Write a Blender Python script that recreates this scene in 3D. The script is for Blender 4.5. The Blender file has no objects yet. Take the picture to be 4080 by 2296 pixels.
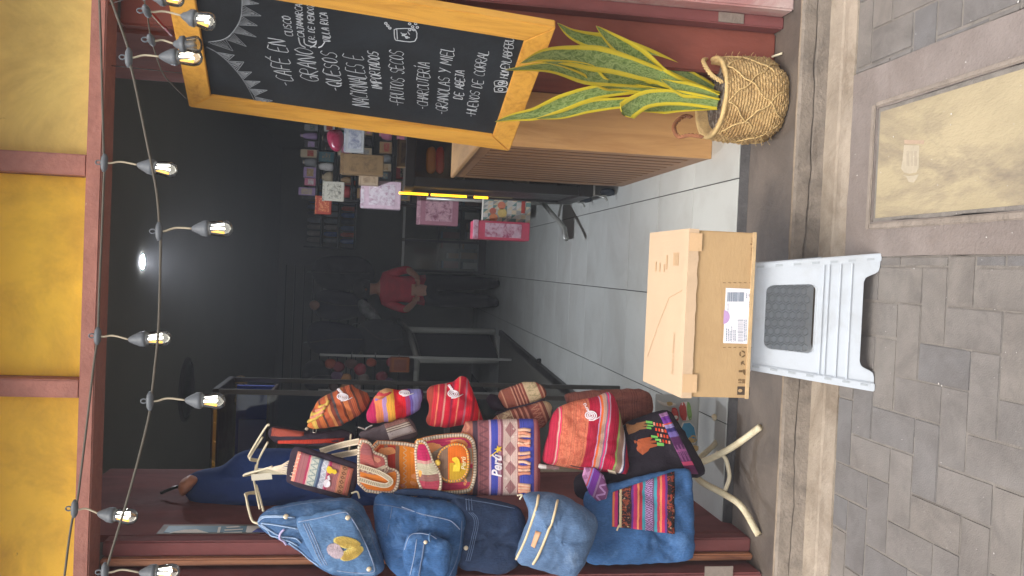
import bpy, bmesh, math, random
import numpy as np
from math import sin, cos, pi, radians, sqrt
from mathutils import Vector, Matrix, noise
from mathutils.bvhtree import BVHTree
from mathutils.geometry import tessellate_polygon

random.seed(7)
scene = bpy.context.scene
COL = scene.collection
T0 = {}

# ---------------------------------------------------------------- camera
# The photograph is an upright shot stored on its side: the picture's left is up.
IW, IH, FPX = 4080.0, 2296.0, 3400.0
CAM = Vector((0.0, 0.0, 1.42))
YAW, PITCH, ROLL = radians(1.298), radians(8.821), radians(2.291)
FWD = Vector((-sin(YAW) * cos(PITCH), cos(YAW) * cos(PITCH), -sin(PITCH)))
_right = Vector((cos(YAW), sin(YAW), 0))
_up = _right.cross(FWD)
RGT = _right * cos(ROLL) + _up * sin(ROLL)
UPV = _up * cos(ROLL) - _right * sin(ROLL)
cam_data = bpy.data.cameras.new('camera')
cam_data.sensor_fit = 'HORIZONTAL'
cam_data.sensor_width = 36.0
cam_data.lens = FPX / IW * 36.0
cam_data.clip_start = 0.05
cam_data.clip_end = 500
cam = bpy.data.objects.new('camera', cam_data)
COL.objects.link(cam)
_m = Matrix((-UPV, RGT, -FWD)).transposed().to_4x4()
_m.translation = CAM
cam.matrix_world = _m
scene.camera = cam

# ---------------------------------------------------------------- sky, sun, exposure (a bright overcast day)
SUN_EL, SUN_AZ = radians(58), radians(200)      # azimuth measured from +Y, clockwise: behind the camera
world = bpy.data.worlds.new('World')
scene.world = world
world.use_nodes = True
wn = world.node_tree
wn.nodes.clear()
w_out = wn.nodes.new('ShaderNodeOutputWorld')
w_bg = wn.nodes.new('ShaderNodeBackground')
w_sky = wn.nodes.new('ShaderNodeTexSky')
w_sky.sky_type = 'NISHITA'
w_sky.sun_disc = False
w_sky.sun_elevation = SUN_EL
w_sky.sun_rotation = SUN_AZ
w_sky.air_density = 1.0
w_sky.dust_density = 4.0
w_sky.ozone_density = 1.0
w_hsv = wn.nodes.new('ShaderNodeHueSaturation')
w_hsv.inputs['Saturation'].default_value = 0.38      # cloud cover greys the blue
wn.links.new(w_sky.outputs[0], w_hsv.inputs['Color'])
wn.links.new(w_hsv.outputs[0], w_bg.inputs['Color'])
w_bg.inputs['Strength'].default_value = 0.15
wn.links.new(w_bg.outputs[0], w_out.inputs['Surface'])

sun_data = bpy.data.lights.new('sun', 'SUN')
sun_data.energy = 1.1
sun_data.angle = radians(25)
sun_data.color = (1.0, 0.95, 0.88)
sun = bpy.data.objects.new('sun', sun_data)
COL.objects.link(sun)
_sd = Vector((sin(SUN_AZ) * cos(SUN_EL), cos(SUN_AZ) * cos(SUN_EL), sin(SUN_EL)))
sun.rotation_euler = (-_sd).to_track_quat('-Z', 'Y').to_euler()
sun.location = (0, -3, 6)

vs = scene.view_settings
vs.view_transform = 'Standard'
vs.look = 'None'
vs.gamma = 1.0
vs.use_curve_mapping = False
vs.exposure = 0.72
scene.cycles.max_bounces = 8
scene.cycles.diffuse_bounces = 5
scene.cycles.sample_clamp_indirect = 4.0
scene.cycles.caustics_reflective = False
scene.cycles.caustics_refractive = False


# ---------------------------------------------------------------- measuring: a ray through a photograph point to a plane of the place
def ray(x, y):
    return FWD + RGT * ((IH / 2 - y) / FPX) + UPV * ((IW / 2 - x) / FPX)


def onax(x, y, axis, val):
    d = ray(x, y)
    return CAM + d * ((val - CAM[axis]) / d[axis])


def at(x, y, Y):
    return onax(x, y, 1, Y)


def gz(x, y, z):
    return onax(x, y, 2, z)


def gx(x, y, X):
    return onax(x, y, 0, X)


def onplane(x, y, p, n):
    d = ray(x, y)
    return CAM + d * ((p - CAM).dot(n) / d.dot(n))


# ---------------------------------------------------------------- materials
def lin(c):
    r = []
    for v in c[:3]:
        v = v / 255.0
        r.append(v / 12.92 if v <= 0.04045 else ((v + 0.055) / 1.055) ** 2.4)
    return (r[0], r[1], r[2], 1.0)


def new_mat(name):
    m = bpy.data.materials.new(name)
    m.use_nodes = True
    nt = m.node_tree
    bsdf = nt.nodes.get('Principled BSDF')
    return m, nt, bsdf


def nd(nt, typ, **kw):
    n = nt.nodes.new(typ)
    for k, v in kw.items():
        if k.startswith('i_'):
            key = k[2:].replace('_', ' ')
            n.inputs[key].default_value = v
        else:
            setattr(n, k, v)
    return n


def lk(nt, a, b):
    nt.links.new(a, b)


def math_n(nt, op, a, b=None, c=None):
    n = nt.nodes.new('ShaderNodeMath')
    n.operation = op
    for i, v in enumerate((a, b, c)):
        if v is None:
            continue
        if isinstance(v, (int, float)):
            n.inputs[i].default_value = v
        else:
            nt.links.new(v, n.inputs[i])
    return n.outputs[0]


def mixc(nt, fac, a, b, blend='MIX'):
    n = nt.nodes.new('ShaderNodeMix')
    n.data_type = 'RGBA'
    n.blend_type = blend
    for sock, v in ((n.inputs['Factor'], fac), (n.inputs[6], a), (n.inputs[7], b)):
        if isinstance(v, (int, float)):
            sock.default_value = v
        elif isinstance(v, tuple):
            sock.default_value = v
        else:
            nt.links.new(v, sock)
    return n.outputs[2]


def ramp(nt, fac, stops, interp='LINEAR'):
    n = nt.nodes.new('ShaderNodeValToRGB')
    cr = n.color_ramp
    cr.interpolation = interp
    while len(cr.elements) > 1:
        cr.elements.remove(cr.elements[-1])
    for i, (p, c) in enumerate(stops):
        e = cr.elements[0] if i == 0 else cr.elements.new(p)
        e.position = p
        e.color = c if len(c) == 4 else (c[0], c[1], c[2], 1)
    nt.links.new(fac, n.inputs[0])
    return n.outputs[0]


def noise_n(nt, vec, scale, detail=4.0, rough=0.6, dist=0.0):
    n = nt.nodes.new('ShaderNodeTexNoise')
    n.inputs['Scale'].default_value = scale
    n.inputs['Detail'].default_value = detail
    n.inputs['Roughness'].default_value = rough
    n.inputs['Distortion'].default_value = dist
    if vec is not None:
        nt.links.new(vec, n.inputs['Vector'])
    return n.outputs[0]


def mapping(nt, vec, scale=(1, 1, 1), rot=(0, 0, 0), loc=(0, 0, 0)):
    n = nt.nodes.new('ShaderNodeMapping')
    n.inputs['Scale'].default_value = scale
    n.inputs['Rotation'].default_value = rot
    n.inputs['Location'].default_value = loc
    nt.links.new(vec, n.inputs['Vector'])
    return n.outputs[0]


def bump(nt, bsdf, h, strength=0.3, dist=0.01):
    n = nt.nodes.new('ShaderNodeBump')
    n.inputs['Strength'].default_value = strength
    n.inputs['Distance'].default_value = dist
    nt.links.new(h, n.inputs['Height'])
    nt.links.new(n.outputs[0], bsdf.inputs['Normal'])


def scalec(c, f):
    return (min(1, c[0] * f), min(1, c[1] * f), min(1, c[2] * f), 1)


MATS = {}


def M(key, col, rough=0.6, var=0.25, scale=6.0, bmp=0.15, bscale=70.0, spec=0.4, metal=0.0, rnd=0.0, stretch=(1, 1, 1), stain=None, stain_amt=0.5, stain_scale=2.0, rnd_cols=None, wear=None, wear_at=0.66, wear_scale=14.0):
    """plain painted or raw surface with grain, blotches, wear and optional stains"""
    if key in MATS:
        return MATS[key]
    m, nt, b = new_mat(key)
    tc = nd(nt, 'ShaderNodeTexCoord')
    co = tc.outputs['Object']
    if rnd:
        oi = nd(nt, 'ShaderNodeObjectInfo')
        va = nd(nt, 'ShaderNodeVectorMath', operation='ADD')
        mu = nd(nt, 'ShaderNodeVectorMath', operation='SCALE')
        lk(nt, oi.outputs['Location'], mu.inputs[0])
        mu.inputs['Scale'].default_value = 7.3
        lk(nt, co, va.inputs[0])
        lk(nt, mu.outputs[0], va.inputs[1])
        co = va.outputs[0]
    co = mapping(nt, co, stretch)
    c = lin(col)
    n1 = noise_n(nt, co, scale, 5, 0.65)
    cc = ramp(nt, n1, [(0.3, scalec(c, 1 - var)), (0.7, scalec(c, 1 + var))])
    if rnd:
        rr = ramp(nt, oi.outputs['Random'], rnd_cols or [(0, (1 - rnd,) * 3), (1, (1 + rnd * 0.6,) * 3)])
        cc = mixc(nt, 1.0, cc, rr, 'MULTIPLY')
    if stain:
        n2 = noise_n(nt, co, stain_scale, 6, 0.7, 0.6)
        f = ramp(nt, n2, [(0.45, (0, 0, 0)), (0.65, (1, 1, 1))])
        f = math_n(nt, 'MULTIPLY', f, stain_amt)
        cc = mixc(nt, f, cc, lin(stain))
    if wear:      # chips and scuffs down to a paler coat
        n4 = noise_n(nt, co, wear_scale, 8, 0.75, 0.4)
        cc = mixc(nt, math_n(nt, 'MULTIPLY', ramp(nt, n4, [(wear_at, (0, 0, 0)), (wear_at + 0.02, (1, 1, 1))]), 0.8), cc, lin(wear))
    lk(nt, cc, b.inputs['Base Color'])
    n3 = noise_n(nt, co, bscale, 4, 0.6)
    if bmp:
        bump(nt, b, n3, bmp, 0.01)
    rn = ramp(nt, n1, [(0.2, (max(0.05, rough - 0.12),) * 3), (0.8, (min(1, rough + 0.12),) * 3)])
    lk(nt, rn, b.inputs['Roughness'])
    b.inputs['Specular IOR Level'].default_value = spec
    b.inputs['Metallic'].default_value = metal
    MATS[key] = m
    return m


def MW(key, c1, c2, axis='Z', scale=9.0, rough=0.5, rnd=0.0, ring=6.0):
    """wood: long grain along one axis"""
    if key in MATS:
        return MATS[key]
    m, nt, b = new_mat(key)
    tc = nd(nt, 'ShaderNodeTexCoord')
    st = {'X': (0.12, 1, 1), 'Y': (1, 0.12, 1), 'Z': (1, 1, 0.12)}[axis]
    co = mapping(nt, tc.outputs['Object'], st)
    n1 = noise_n(nt, co, scale * 3, 6, 0.6, 1.2)
    n2 = noise_n(nt, co, scale * 14, 3, 0.6, 0.2)
    f = math_n(nt, 'ADD', math_n(nt, 'MULTIPLY', n1, 0.75), math_n(nt, 'MULTIPLY', n2, 0.25))
    cc = ramp(nt, f, [(0.32, lin(c2)), (0.52, lin(c1)), (0.75, scalec(lin(c1), 1.15))])
    if rnd:
        oi = nd(nt, 'ShaderNodeObjectInfo')
        rr = ramp(nt, oi.outputs['Random'], [(0, (1 - rnd,) * 3), (1, (1 + rnd * 0.5,) * 3)])
        cc = mixc(nt, 1.0, cc, rr, 'MULTIPLY')
    lk(nt, cc, b.inputs['Base Color'])
    b.inputs['Roughness'].default_value = rough
    bump(nt, b, n2, 0.12, 0.004)
    MATS[key] = m
    return m


def emis(key, col, strength, base=None):
    if key in MATS:
        return MATS[key]
    m, nt, b = new_mat(key)
    tc = nd(nt, 'ShaderNodeTexCoord')
    n1 = noise_n(nt, tc.outputs['Object'], 30.0, 2)
    cc = ramp(nt, n1, [(0.3, scalec(lin(col), 0.9)), (0.7, lin(col))])
    lk(nt, cc, b.inputs['Base Color'])
    lk(nt, cc, b.inputs['Emission Color'])
    b.inputs['Emission Strength'].default_value = strength
    MATS[key] = m
    return m


def glassy(key, col=(235, 240, 240), rough=0.03, alpha=0.12, dirt=0.0):
    """thin clear glass or plastic: mostly see-through, with a gloss"""
    if key in MATS:
        return MATS[key]
    m, nt, b = new_mat(key)
    nt.nodes.remove(b)
    out = nt.nodes['Material Output']
    tr = nd(nt, 'ShaderNodeBsdfTransparent')
    gl = nd(nt, 'ShaderNodeBsdfGlossy')
    gl.inputs['Roughness'].default_value = rough
    tr.inputs['Color'].default_value = scalec(lin(col), 1.0)
    fr = nd(nt, 'ShaderNodeFresnel')
    fr.inputs['IOR'].default_value = 1.45
    f = math_n(nt, 'ADD', math_n(nt, 'MULTIPLY', fr.outputs[0], 0.9), alpha)
    tc = nd(nt, 'ShaderNodeTexCoord')
    n1 = noise_n(nt, tc.outputs['Object'], 20.0, 3)
    f = math_n(nt, 'ADD', f, math_n(nt, 'MULTIPLY', n1, dirt))
    mx = nd(nt, 'ShaderNodeMixShader')
    lk(nt, f, mx.inputs[0])
    lk(nt, tr.outputs[0], mx.inputs[1])
    lk(nt, gl.outputs[0], mx.inputs[2])
    lk(nt, mx.outputs[0], out.inputs['Surface'])
    MATS[key] = m
    return m


def textile(key, bands, motifs=(), axis='v', rough=0.85, weave=160.0, wob=0.012, sheen=0.2, grain=0.22, wscale=3.0):
    """woven cloth. bands: (width, colour) from the top (v) or the left (u); motifs: (from, to, kind, repeats, colour, amount)"""
    if key in MATS:
        return MATS[key]
    m, nt, b = new_mat(key)
    tc = nd(nt, 'ShaderNodeTexCoord')
    sep = nd(nt, 'ShaderNodeSeparateXYZ')
    lk(nt, tc.outputs['UV'], sep.inputs[0])
    U, V = sep.outputs[0], sep.outputs[1]
    A, B = (V, U) if axis == 'v' else (U, V)
    wv = noise_n(nt, tc.outputs['UV'], wscale, 2)
    A = math_n(nt, 'ADD', A, math_n(nt, 'MULTIPLY', math_n(nt, 'SUBTRACT', wv, 0.5), wob * 2))
    tot = float(sum(w for w, _ in bands))
    p, stops = 0.0, []
    for w, c in bands:
        stops.append((min(0.999, p / tot), lin(c)))
        p += w
    if len(stops) > 31:
        stops = stops[:31]
    cc = ramp(nt, A, stops, 'CONSTANT')
    for (t0, t1, kind, n, col, amt) in motifs:
        s = math_n(nt, 'DIVIDE', math_n(nt, 'SUBTRACT', A, t0), (t1 - t0))
        inb = math_n(nt, 'MULTIPLY', math_n(nt, 'GREATER_THAN', s, 0.04), math_n(nt, 'LESS_THAN', s, 0.96))
        fr = math_n(nt, 'FRACT', math_n(nt, 'MULTIPLY', B, float(n)))
        tri = math_n(nt, 'ABSOLUTE', math_n(nt, 'SUBTRACT', math_n(nt, 'MULTIPLY', fr, 2.0), 1.0))
        sv = math_n(nt, 'ABSOLUTE', math_n(nt, 'SUBTRACT', math_n(nt, 'MULTIPLY', s, 2.0), 1.0))
        if kind == 'diamond':
            d = math_n(nt, 'ADD', tri, sv)
            k = math_n(nt, 'LESS_THAN', d, 0.85)
            k2 = math_n(nt, 'LESS_THAN', d, 0.4)
            k = math_n(nt, 'SUBTRACT', k, k2)
        elif kind == 'solid_diamond':
            d = math_n(nt, 'ADD', tri, sv)
            k = math_n(nt, 'LESS_THAN', d, 0.8)
        elif kind == 'zigzag':
            k = math_n(nt, 'LESS_THAN', math_n(nt, 'ABSOLUTE', math_n(nt, 'SUBTRACT', s, tri)), 0.2)
        elif kind == 'vee':
            ff = math_n(nt, 'FRACT', math_n(nt, 'MULTIPLY', math_n(nt, 'SUBTRACT', s, tri), 2.0))
            k = math_n(nt, 'LESS_THAN', ff, 0.45)
        elif kind == 'check':
            f2 = math_n(nt, 'FRACT', math_n(nt, 'MULTIPLY', s, 2.0))
            k = math_n(nt, 'ABSOLUTE', math_n(nt, 'SUBTRACT', math_n(nt, 'GREATER_THAN', fr, 0.5), math_n(nt, 'GREATER_THAN', f2, 0.5)))
        elif kind == 'ticks':
            k = math_n(nt, 'LESS_THAN', fr, 0.5)
        elif kind == 'figure':     # blocky little woven animals and flowers
            vr = nd(nt, 'ShaderNodeTexVoronoi', distance='MANHATTAN')
            vr.inputs['Scale'].default_value = float(n)
            lk(nt, tc.outputs['UV'], vr.inputs['Vector'])
            k = math_n(nt, 'LESS_THAN', vr.outputs['Distance'], 0.32)
            n9 = noise_n(nt, tc.outputs['UV'], n * 4.0, 1)
            k = math_n(nt, 'MULTIPLY', k, math_n(nt, 'GREATER_THAN', n9, 0.42))
        else:                      # 'blob' : loose floral damask
            n9 = noise_n(nt, tc.outputs['UV'], float(n), 3, 0.6, 1.5)
            k = math_n(nt, 'GREATER_THAN', n9, 0.53)
        k = math_n(nt, 'MULTIPLY', math_n(nt, 'MULTIPLY', k, inb), amt)
        cc = mixc(nt, k, cc, lin(col))
    cx = nd(nt, 'ShaderNodeCombineXYZ')      # thin thread-to-thread stripes
    lk(nt, A, cx.inputs[0])
    fs = noise_n(nt, cx.outputs[0], 75.0, 1, 0.5)
    cc = mixc(nt, 1.0, cc, ramp(nt, fs, [(0.35, (0.72,) * 3), (0.5, (1.0,) * 3), (0.68, (1.18,) * 3)]), 'MULTIPLY')
    gr = noise_n(nt, tc.outputs['UV'], 90.0, 3, 0.7)
    g2 = ramp(nt, gr, [(0.3, (1 - grain,) * 3), (0.7, (1 + grain * 0.5,) * 3)])
    cc = mixc(nt, 1.0, cc, g2, 'MULTIPLY')
    lk(nt, cc, b.inputs['Base Color'])
    b.inputs['Roughness'].default_value = rough
    b.inputs['Specular IOR Level'].default_value = 0.2
    w1 = nd(nt, 'ShaderNodeTexWave', wave_type='BANDS', bands_direction='X' if axis == 'v' else 'Y')
    w1.inputs['Scale'].default_value = weave / 6.28
    w1.inputs['Distortion'].default_value = 1.0
    lk(nt, tc.outputs['UV'], w1.inputs['Vector'])
    h = math_n(nt, 'ADD', math_n(nt, 'MULTIPLY', w1.outputs['Fac'], 0.5), gr)
    bump(nt, b, h, 0.35, 0.003)
    MATS[key] = m
    return m


def denim(key, col, fade=(150, 175, 205), amt=0.5):
    if key in MATS:
        return MATS[key]
    m, nt, b = new_mat(key)
    tc = nd(nt, 'ShaderNodeTexCoord')
    co = tc.outputs['Object']
    n1 = noise_n(nt, co, 7.0, 5, 0.6)
    n2 = noise_n(nt, mapping(nt, co, (1, 1, 0.25)), 260.0, 3, 0.7)
    c = lin(col)
    cc = ramp(nt, n1, [(0.32, scalec(c, 0.78)), (0.6, c), (0.85, scalec(c, 1.12))])
    f = ramp(nt, noise_n(nt, co, 11.0, 4, 0.7, 0.8), [(0.52, (0, 0, 0)), (0.78, (1, 1, 1))])
    cc = mixc(nt, math_n(nt, 'MULTIPLY', f, amt), cc, lin(fade))
    g = ramp(nt, n2, [(0.35, (0.82,) * 3), (0.65, (1.12,) * 3)])
    cc = mixc(nt, 1.0, cc, g, 'MULTIPLY')
    lk(nt, cc, b.inputs['Base Color'])
    b.inputs['Roughness'].default_value = 0.9
    b.inputs['Specular IOR Level'].default_value = 0.15
    wr = noise_n(nt, co, 22.0, 3, 0.55, 0.5)
    bump(nt, b, math_n(nt, 'ADD', math_n(nt, 'MULTIPLY', wr, 3.0), n2), 0.35, 0.006)
    MATS[key] = m
    return m


# ---------------------------------------------------------------- objects
def tag(o, label=None, cat=None, group=None, kind=None):
    if label:
        o['label'] = label
    if cat:
        o['category'] = cat
    if group:
        o['group'] = group
    if kind:
        o['kind'] = kind
    return o


def thing(name, loc, label, cat, group=None):
    o = bpy.data.objects.new(name, None)
    o.empty_display_size = 0.05
    COL.objects.link(o)
    o.location = loc
    return tag(o, label, cat, group)


def mesh_obj(name, verts, faces, mat, parent=None, smooth=False, uvs=None):
    me = bpy.data.meshes.new(name)
    me.from_pydata([tuple(v) for v in verts], [], faces)
    if uvs is not None:
        ul = me.uv_layers.new(name='UVMap')
        for lp in me.loops:
            ul.data[lp.index].uv = uvs[lp.vertex_index]
    if smooth:
        for p in me.polygons:
            p.use_smooth = True
    me.update()
    if mat is not None:
        for mm in (mat if isinstance(mat, (list, tuple)) else [mat]):
            me.materials.append(mm)
    o = bpy.data.objects.new(name, me)
    COL.objects.link(o)
    adopt_world(o, parent)
    return o


def adopt_world(o, parent):
    """parent while the mesh keeps its world coordinates"""
    if parent is None:
        return
    o.parent = parent
    tot = Vector((0, 0, 0))
    p = parent
    while p is not None:
        if p.parent is None:
            tot += Vector(p.location)
        p = p.parent
    if parent.parent is None:
        o.matrix_parent_inverse = Matrix.Translation(-tot)
    # a sub-part's parent is itself already in world coordinates, so no correction is needed


def bm_obj(name, bm, mat, parent=None, smooth=False, loc=None):
    me = bpy.data.meshes.new(name)
    bm.normal_update()
    bm.to_mesh(me)
    bm.free()
    if smooth:
        for p in me.polygons:
            p.use_smooth = True
    for mm in (mat if isinstance(mat, (list, tuple)) else [mat]):
        me.materials.append(mm)
    o = bpy.data.objects.new(name, me)
    COL.objects.link(o)
    if loc is not None:
        o.location = loc
    adopt_world(o, parent)
    return o


def bm_box(bm, O, ex, ey, ez):
    """box from corner O along three edge vectors"""
    O, ex, ey, ez = Vector(O), Vector(ex), Vector(ey), Vector(ez)
    vs_ = [bm.verts.new(O + ex * i + ey * j + ez * k) for k in (0, 1) for j in (0, 1) for i in (0, 1)]
    for f in ((0, 2, 3, 1), (4, 5, 7, 6), (0, 1, 5, 4), (2, 6, 7, 3), (0, 4, 6, 2), (1, 3, 7, 5)):
        bm.faces.new([vs_[i] for i in f])
    return vs_


def bev(bm, w, seg=2):
    if w > 0:
        bmesh.ops.bevel(bm, geom=list(bm.edges), offset=w, segments=seg, affect='EDGES', clamp_overlap=True)


def box(name, lo, hi, mat, parent=None, bw=0.003, seg=2):
    bm = bmesh.new()
    lo, hi = Vector(lo), Vector(hi)
    d = hi - lo
    bm_box(bm, lo, (d.x, 0, 0), (0, d.y, 0), (0, 0, d.z))
    bmesh.ops.recalc_face_normals(bm, faces=bm.faces)
    bev(bm, bw, seg)
    return bm_obj(name, bm, mat, parent)


def obox(name, O, ex, ey, ez, mat, parent=None, bw=0.002, seg=2):
    bm = bmesh.new()
    bm_box(bm, O, ex, ey, ez)
    bmesh.ops.recalc_face_normals(bm, faces=bm.faces)
    bev(bm, bw, seg)
    return bm_obj(name, bm, mat, parent)


def bar(name, a, b, w, d, mat, parent=None, ref=Vector((0, 1, 0)), bw=0.001):
    """a straight bar of w x d section from a to b"""
    a, b = Vector(a), Vector(b)
    t = b - a
    s = t.cross(ref)
    if s.length < 1e-6:
        s = t.cross(Vector((1, 0, 0)))
    s.normalize()
    n = s.cross(t).normalized()
    return obox(name, a - s * w / 2 - n * d / 2, t, s * w, n * d, mat, parent, bw)


def tube_geo(pts, r, n=8, closed=False, flat=1.0, cap=True):
    pts = [Vector(p) for p in pts]
    N = len(pts)
    rs = r if isinstance(r, (list, tuple)) else [r] * N
    verts, faces = [], []
    prev = None
    for i, p in enumerate(pts):
        if closed:
            t = pts[(i + 1) % N] - pts[i - 1]
        else:
            t = pts[min(i + 1, N - 1)] - pts[max(i - 1, 0)]
        if t.length < 1e-9:
            t = Vector((0, 0, 1))
        t.normalize()
        if prev is None:
            ref = Vector((0, 1, 0)) if abs(t.y) < 0.9 else Vector((1, 0, 0))
            nn = (ref - t * ref.dot(t)).normalized()
        else:
            nn = prev - t * prev.dot(t)
            if nn.length < 1e-6:
                nn = t.orthogonal()
            nn.normalize()
        prev = nn
        bb = t.cross(nn)
        for k in range(n):
            a = 2 * pi * k / n
            verts.append(p + nn * (cos(a) * rs[i] * flat) + bb * (sin(a) * rs[i]))
    M_ = N if closed else N - 1
    for i in range(M_):
        for k in range(n):
            a, b2 = i * n + k, i * n + (k + 1) % n
            c, d = ((i + 1) % N) * n + (k + 1) % n, ((i + 1) % N) * n + k
            faces.append((a, b2, c, d))
    if cap and not closed:
        faces.append(tuple(range(n - 1, -1, -1)))
        faces.append(tuple((N - 1) * n + k for k in range(n)))
    return verts, faces


def merge_geo(gs):
    V, F = [], []
    for v, f in gs:
        o = len(V)
        V += list(v)
        F += [tuple(i + o for i in ff) for ff in f]
    return V, F


def tube(name, pts, r, mat, parent=None, n=8, closed=False, flat=1.0):
    v, f = tube_geo(pts, r, n, closed, flat)
    return mesh_obj(name, v, f, mat, parent, smooth=True)


def smooth_line(pts, sub=6, closed=False):
    """Catmull-Rom through the points"""
    P = [Vector(p) for p in pts]
    N = len(P)
    out = []
    rng = N if closed else N - 1
    for i in range(rng):
        p0 = P[(i - 1) % N] if closed or i > 0 else P[0] * 2 - P[1]
        p1, p2 = P[i], P[(i + 1) % N]
        p3 = P[(i + 2) % N] if closed or i + 2 < N else P[-1] * 2 - P[-2]
        for k in range(sub):
            t = k / sub
            out.append(0.5 * ((2 * p1) + (p2 - p0) * t + (2 * p0 - 5 * p1 + 4 * p2 - p3) * t * t + (3 * p1 - p0 - 3 * p2 + p3) * t ** 3))
    if not closed:
        out.append(P[-1])
    return out


def lathe(name, prof, center, mat, parent=None, n=32, axis=None, cap=True, mod=None):
    """prof: (radius, height) pairs; axis defaults to +Z"""
    az = Vector(axis).normalized() if axis else Vector((0, 0, 1))
    ax = az.orthogonal().normalized()
    ay = az.cross(ax)
    C = Vector(center)
    V, F = [], []
    for i, (r, h) in enumerate(prof):
        for k in range(n):
            a = 2 * pi * k / n
            rr = r if mod is None else mod(r, h, a, i)
            V.append(C + az * h + (ax * cos(a) + ay * sin(a)) * rr)
    for i in range(len(prof) - 1):
        for k in range(n):
            F.append((i * n + k, i * n + (k + 1) % n, (i + 1) * n + (k + 1) % n, (i + 1) * n + k))
    if cap:
        F.append(tuple(range(n - 1, -1, -1)))
        F.append(tuple((len(prof) - 1) * n + k for k in range(n)))
    return mesh_obj(name, V, F, mat, parent, smooth=True)


def chaikin(pts, it=2):
    P = [tuple(p) for p in pts]
    for _ in range(it):
        Q = []
        for i in range(len(P)):
            a, b = P[i], P[(i + 1) % len(P)]
            Q.append(tuple(a[k] * 0.75 + b[k] * 0.25 for k in range(len(a))))
            Q.append(tuple(a[k] * 0.25 + b[k] * 0.75 for k in range(len(a))))
        P = Q
    return P


def centroid(P):
    A = cx = cy = 0
    for i in range(len(P)):
        x0, y0 = P[i]
        x1, y1 = P[(i + 1) % len(P)]
        w = x0 * y1 - x1 * y0
        A += w
        cx += (x0 + x1) * w
        cy += (y0 + y1) * w
    return (cx / (3 * A), cy / (3 * A))


RINGS = (1.0, 0.99, 0.965, 0.92, 0.86, 0.79, 0.71, 0.62, 0.53, 0.44, 0.35, 0.26, 0.17, 0.08)


def resample(P, n):
    L = [0.0]
    for i in range(len(P)):
        a, b = P[i], P[(i + 1) % len(P)]
        L.append(L[-1] + math.hypot(b[0] - a[0], b[1] - a[1]))
    out, j = [], 0
    for k in range(n):
        d = L[-1] * k / n
        while L[j + 1] < d:
            j += 1
        t = (d - L[j]) / max(1e-9, L[j + 1] - L[j])
        a, b = P[j], P[(j + 1) % len(P)]
        out.append((a[0] + (b[0] - a[0]) * t, a[1] + (b[1] - a[1]) * t))
    return out


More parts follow.
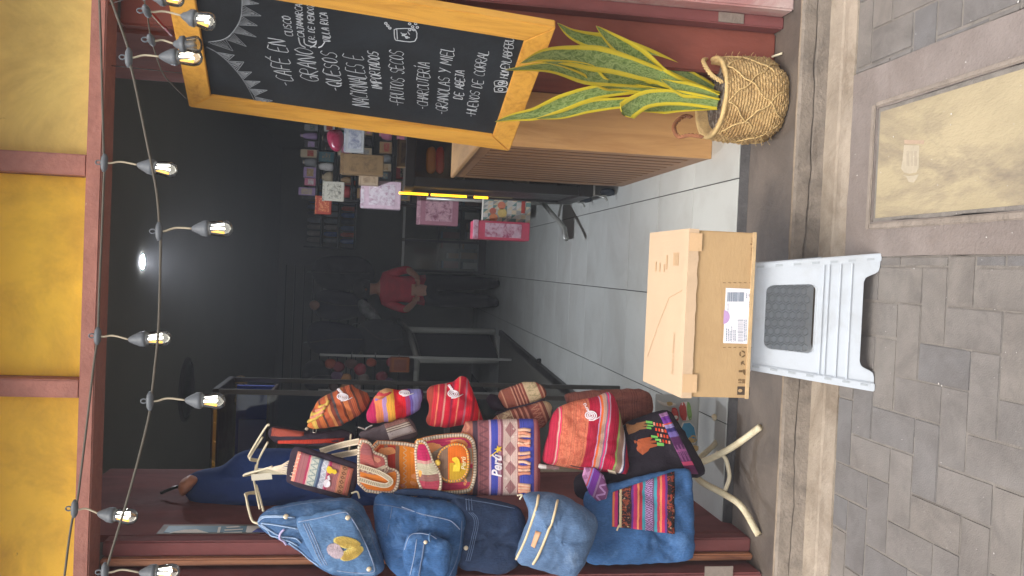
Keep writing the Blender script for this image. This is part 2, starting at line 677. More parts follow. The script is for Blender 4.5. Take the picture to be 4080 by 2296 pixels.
def pillow(name, outline, Y, th, mat, parent=None, down=(1, 0), it=2, flat=2.6, wr=0.006, slope=(0, 0), front=0.55, wf=14.0, back=True, crease=1.0):
    """a stuffed or folded cloth body: outline measured in the photograph, set at distance Y, with real thickness.
    slope=(a,b): how the distance changes with X and Z. UV runs along 'down' (v) and across it (u)."""
    P = chaikin(outline, it) if it else [tuple(p) for p in outline]
    c = centroid(P)
    if len(outline) > 3 and Y < 3.5:
        P = resample(P, 88)
        if it > 1 and crease:      # limp cloth never keeps a clean outline
            P = [(a + noise.noise(Vector((a * .035, b * .035, 3))) * 4.5 * crease, b + noise.noise(Vector((a * .035, b * .035, 9))) * 4.5 * crease) for a, b in P]
    gk = 1.035 if it > 1 else 1.015
    P = [(c[0] + (p[0] - c[0]) * gk, c[1] + (p[1] - c[1]) * gk) for p in P]
    n = len(P)
    dl = math.hypot(*down)
    dv = (down[0] / dl, down[1] / dl)
    du = (dv[1], -dv[0])
    du = (-du[0], -du[1]) if du[1] > 0 else du       # u grows to the right of the upright picture (image -y)
    pv = [p[0] * dv[0] + p[1] * dv[1] for p in P]
    pu = [p[0] * du[0] + p[1] * du[1] for p in P]
    v0, v1, u0, u1 = min(pv), max(pv), min(pu), max(pu)
    C0 = at(c[0], c[1], Y)
    nrm = Vector((slope[0], -1, slope[1])).normalized()
    V, UVs, F = [], [], []
    for side in ((1, -1) if back else (1,)):
        for ri, r in enumerate(RINGS):
            h = (1 - r ** flat) ** 0.5 * th * (front if side == 1 else (1 - front))
            for p in P:
                q = (c[0] + (p[0] - c[0]) * r, c[1] + (p[1] - c[1]) * r)
                W = onplane(q[0], q[1], C0, nrm)
                wv = noise.noise(W * wf) * wr * (1 - r ** 5) + noise.noise(W * wf * 2.7) * wr * 0.45 * (1 - r ** 5)
                if Y < 3.5 and crease:
                    # folds in limp cloth: sharp valleys that run mostly down the body
                    q3 = Vector((W.x * 19, W.y * 19, W.z * 9)) + Vector((c[0], c[1], 0)) * 0.37
                    cr = (1 - abs(noise.noise(q3))) ** 7 * 0.75 + (1 - abs(noise.noise(q3 * 0.55 + Vector((3, 8, 1))))) ** 9
                    wv -= cr * min(0.014, wr * 1.6) * crease * (1 - r ** 8)
                V.append(W + nrm * (h * side + (wv if side == 1 else -wv)))
                UVs.append((((q[0] * du[0] + q[1] * du[1]) - u0) / (u1 - u0), ((q[0] * dv[0] + q[1] * dv[1]) - v0) / (v1 - v0)))
        V.append(onplane(c[0], c[1], C0, nrm) + nrm * (th * (front if side == 1 else 1 - front)) * side)
        UVs.append((((c[0] * du[0] + c[1] * du[1]) - u0) / (u1 - u0), ((c[0] * dv[0] + c[1] * dv[1]) - v0) / (v1 - v0)))
    R = len(RINGS)
    S = R * n + 1
    for s in range(2 if back else 1):
        o = s * S
        for i in range(R - 1):
            for k in range(n):
                a, b, c2, d = o + i * n + k, o + i * n + (k + 1) % n, o + (i + 1) * n + (k + 1) % n, o + (i + 1) * n + k
                F.append((a, b, c2, d) if s == 1 else (d, c2, b, a))
        for k in range(n):
            a, b, t = o + (R - 1) * n + k, o + (R - 1) * n + (k + 1) % n, o + R * n
            F.append((a, b, t) if s == 1 else (t, b, a))
    ob = mesh_obj(name, V, F, mat, parent, smooth=True, uvs=UVs)
    bm = bmesh.new()
    bm.from_mesh(ob.data)
    bmesh.ops.remove_doubles(bm, verts=bm.verts, dist=1e-5)
    bmesh.ops.recalc_face_normals(bm, faces=bm.faces)
    bm.to_mesh(ob.data)
    bm.free()
    ob['_plane'] = (C0.x, C0.y, C0.z)
    T0[ob.name] = (C0, nrm, BVHTree.FromPolygons([tuple(v) for v in V], F))
    return ob


def drape(ob, x, y, eps=0.0015):
    """the point of a body's surface that the photograph shows at (x, y), lifted by eps"""
    C0, nrm, bvh = T0[ob.name]
    d = ray(x, y).normalized()
    hit = bvh.ray_cast(CAM, d)
    if hit[0] is None:
        return onplane(x, y, C0, nrm) + nrm * eps
    nn = hit[1]
    if nn.dot(d) > 0:
        nn = -nn
    return hit[0] + nn * eps


def seam(name, ob, px, r, mat, parent, sub=5, eps=0.0, closed=False, n=5):
    """a cord, stitch line or strap lying on a body"""
    q = smooth_line([(p[0], p[1], 0) for p in px], sub, closed)
    return tube(name, [drape(ob, p.x, p.y, r * 0.3 + eps) for p in q], r, mat, parent, n=n, closed=closed)


def patch(name, ob, quad, mat, parent, nu=10, nv=10, eps=0.002, outline=None):
    """a cloth panel lying on a body; quad = TL, TR, BR, BL of the upright picture; UV u right, v down"""
    V, UVs, F = [], [], []
    tl, tr, br, bl = quad
    for layer in (0, 1):
        for j in range(nv + 1):
            for i in range(nu + 1):
                s, t = i / nu, j / nv
                x = (tl[0] * (1 - s) + tr[0] * s) * (1 - t) + (bl[0] * (1 - s) + br[0] * s) * t
                y = (tl[1] * (1 - s) + tr[1] * s) * (1 - t) + (bl[1] * (1 - s) + br[1] * s) * t
                V.append(drape(ob, x, y, eps if layer == 0 else eps - 0.0018))
                UVs.append((s, t))
    w = nu + 1
    L = w * (nv + 1)
    for j in range(nv):
        for i in range(nu):
            a = j * w + i
            F.append((a, a + w, a + w + 1, a + 1))
            F.append((L + a, L + a + 1, L + a + w + 1, L + a + w))
    edge = [i for i in range(w)] + [j * w + nu for j in range(1, nv + 1)] + [nv * w + i for i in range(nu - 1, -1, -1)] + [j * w for j in range(nv - 1, 0, -1)]
    for k in range(len(edge)):
        a, b = edge[k], edge[(k + 1) % len(edge)]
        F.append((a, b, L + b, L + a))
    return mesh_obj(name, V, F, mat, parent, smooth=True, uvs=UVs)


def flat_on(name, ob, outline, mat, parent, eps=0.002, th=0.0012, it=0):
    """a small flat shape (applique) lying on a body; fan from the centre"""
    P = chaikin(outline, it) if it else outline
    c = centroid(P)
    V = [drape(ob, c[0], c[1], eps)] + [drape(ob, p[0], p[1], eps) for p in P] + [drape(ob, c[0] + (p[0] - c[0]) * 0.5, c[1] + (p[1] - c[1]) * 0.5, eps) for p in P]
    n = len(P)
    F = []
    for k in range(n):
        a, b = 1 + k, 1 + (k + 1) % n
        c1, d1 = 1 + n + k, 1 + n + (k + 1) % n
        F.append((a, b, d1, c1))
        F.append((c1, d1, 0))
    base = len(V)
    V += [drape(ob, p[0], p[1], eps - th) for p in P]
    for k in range(n):
        F.append((base + k, base + (k + 1) % n, 1 + (k + 1) % n, 1 + k))
    uvs = [(0.5, 0.5)] * len(V)
    xs = [p[0] for p in P]
    ys = [p[1] for p in P]
    for k, p in enumerate(P):
        uvs[1 + k] = ((max(ys) - p[1]) / (max(ys) - min(ys)), (p[0] - min(xs)) / (max(xs) - min(xs)))
        uvs[base + k] = uvs[1 + k]
        uvs[1 + n + k] = (0.5 + (uvs[1 + k][0] - .5) * .5, 0.5 + (uvs[1 + k][1] - .5) * .5)
    return mesh_obj(name, V, F, mat, parent, uvs=uvs)


def disc_on(name, ob, x, y, r, mat, parent, h=0.004):
    """a button or snap"""
    p = drape(ob, x, y, 0.0)
    n = -ray(x, y).normalized()
    return lathe(name, [(r * 0.9, 0.0), (r, h * 0.4), (r * 0.85, h), (r * 0.4, h * 1.1)], p, mat, parent, n=14, axis=n)


# hand-drawn strokes -----------------------------------------------------------------
GL = {
    'A': [[(0, 0), (.5, 1), (1, 0)], [(.2, .38), (.82, .38)]],
    'B': [[(0, 0), (0, 1), (.7, .95), (.75, .65), (0, .52)], [(0, .52), (.9, .42), (.88, .08), (0, 0)]],
    'C': [[(1, .9), (.55, 1), (.1, .75), (.02, .4), (.3, .03), (1, .08)]],
    'D': [[(0, 0), (0, 1), (.6, .92), (.95, .5), (.6, .08), (0, 0)]],
    'E': [[(.95, 1), (0, 1), (0, 0), (.95, 0)], [(0, .5), (.75, .5)]],
    'F': [[(.95, 1), (0, 1), (0, 0)], [(0, .52), (.75, .52)]],
    'G': [[(1, .9), (.5, 1), (.05, .7), (.05, .3), (.4, 0), (.95, .1), (.95, .45), (.55, .45)]],
    'H': [[(0, 0), (0, 1)], [(1, 0), (1, 1)], [(0, .5), (1, .5)]],
    'I': [[(.5, 0), (.5, 1)]],
    'J': [[(.2, 1), (1, 1)], [(.7, 1), (.7, .15), (.4, 0), (0, .15)]],
    'L': [[(0, 1), (0, 0), (.9, 0)]],
    'M': [[(0, 0), (.1, 1), (.5, .3), (.9, 1), (1, 0)]],
    'N': [[(0, 0), (0, 1), (.95, 0), (.95, 1)]],
    'O': [[(.5, 1), (.08, .75), (.08, .25), (.5, 0), (.92, .25), (.92, .75), (.5, 1)]],
    'P': [[(0, 0), (0, 1), (.8, .95), (.85, .6), (0, .48)]],
    'Q': [[(.5, 1), (.08, .75), (.08, .25), (.5, 0), (.92, .25), (.92, .75), (.5, 1)], [(.6, .3), (1, -.08)]],
    'R': [[(0, 0), (0, 1), (.8, .95), (.85, .62), (0, .5), (.95, 0)]],
    'S': [[(.95, .9), (.5, 1), (.1, .8), (.2, .58), (.8, .42), (.9, .18), (.5, 0), (.02, .1)]],
    'T': [[(0, 1), (1, 1)], [(.5, 1), (.5, 0)]],
    'U': [[(0, 1), (.03, .2), (.5, 0), (.97, .2), (1, 1)]],
    'V': [[(0, 1), (.5, 0), (1, 1)]],
    'Y': [[(0, 1), (.5, .5)], [(1, 1), (.3, 0)]],
    'Z': [[(0, 1), (1, 1), (0, 0), (1, 0)]],
    '-': [[(.1, .45), (.8, .5)]],
    '.': [[(.4, 0), (.5, .06)]],
    '@': [[(.7, .35), (.4, .3), (.35, .6), (.65, .7), (.7, .35), (.9, .4), (.95, .7), (.6, .95), (.15, .8), (.05, .4), (.3, .05), (.8, .1)]],
    '(': [[(.9, 1), (.3, .7), (.3, .3), (.9, 0)]],
}


def strokes(text, x0, x1, y0, y1, jit=0.04, gap=0.3, seed=1, slant=0.0):
    """polylines of a hand-lettered line fitted into x0..x1, y0..y1 (board units)"""
    rnd = random.Random(seed)
    W = {'I': 0.45, '.': 0.35, '-': 0.7, ' ': 0.7, 'M': 1.15, "'": .3}
    acc = {'É': 'E', 'Í': 'I', 'Ú': 'U'}
    tot = 0
    seq = []
    for ch in text:
        b = acc.get(ch, ch)
        w = W.get(b, 0.9)
        seq.append((ch, b, tot, w))
        tot += w + gap
    tot -= gap
    k = (x1 - x0) / tot
    out = []
    for ch, b, p, w in seq:
        dy = rnd.uniform(-.04, .04)
        for st in GL.get(b, []):
            q = []
            for (a, h) in st:
                a2 = a + rnd.uniform(-jit, jit)
                h2 = h + rnd.uniform(-jit, jit) + dy
                q.append((x0 + (p + a2 * w + slant * h2) * k, y0 + (y1 - y0) * h2))
            out.append(q)
        if ch in acc:
            q = [(x0 + (p + .5 * w) * k, y0 + (y1 - y0) * 1.15), (x0 + (p + .85 * w) * k, y0 + (y1 - y0) * 1.35)]
            out.append(q)
    return out


def text_geo(body, size=1.0, extrude=0.0, shear=0.0, bold=0.0):
    cu = bpy.data.curves.new('txt', 'FONT')
    cu.body = body
    cu.size = size
    cu.extrude = extrude
    cu.shear = shear
    cu.offset = bold
    cu.resolution_u = 3
    o = bpy.data.objects.new('txt', cu)
    COL.objects.link(o)
    dg = bpy.context.evaluated_depsgraph_get()
    me = bpy.data.meshes.new_from_object(o.evaluated_get(dg))
    V = [v.co.copy() for v in me.vertices]
    F = [tuple(p.vertices) for p in me.polygons]
    bpy.data.objects.remove(o)
    bpy.data.curves.remove(cu)
    bpy.data.meshes.remove(me)
    return V, F


def text_on(name, body, O, ex, ey, width, mat, parent, lift=0.0006, shear=0.0, bold=0.0, height=None):
    """flat print: body set along ex from O, baseline along ex, letters up ey, fitted to a width"""
    V, F = text_geo(body, 1.0, 0.0, shear, bold)
    xs = [v.x for v in V]
    ys = [v.y for v in V]
    s = width / (max(xs) - min(xs))
    sy = s if height is None else height / (max(ys) - min(ys))
    ex, ey = Vector(ex).normalized(), Vector(ey).normalized()
    n = ex.cross(ey)
    P = [Vector(O) + ex * ((v.x - min(xs)) * s) + ey * ((v.y - min(ys)) * sy) + n * lift for v in V]
    return mesh_obj(name, P, F, mat, parent)


def text_drape(name, body, ob, p0, p1, hpx, mat, parent, eps=0.003, shear=0.2, bold=0.02):
    """embroidered lettering on a body from photo point p0 to p1 (baseline), letters hpx tall"""
    V, F = text_geo(body, 1.0, 0.0, shear, bold)
    xs = [v.x for v in V]
    ys = [v.y for v in V]
    d = Vector((p1[0] - p0[0], p1[1] - p0[1]))
    e = d.normalized()
    upd = Vector((e.y, -e.x))
    if upd.x > 0:
        upd = -upd
    P = []
    for v in V:
        a = (v.x - min(xs)) / (max(xs) - min(xs))
        h = (v.y - min(ys)) / (max(ys) - min(ys)) * hpx
        q = Vector(p0) + d * a + upd * h
        P.append(drape(ob, q.x, q.y, eps))
    return mesh_obj(name, P, F, mat, parent)


def swirl(name, ob, cx, cy, hx, hy, mat, parent, tail=True, r=0.0021):
    """the white spiral emblem with its small letters and underline, embroidered on the bags; hx, hy half extents along the photo's x, y"""
    gs = []
    pts = []
    for i in range(80):
        a = i / 79 * 2 * pi * 3.1 + 1.2
        k = 0.10 + 0.90 * i / 79
        pts.append((cx + cos(a) * hx * 0.62 * k, cy + sin(a) * hy * k))
    gs.append(tube_geo([drape(ob, p[0], p[1], 0.002) for p in pts], r, 5))
    t = [(cx + hx * 0.2, cy + hy * 1.02), (cx + hx * 0.7, cy + hy * 0.55), (cx + hx * 1.0, cy + hy * 0.1)]
    gs.append(tube_geo([drape(ob, p[0], p[1], 0.0025) for p in t], r * .7, 5))
    if tail:
        for dx, dy in ((-0.10, -1.15), (-0.22, -1.5), (-0.34, -1.85)):
            e = [(cx + hx * (dx + 0.12 * cos(a)), cy + hy * (dy + 0.16 * sin(a))) for a in [2 * pi * k / 8 for k in range(8)]]
            gs.append(tube_geo([drape(ob, p[0], p[1], 0.0025) for p in e], r * .8, 5, closed=True))
    v, f = merge_geo(gs)
    return mesh_obj(name, v, f, mat, parent, smooth=True)

# ================================================================= THE SETTING
SLAB_Z, FLOOR_Z = 0.10, 0.13
C_ = {}
pav_mat = M('paver_concrete', (130, 126, 122), 0.85, 0.10, 12, 0.3, 240, 0.2, rnd=0.2, stain=(98, 93, 90), stain_amt=0.5, stain_scale=7, wear=(150, 145, 140), wear_at=0.7, wear_scale=30, rnd_cols=[(0, (0.80, 0.83, 0.88)), (0.45, (0.96, 0.94, 0.92)), (0.8, (1.04, 1.0, 0.95)), (1, (0.9, 0.91, 0.93))])
conc_mat = M('apron_concrete', (138, 128, 122), 0.9, 0.18, 4, 0.4, 90, 0.2, stain=(120, 108, 100), stain_amt=0.6, stain_scale=2.5)
band_mat = M('kerb_concrete', (164, 151, 135), 0.9, 0.16, 6, 0.5, 60, 0.2, stain=(122, 108, 92), stain_amt=0.75, stain_scale=4)
riser_mat = M('step_concrete', (142, 131, 119), 0.85, 0.18, 8, 0.5, 90, 0.15, stain=(92, 85, 79), stain_amt=0.6, stain_scale=7)
slab_mat = M('slab_cement', (104, 94, 85), 0.5, 0.2, 5, 0.2, 60, 0.45, stain=(66, 60, 56), stain_amt=0.6, stain_scale=3)
joint_mat = M('joint_sand', (134, 128, 121), 0.95, 0.2, 20, 0.4, 200, 0.1)
edge_mat = M('worn_nosing', (142, 127, 110), 0.8, 0.25, 14, 0.5, 90, 0.2)
tile_mat = M('ceramic_tile', (186, 188, 183), 0.42, 0.03, 2, 0.0, 60, 0.4, rnd=0.04, stain=(160, 158, 151), stain_amt=0.45, stain_scale=2.2)
grout_mat = M('tile_grout', (60, 60, 60), 0.9, 0.2, 20, 0.1, 90, 0.1)
plate_mat = M('plate_yellow', (174, 160, 130), 0.88, 0.12, 4, 0.4, 110, 0.15, stain=(132, 121, 107), stain_amt=0.85, stain_scale=5, stretch=(1, 0.4, 1))


def sheet(name, x0, x1, y0, y1, z, mat, parent=None, thick=0.05, bw=0.0):
    return box(name, (x0, y0, z - thick), (x1, y1, z), mat, parent, bw)


# the street bed reaches far beyond the picture; the paving lies on it
ground = sheet('ground', -14, 14, -14, 2.55, -0.016, joint_mat, thick=0.2)
tag(ground, kind='structure')
pavement = sheet('pavement', -1.75, 1.75, 1.0, 2.455, -0.0028, joint_mat, thick=0.009)
tag(pavement, kind='structure')

# concrete apron with the yellow cover plate set in it
ap = [gz(3420, 348, 0), gz(4080, 87, 0), gz(4080, 1053, 0), gz(3503, 1033, 0)]
AX0, AX1, AY0, AY1 = 0.082, 0.640, 1.25, 2.455
PX0, PX1, PY0, PY1 = 0.182, 0.515, 1.42, 2.318


def slab_with_hole(name, x0, x1, y0, y1, hx0, hx1, hy0, hy1, z, th, mat):
    bm = bmesh.new()
    xs, ys = [x0, hx0, hx1, x1], [y0, hy0, hy1, y1]
    g = {(i, j): bm.verts.new((xs[i], ys[j], z)) for i in range(4) for j in range(4)}
    for i in range(3):
        for j in range(3):
            if (i, j) != (1, 1):
                bm.faces.new((g[i, j], g[i + 1, j], g[i + 1, j + 1], g[i, j + 1]))
    r = bmesh.ops.extrude_face_region(bm, geom=list(bm.faces))
    for v in [e for e in r['geom'] if isinstance(e, bmesh.types.BMVert)]:
        v.co.z -= th
    bmesh.ops.recalc_face_normals(bm, faces=bm.faces)
    bmesh.ops.subdivide_edges(bm, edges=[e for e in bm.edges if abs(e.verts[0].co.z - z) < 1e-6 and abs(e.verts[1].co.z - z) < 1e-6], cuts=10, use_grid_fill=True)
    for v in bm.verts:       # hand-trowelled: edges wander a little
        v.co.x += noise.noise(v.co * 9.0) * 0.004
        v.co.y += noise.noise(v.co * 9.0 + Vector((5, 5, 5))) * 0.004
    return bm_obj(name, bm, mat)


apron = slab_with_hole('concrete_apron', AX0, AX1, AY0, AY1, PX0, PX1, PY0, PY1, 0.004, 0.03, conc_mat)
tag(apron, kind='structure')
cover = thing('cover_plate', ((PX0 + PX1) / 2, 1.9, 0), 'worn yellow painted cover plate set into the grey concrete of the pavement', 'cover plate')
box('plate', (PX0 + 0.008, PY0 + 0.008, -0.014), (PX1 - 0.008, PY1 - 0.008, -0.001), plate_mat, cover, 0.004)
fr_mat = M('plate_frame_concrete', (146, 135, 124), 0.9, 0.2, 12, 0.4, 90, 0.2)
for nm, lo, hi in (('rim', (PX0 - 0.02, PY1 + 0.002, 0.003), (PX1 + 0.012, PY1 + 0.022, 0.0095)), ('rim', (PX0 - 0.022, PY0, 0.003), (PX0 - 0.003, PY1 + 0.001, 0.009)), ('rim', (PX1 + 0.003, PY0, 0.003), (PX1 + 0.018, PY1 + 0.001, 0.0085))):
    box(nm, lo, hi, fr_mat, cover, 0.003)
# faded sticker on the plate: pale rounded body, pink bar
st_mat = M('sticker_white', (180, 168, 146), 0.7, 0.1, 30, 0.1, 90, 0.2)
st_pink = M('sticker_pink', (178, 154, 132), 0.7, 0.1, 30, 0.1, 90, 0.2)
st_grey = M('sticker_print', (170, 158, 138), 0.7, 0.1, 30, 0.1, 90, 0.2)
sk = thing('faded_sticker', gz(3640, 640, 0.0), 'faded whitish sticker with a pink bar, worn onto the yellow cover plate', 'sticker')


def flat_poly(name, px, z, mat, parent, th=0.0006, it=0):
    P = chaikin(px, it) if it else px
    bm = bmesh.new()
    vs_ = [bm.verts.new(gz(p[0], p[1], z)) for p in P]
    f = bm.faces.new(vs_)
    r = bmesh.ops.extrude_face_region(bm, geom=[f])
    for v in [e for e in r['geom'] if isinstance(e, bmesh.types.BMVert)]:
        v.co.z -= th
    bmesh.ops.recalc_face_normals(bm, faces=bm.faces)
    return bm_obj(name, bm, mat, parent)


flat_poly('sticker_body', [(3602, 578), (3662, 580), (3660, 670), (3650, 688), (3624, 693), (3602, 688), (3590, 672), (3596, 640)], -0.0002, st_mat, sk)
flat_poly('sticker_bar', [(3602, 558), (3682, 560), (3680, 574), (3604, 573)], -0.0002, st_pink, sk)
flat_poly('sticker_foot', [(3596, 697), (3612, 706), (3620, 725), (3640, 728), (3652, 712), (3660, 695), (3640, 700), (3620, 702)], -0.0002, st_mat, sk)
for a, b in ((3612, 3622), (3628, 3636), (3642, 3652)):
    flat_poly('sticker_print', [(a, 602), (b, 602), (b, 662), (a, 662)], 0.0003, st_grey, sk)

# herringbone pavers, each a piece of the pavement
PW = 0.1005
pm_cache = {}


def paver_mesh(dx, dy, v):
    key = (dx, dy, v)
    if key in pm_cache:
        return pm_cache[key]
    bm = bmesh.new()
    g = 0.0022
    bm_box(bm, (-dx / 2 + g / 2, -dy / 2 + g / 2, -0.05), (dx - g, 0, 0), (0, dy - g, 0), (0, 0, 0.05))
    bmesh.ops.recalc_face_normals(bm, faces=bm.faces)
    ed = [e for e in bm.edges if not (e.verts[0].co.z < -0.01 and e.verts[1].co.z < -0.01)]
    bmesh.ops.bevel(bm, geom=ed, offset=0.0022 + 0.0006 * v, segments=2, affect='EDGES')
    me = bpy.data.meshes.new('paver')
    bm.to_mesh(me)
    bm.free()
    me.materials.append(pav_mat)
    pm_cache[key] = me
    return me


rnd = random.Random(3)
PAV_OX, PAV_OY = -0.0478, 0.0849
npav = 0
for iy in range(-2, 16):
    for ix in range(-17, 18):
        s = (ix - iy) % 4
        if s == 0:
            cx, cy, dx, dy = (ix + 1) * PW, (iy + 0.5) * PW, 2 * PW, PW
        elif s == 2:
            cx, cy, dx, dy = (ix + 0.5) * PW, iy * PW, PW, 2 * PW
        else:
            continue
        X, Yc = cx + PAV_OX, 2.455 - cy - PAV_OY
        x0, x1, y0, y1 = X - dx / 2, X + dx / 2, Yc - dy / 2, Yc + dy / 2
        y1c = min(y1, 2.452)
        y0c = max(y0, 0.9)
        cl = [(x0, x1)]
        # cut at the apron
        parts_ = []
        if x1 <= AX0 + 0.001 or x0 >= AX1 - 0.001 or y1c <= AY0:
            parts_ = [(x0, x1)]
        else:
            if x0 < AX0 - 0.012:
                parts_.append((x0, AX0))
            if x1 > AX1 + 0.012:
                parts_.append((AX1, x1))
        for (a, b) in parts_:
            if b - a < 0.015 or y1c - y0c < 0.015 or b < -1.9 or a > 1.9:
                continue
            mx, my = (a + b) / 2, (y0c + y1c) / 2
            if my < 1.1 or abs(mx) > 1.7:
                continue
            me = paver_mesh(round(b - a, 4), round(y1c - y0c, 4), rnd.randrange(3))
            o = bpy.data.objects.new('paver', me)
            COL.objects.link(o)
            o.location = (mx, my, 0.0 + rnd.uniform(-0.0012, 0.0012))
            o.rotation_euler = (rnd.uniform(-.008, .008), rnd.uniform(-.008, .008), rnd.uniform(-.008, .008))
            o.parent = pavement
            npav += 1


# pale concrete band, then the step with its crack and worn nosing
def worn_band(name, x0, x1, ys, z, th, mat, nx=90, amp=0.004, seed=0, zs=None):
    """a long strip in several rows with wandering edges"""
    V, F = [], []
    ny = len(ys)
    for i in range(nx + 1):
        x = x0 + (x1 - x0) * i / nx
        for j, y in enumerate(ys):
            e = amp if j in (0, ny - 1) else amp * 0.5
            V.append((x, y + noise.noise(Vector((x * 7, j * 3.1 + seed, 0))) * e, (zs[j] if zs else z) + noise.noise(Vector((x * 11, j * 2.3 + seed, 4))) * amp * 0.25))
    n0 = len(V)
    for v in list(V):
        V.append((v[0], v[1], v[2] - th))
    for i in range(nx):
        for j in range(ny - 1):
            a = i * ny + j
            F.append((a, a + ny, a + ny + 1, a + 1))
        F.append((i * ny, n0 + i * ny, n0 + (i + 1) * ny, (i + 1) * ny))
        a = i * ny + ny - 1
        F.append((a, a + ny, n0 + a + ny, n0 + a))
    return mesh_obj(name, V, F, mat)


kerb = worn_band('kerb_band', -1.7, 1.7, [2.452, 2.49, 2.515, 2.522, 2.53, 2.57, 2.625], 0.006, 0.05, band_mat, amp=0.006, seed=2, zs=[0.004, 0.008, 0.007, 0.001, 0.007, 0.009, 0.008])
tag(kerb, kind='structure')

step = thing('entrance_step', (0, 2.8, 0), 'low dark cement entrance step with a cracked grey riser', 'step')
step['kind'] = 'structure'
del step['category']
del step['label']
V, F = [], []
NX = 120
RN = random.Random(9)
NP = 9
for i in range(NX + 1):
    x = -1.7 + 3.4 * i / NX
    crk = 0.052 + noise.noise(Vector((x * 4, 1.5, 0))) * 0.014 + noise.noise(Vector((x * 19, 4.5, 0))) * 0.005
    cw = 0.0012 + 0.0016 * max(0, noise.noise(Vector((x * 6, 7.5, 0))) + 0.3)
    prof = [(2.603, 0.0), (2.607, 0.03), (2.609, crk - cw * 2), (2.620, crk - cw * 0.6), (2.620, crk + cw * 0.6), (2.611, crk + cw * 2), (2.612, 0.075), (2.613, 0.092), (2.619, 0.0995)]
    for j, (y, z) in enumerate(prof):
        V.append((x, y + noise.noise(Vector((x * 8, z * 30, j))) * 0.0025, z + (noise.noise(Vector((x * 12, 9, j))) * 0.003 if j == 8 else 0)))
for i in range(NX):
    for j in range(NP - 1):
        a = i * NP + j
        F.append((a, a + NP, a + NP + 1, a + 1))
mesh_obj('riser', V, F, [riser_mat], step)
V, F = [], []
for i in range(NX + 1):
    x = -1.7 + 3.4 * i / NX
    n1 = noise.noise(Vector((x * 12, 9, 5))) * 0.003
    w = 0.007 + noise.noise(Vector((x * 10, 3, 3))) * 0.004
    V += [(x, 2.6185, 0.0985 + n1 * 0.6), (x, 2.6205, 0.1022), (x, 2.6215 + w, 0.1015), (x, 2.622 + w, 0.096)]
for i in range(NX):
    for j in range(3):
        a = i * 4 + j
        F.append((a, a + 4, a + 5, a + 1))
mesh_obj('worn_nosing', V, F, edge_mat, step, smooth=True)
box('tread', (-1.7, 2.621, -0.02), (1.7, 3.0, SLAB_Z), slab_mat, step, 0.0)

# shop floor and its tiles
floor = sheet('shop_floor', -2.2, 1.6, 2.985, 11.8, FLOOR_Z - 0.004, grout_mat, thick=0.12)
tag(floor, kind='structure')
TS = 0.4555
tm_cache = {}


def tile_mesh(dx, dy):
    k = (round(dx, 3), round(dy, 3))
    if k not in tm_cache:
        bm = bmesh.new()
        bm_box(bm, (-dx / 2 + 0.002, -dy / 2 + 0.002, -0.008), (dx - 0.004, 0, 0), (0, dy - 0.004, 0), (0, 0, 0.008))
        bmesh.ops.recalc_face_normals(bm, faces=bm.faces)
        bmesh.ops.bevel(bm, geom=[e for e in bm.edges if e.verts[0].co.z > -0.001 and e.verts[1].co.z > -0.001], offset=0.0012, segments=1, affect='EDGES')
        me = bpy.data.meshes.new('tile')
        bm.to_mesh(me)
        bm.free()
        me.materials.append(tile_mat)
        tm_cache[k] = me
    return tm_cache[k]


for ix in range(-4, 3):
    for iy in range(0, 20):
        xa = 0.370 + ix * TS - (0.0 if ix > -3 else 0.0)
        ya = 2.99 + iy * TS
        if ya > 11.6 or xa < -2.0:
            continue
        o = bpy.data.objects.new('tile', tile_mesh(TS, TS))
        COL.objects.link(o)
        o.location = (xa + TS / 2, ya + TS / 2, FLOOR_Z + rnd.uniform(-0.0006, 0.0006))
        o.parent = floor
# ragged dark bedding edge where the tiles stop
V, F = [], []
bed_mat = M('tile_bedding', (84, 82, 82), 0.85, 0.3, 18, 0.5, 90, 0.2)
for i in range(101):
    x = -1.0 + 2.0 * i / 100
    d = 0.012 + noise.noise(Vector((x * 9, 2, 2))) * 0.008 + noise.noise(Vector((x * 31, 2, 2))) * 0.004
    V += [(x, 2.986, FLOOR_Z - 0.003), (x, 2.984 - d * 0.3, FLOOR_Z - 0.006), (x, 2.982 - d * .8, SLAB_Z + 0.006), (x, 2.978 - d * 1.1, SLAB_Z - 0.002)]
for i in range(100):
    for j in range(3):
        a = i * 4 + j
        F.append((a, a + 4, a + 5, a + 1))
tag(mesh_obj('tile_edge', V, F, bed_mat, None, smooth=True), kind='structure')

# room shell
wall_mat = M('shop_wall', (128, 127, 118), 0.9, 0.08, 2, 0.1, 60, 0.2)
ceil_mat = M('shop_ceiling', (112, 111, 104), 0.9, 0.08, 2, 0.1, 60, 0.2)
RX0, RX1, RY1, RZ1 = -1.75, 1.45, 11.6, 2.75
tag(box('back_wall', (RX0 - 0.1, RY1, 0), (RX1 + 0.1, RY1 + 0.1, RZ1 + 0.15), wall_mat, None, 0), kind='structure')
tag(box('side_wall', (RX0 - 0.1, 3.3, 0), (RX0, RY1 - 0.002, RZ1 - 0.002), wall_mat, None, 0), kind='structure')
tag(box('side_wall', (RX1, 3.3, 0), (RX1 + 0.1, RY1 - 0.002, RZ1 - 0.002), wall_mat, None, 0), kind='structure')
tag(box('shop_ceiling', (RX0 - 0.1, 2.86, RZ1), (RX1 + 0.1, RY1 - 0.002, RZ1 + 0.12), ceil_mat, None, 0), kind='structure')

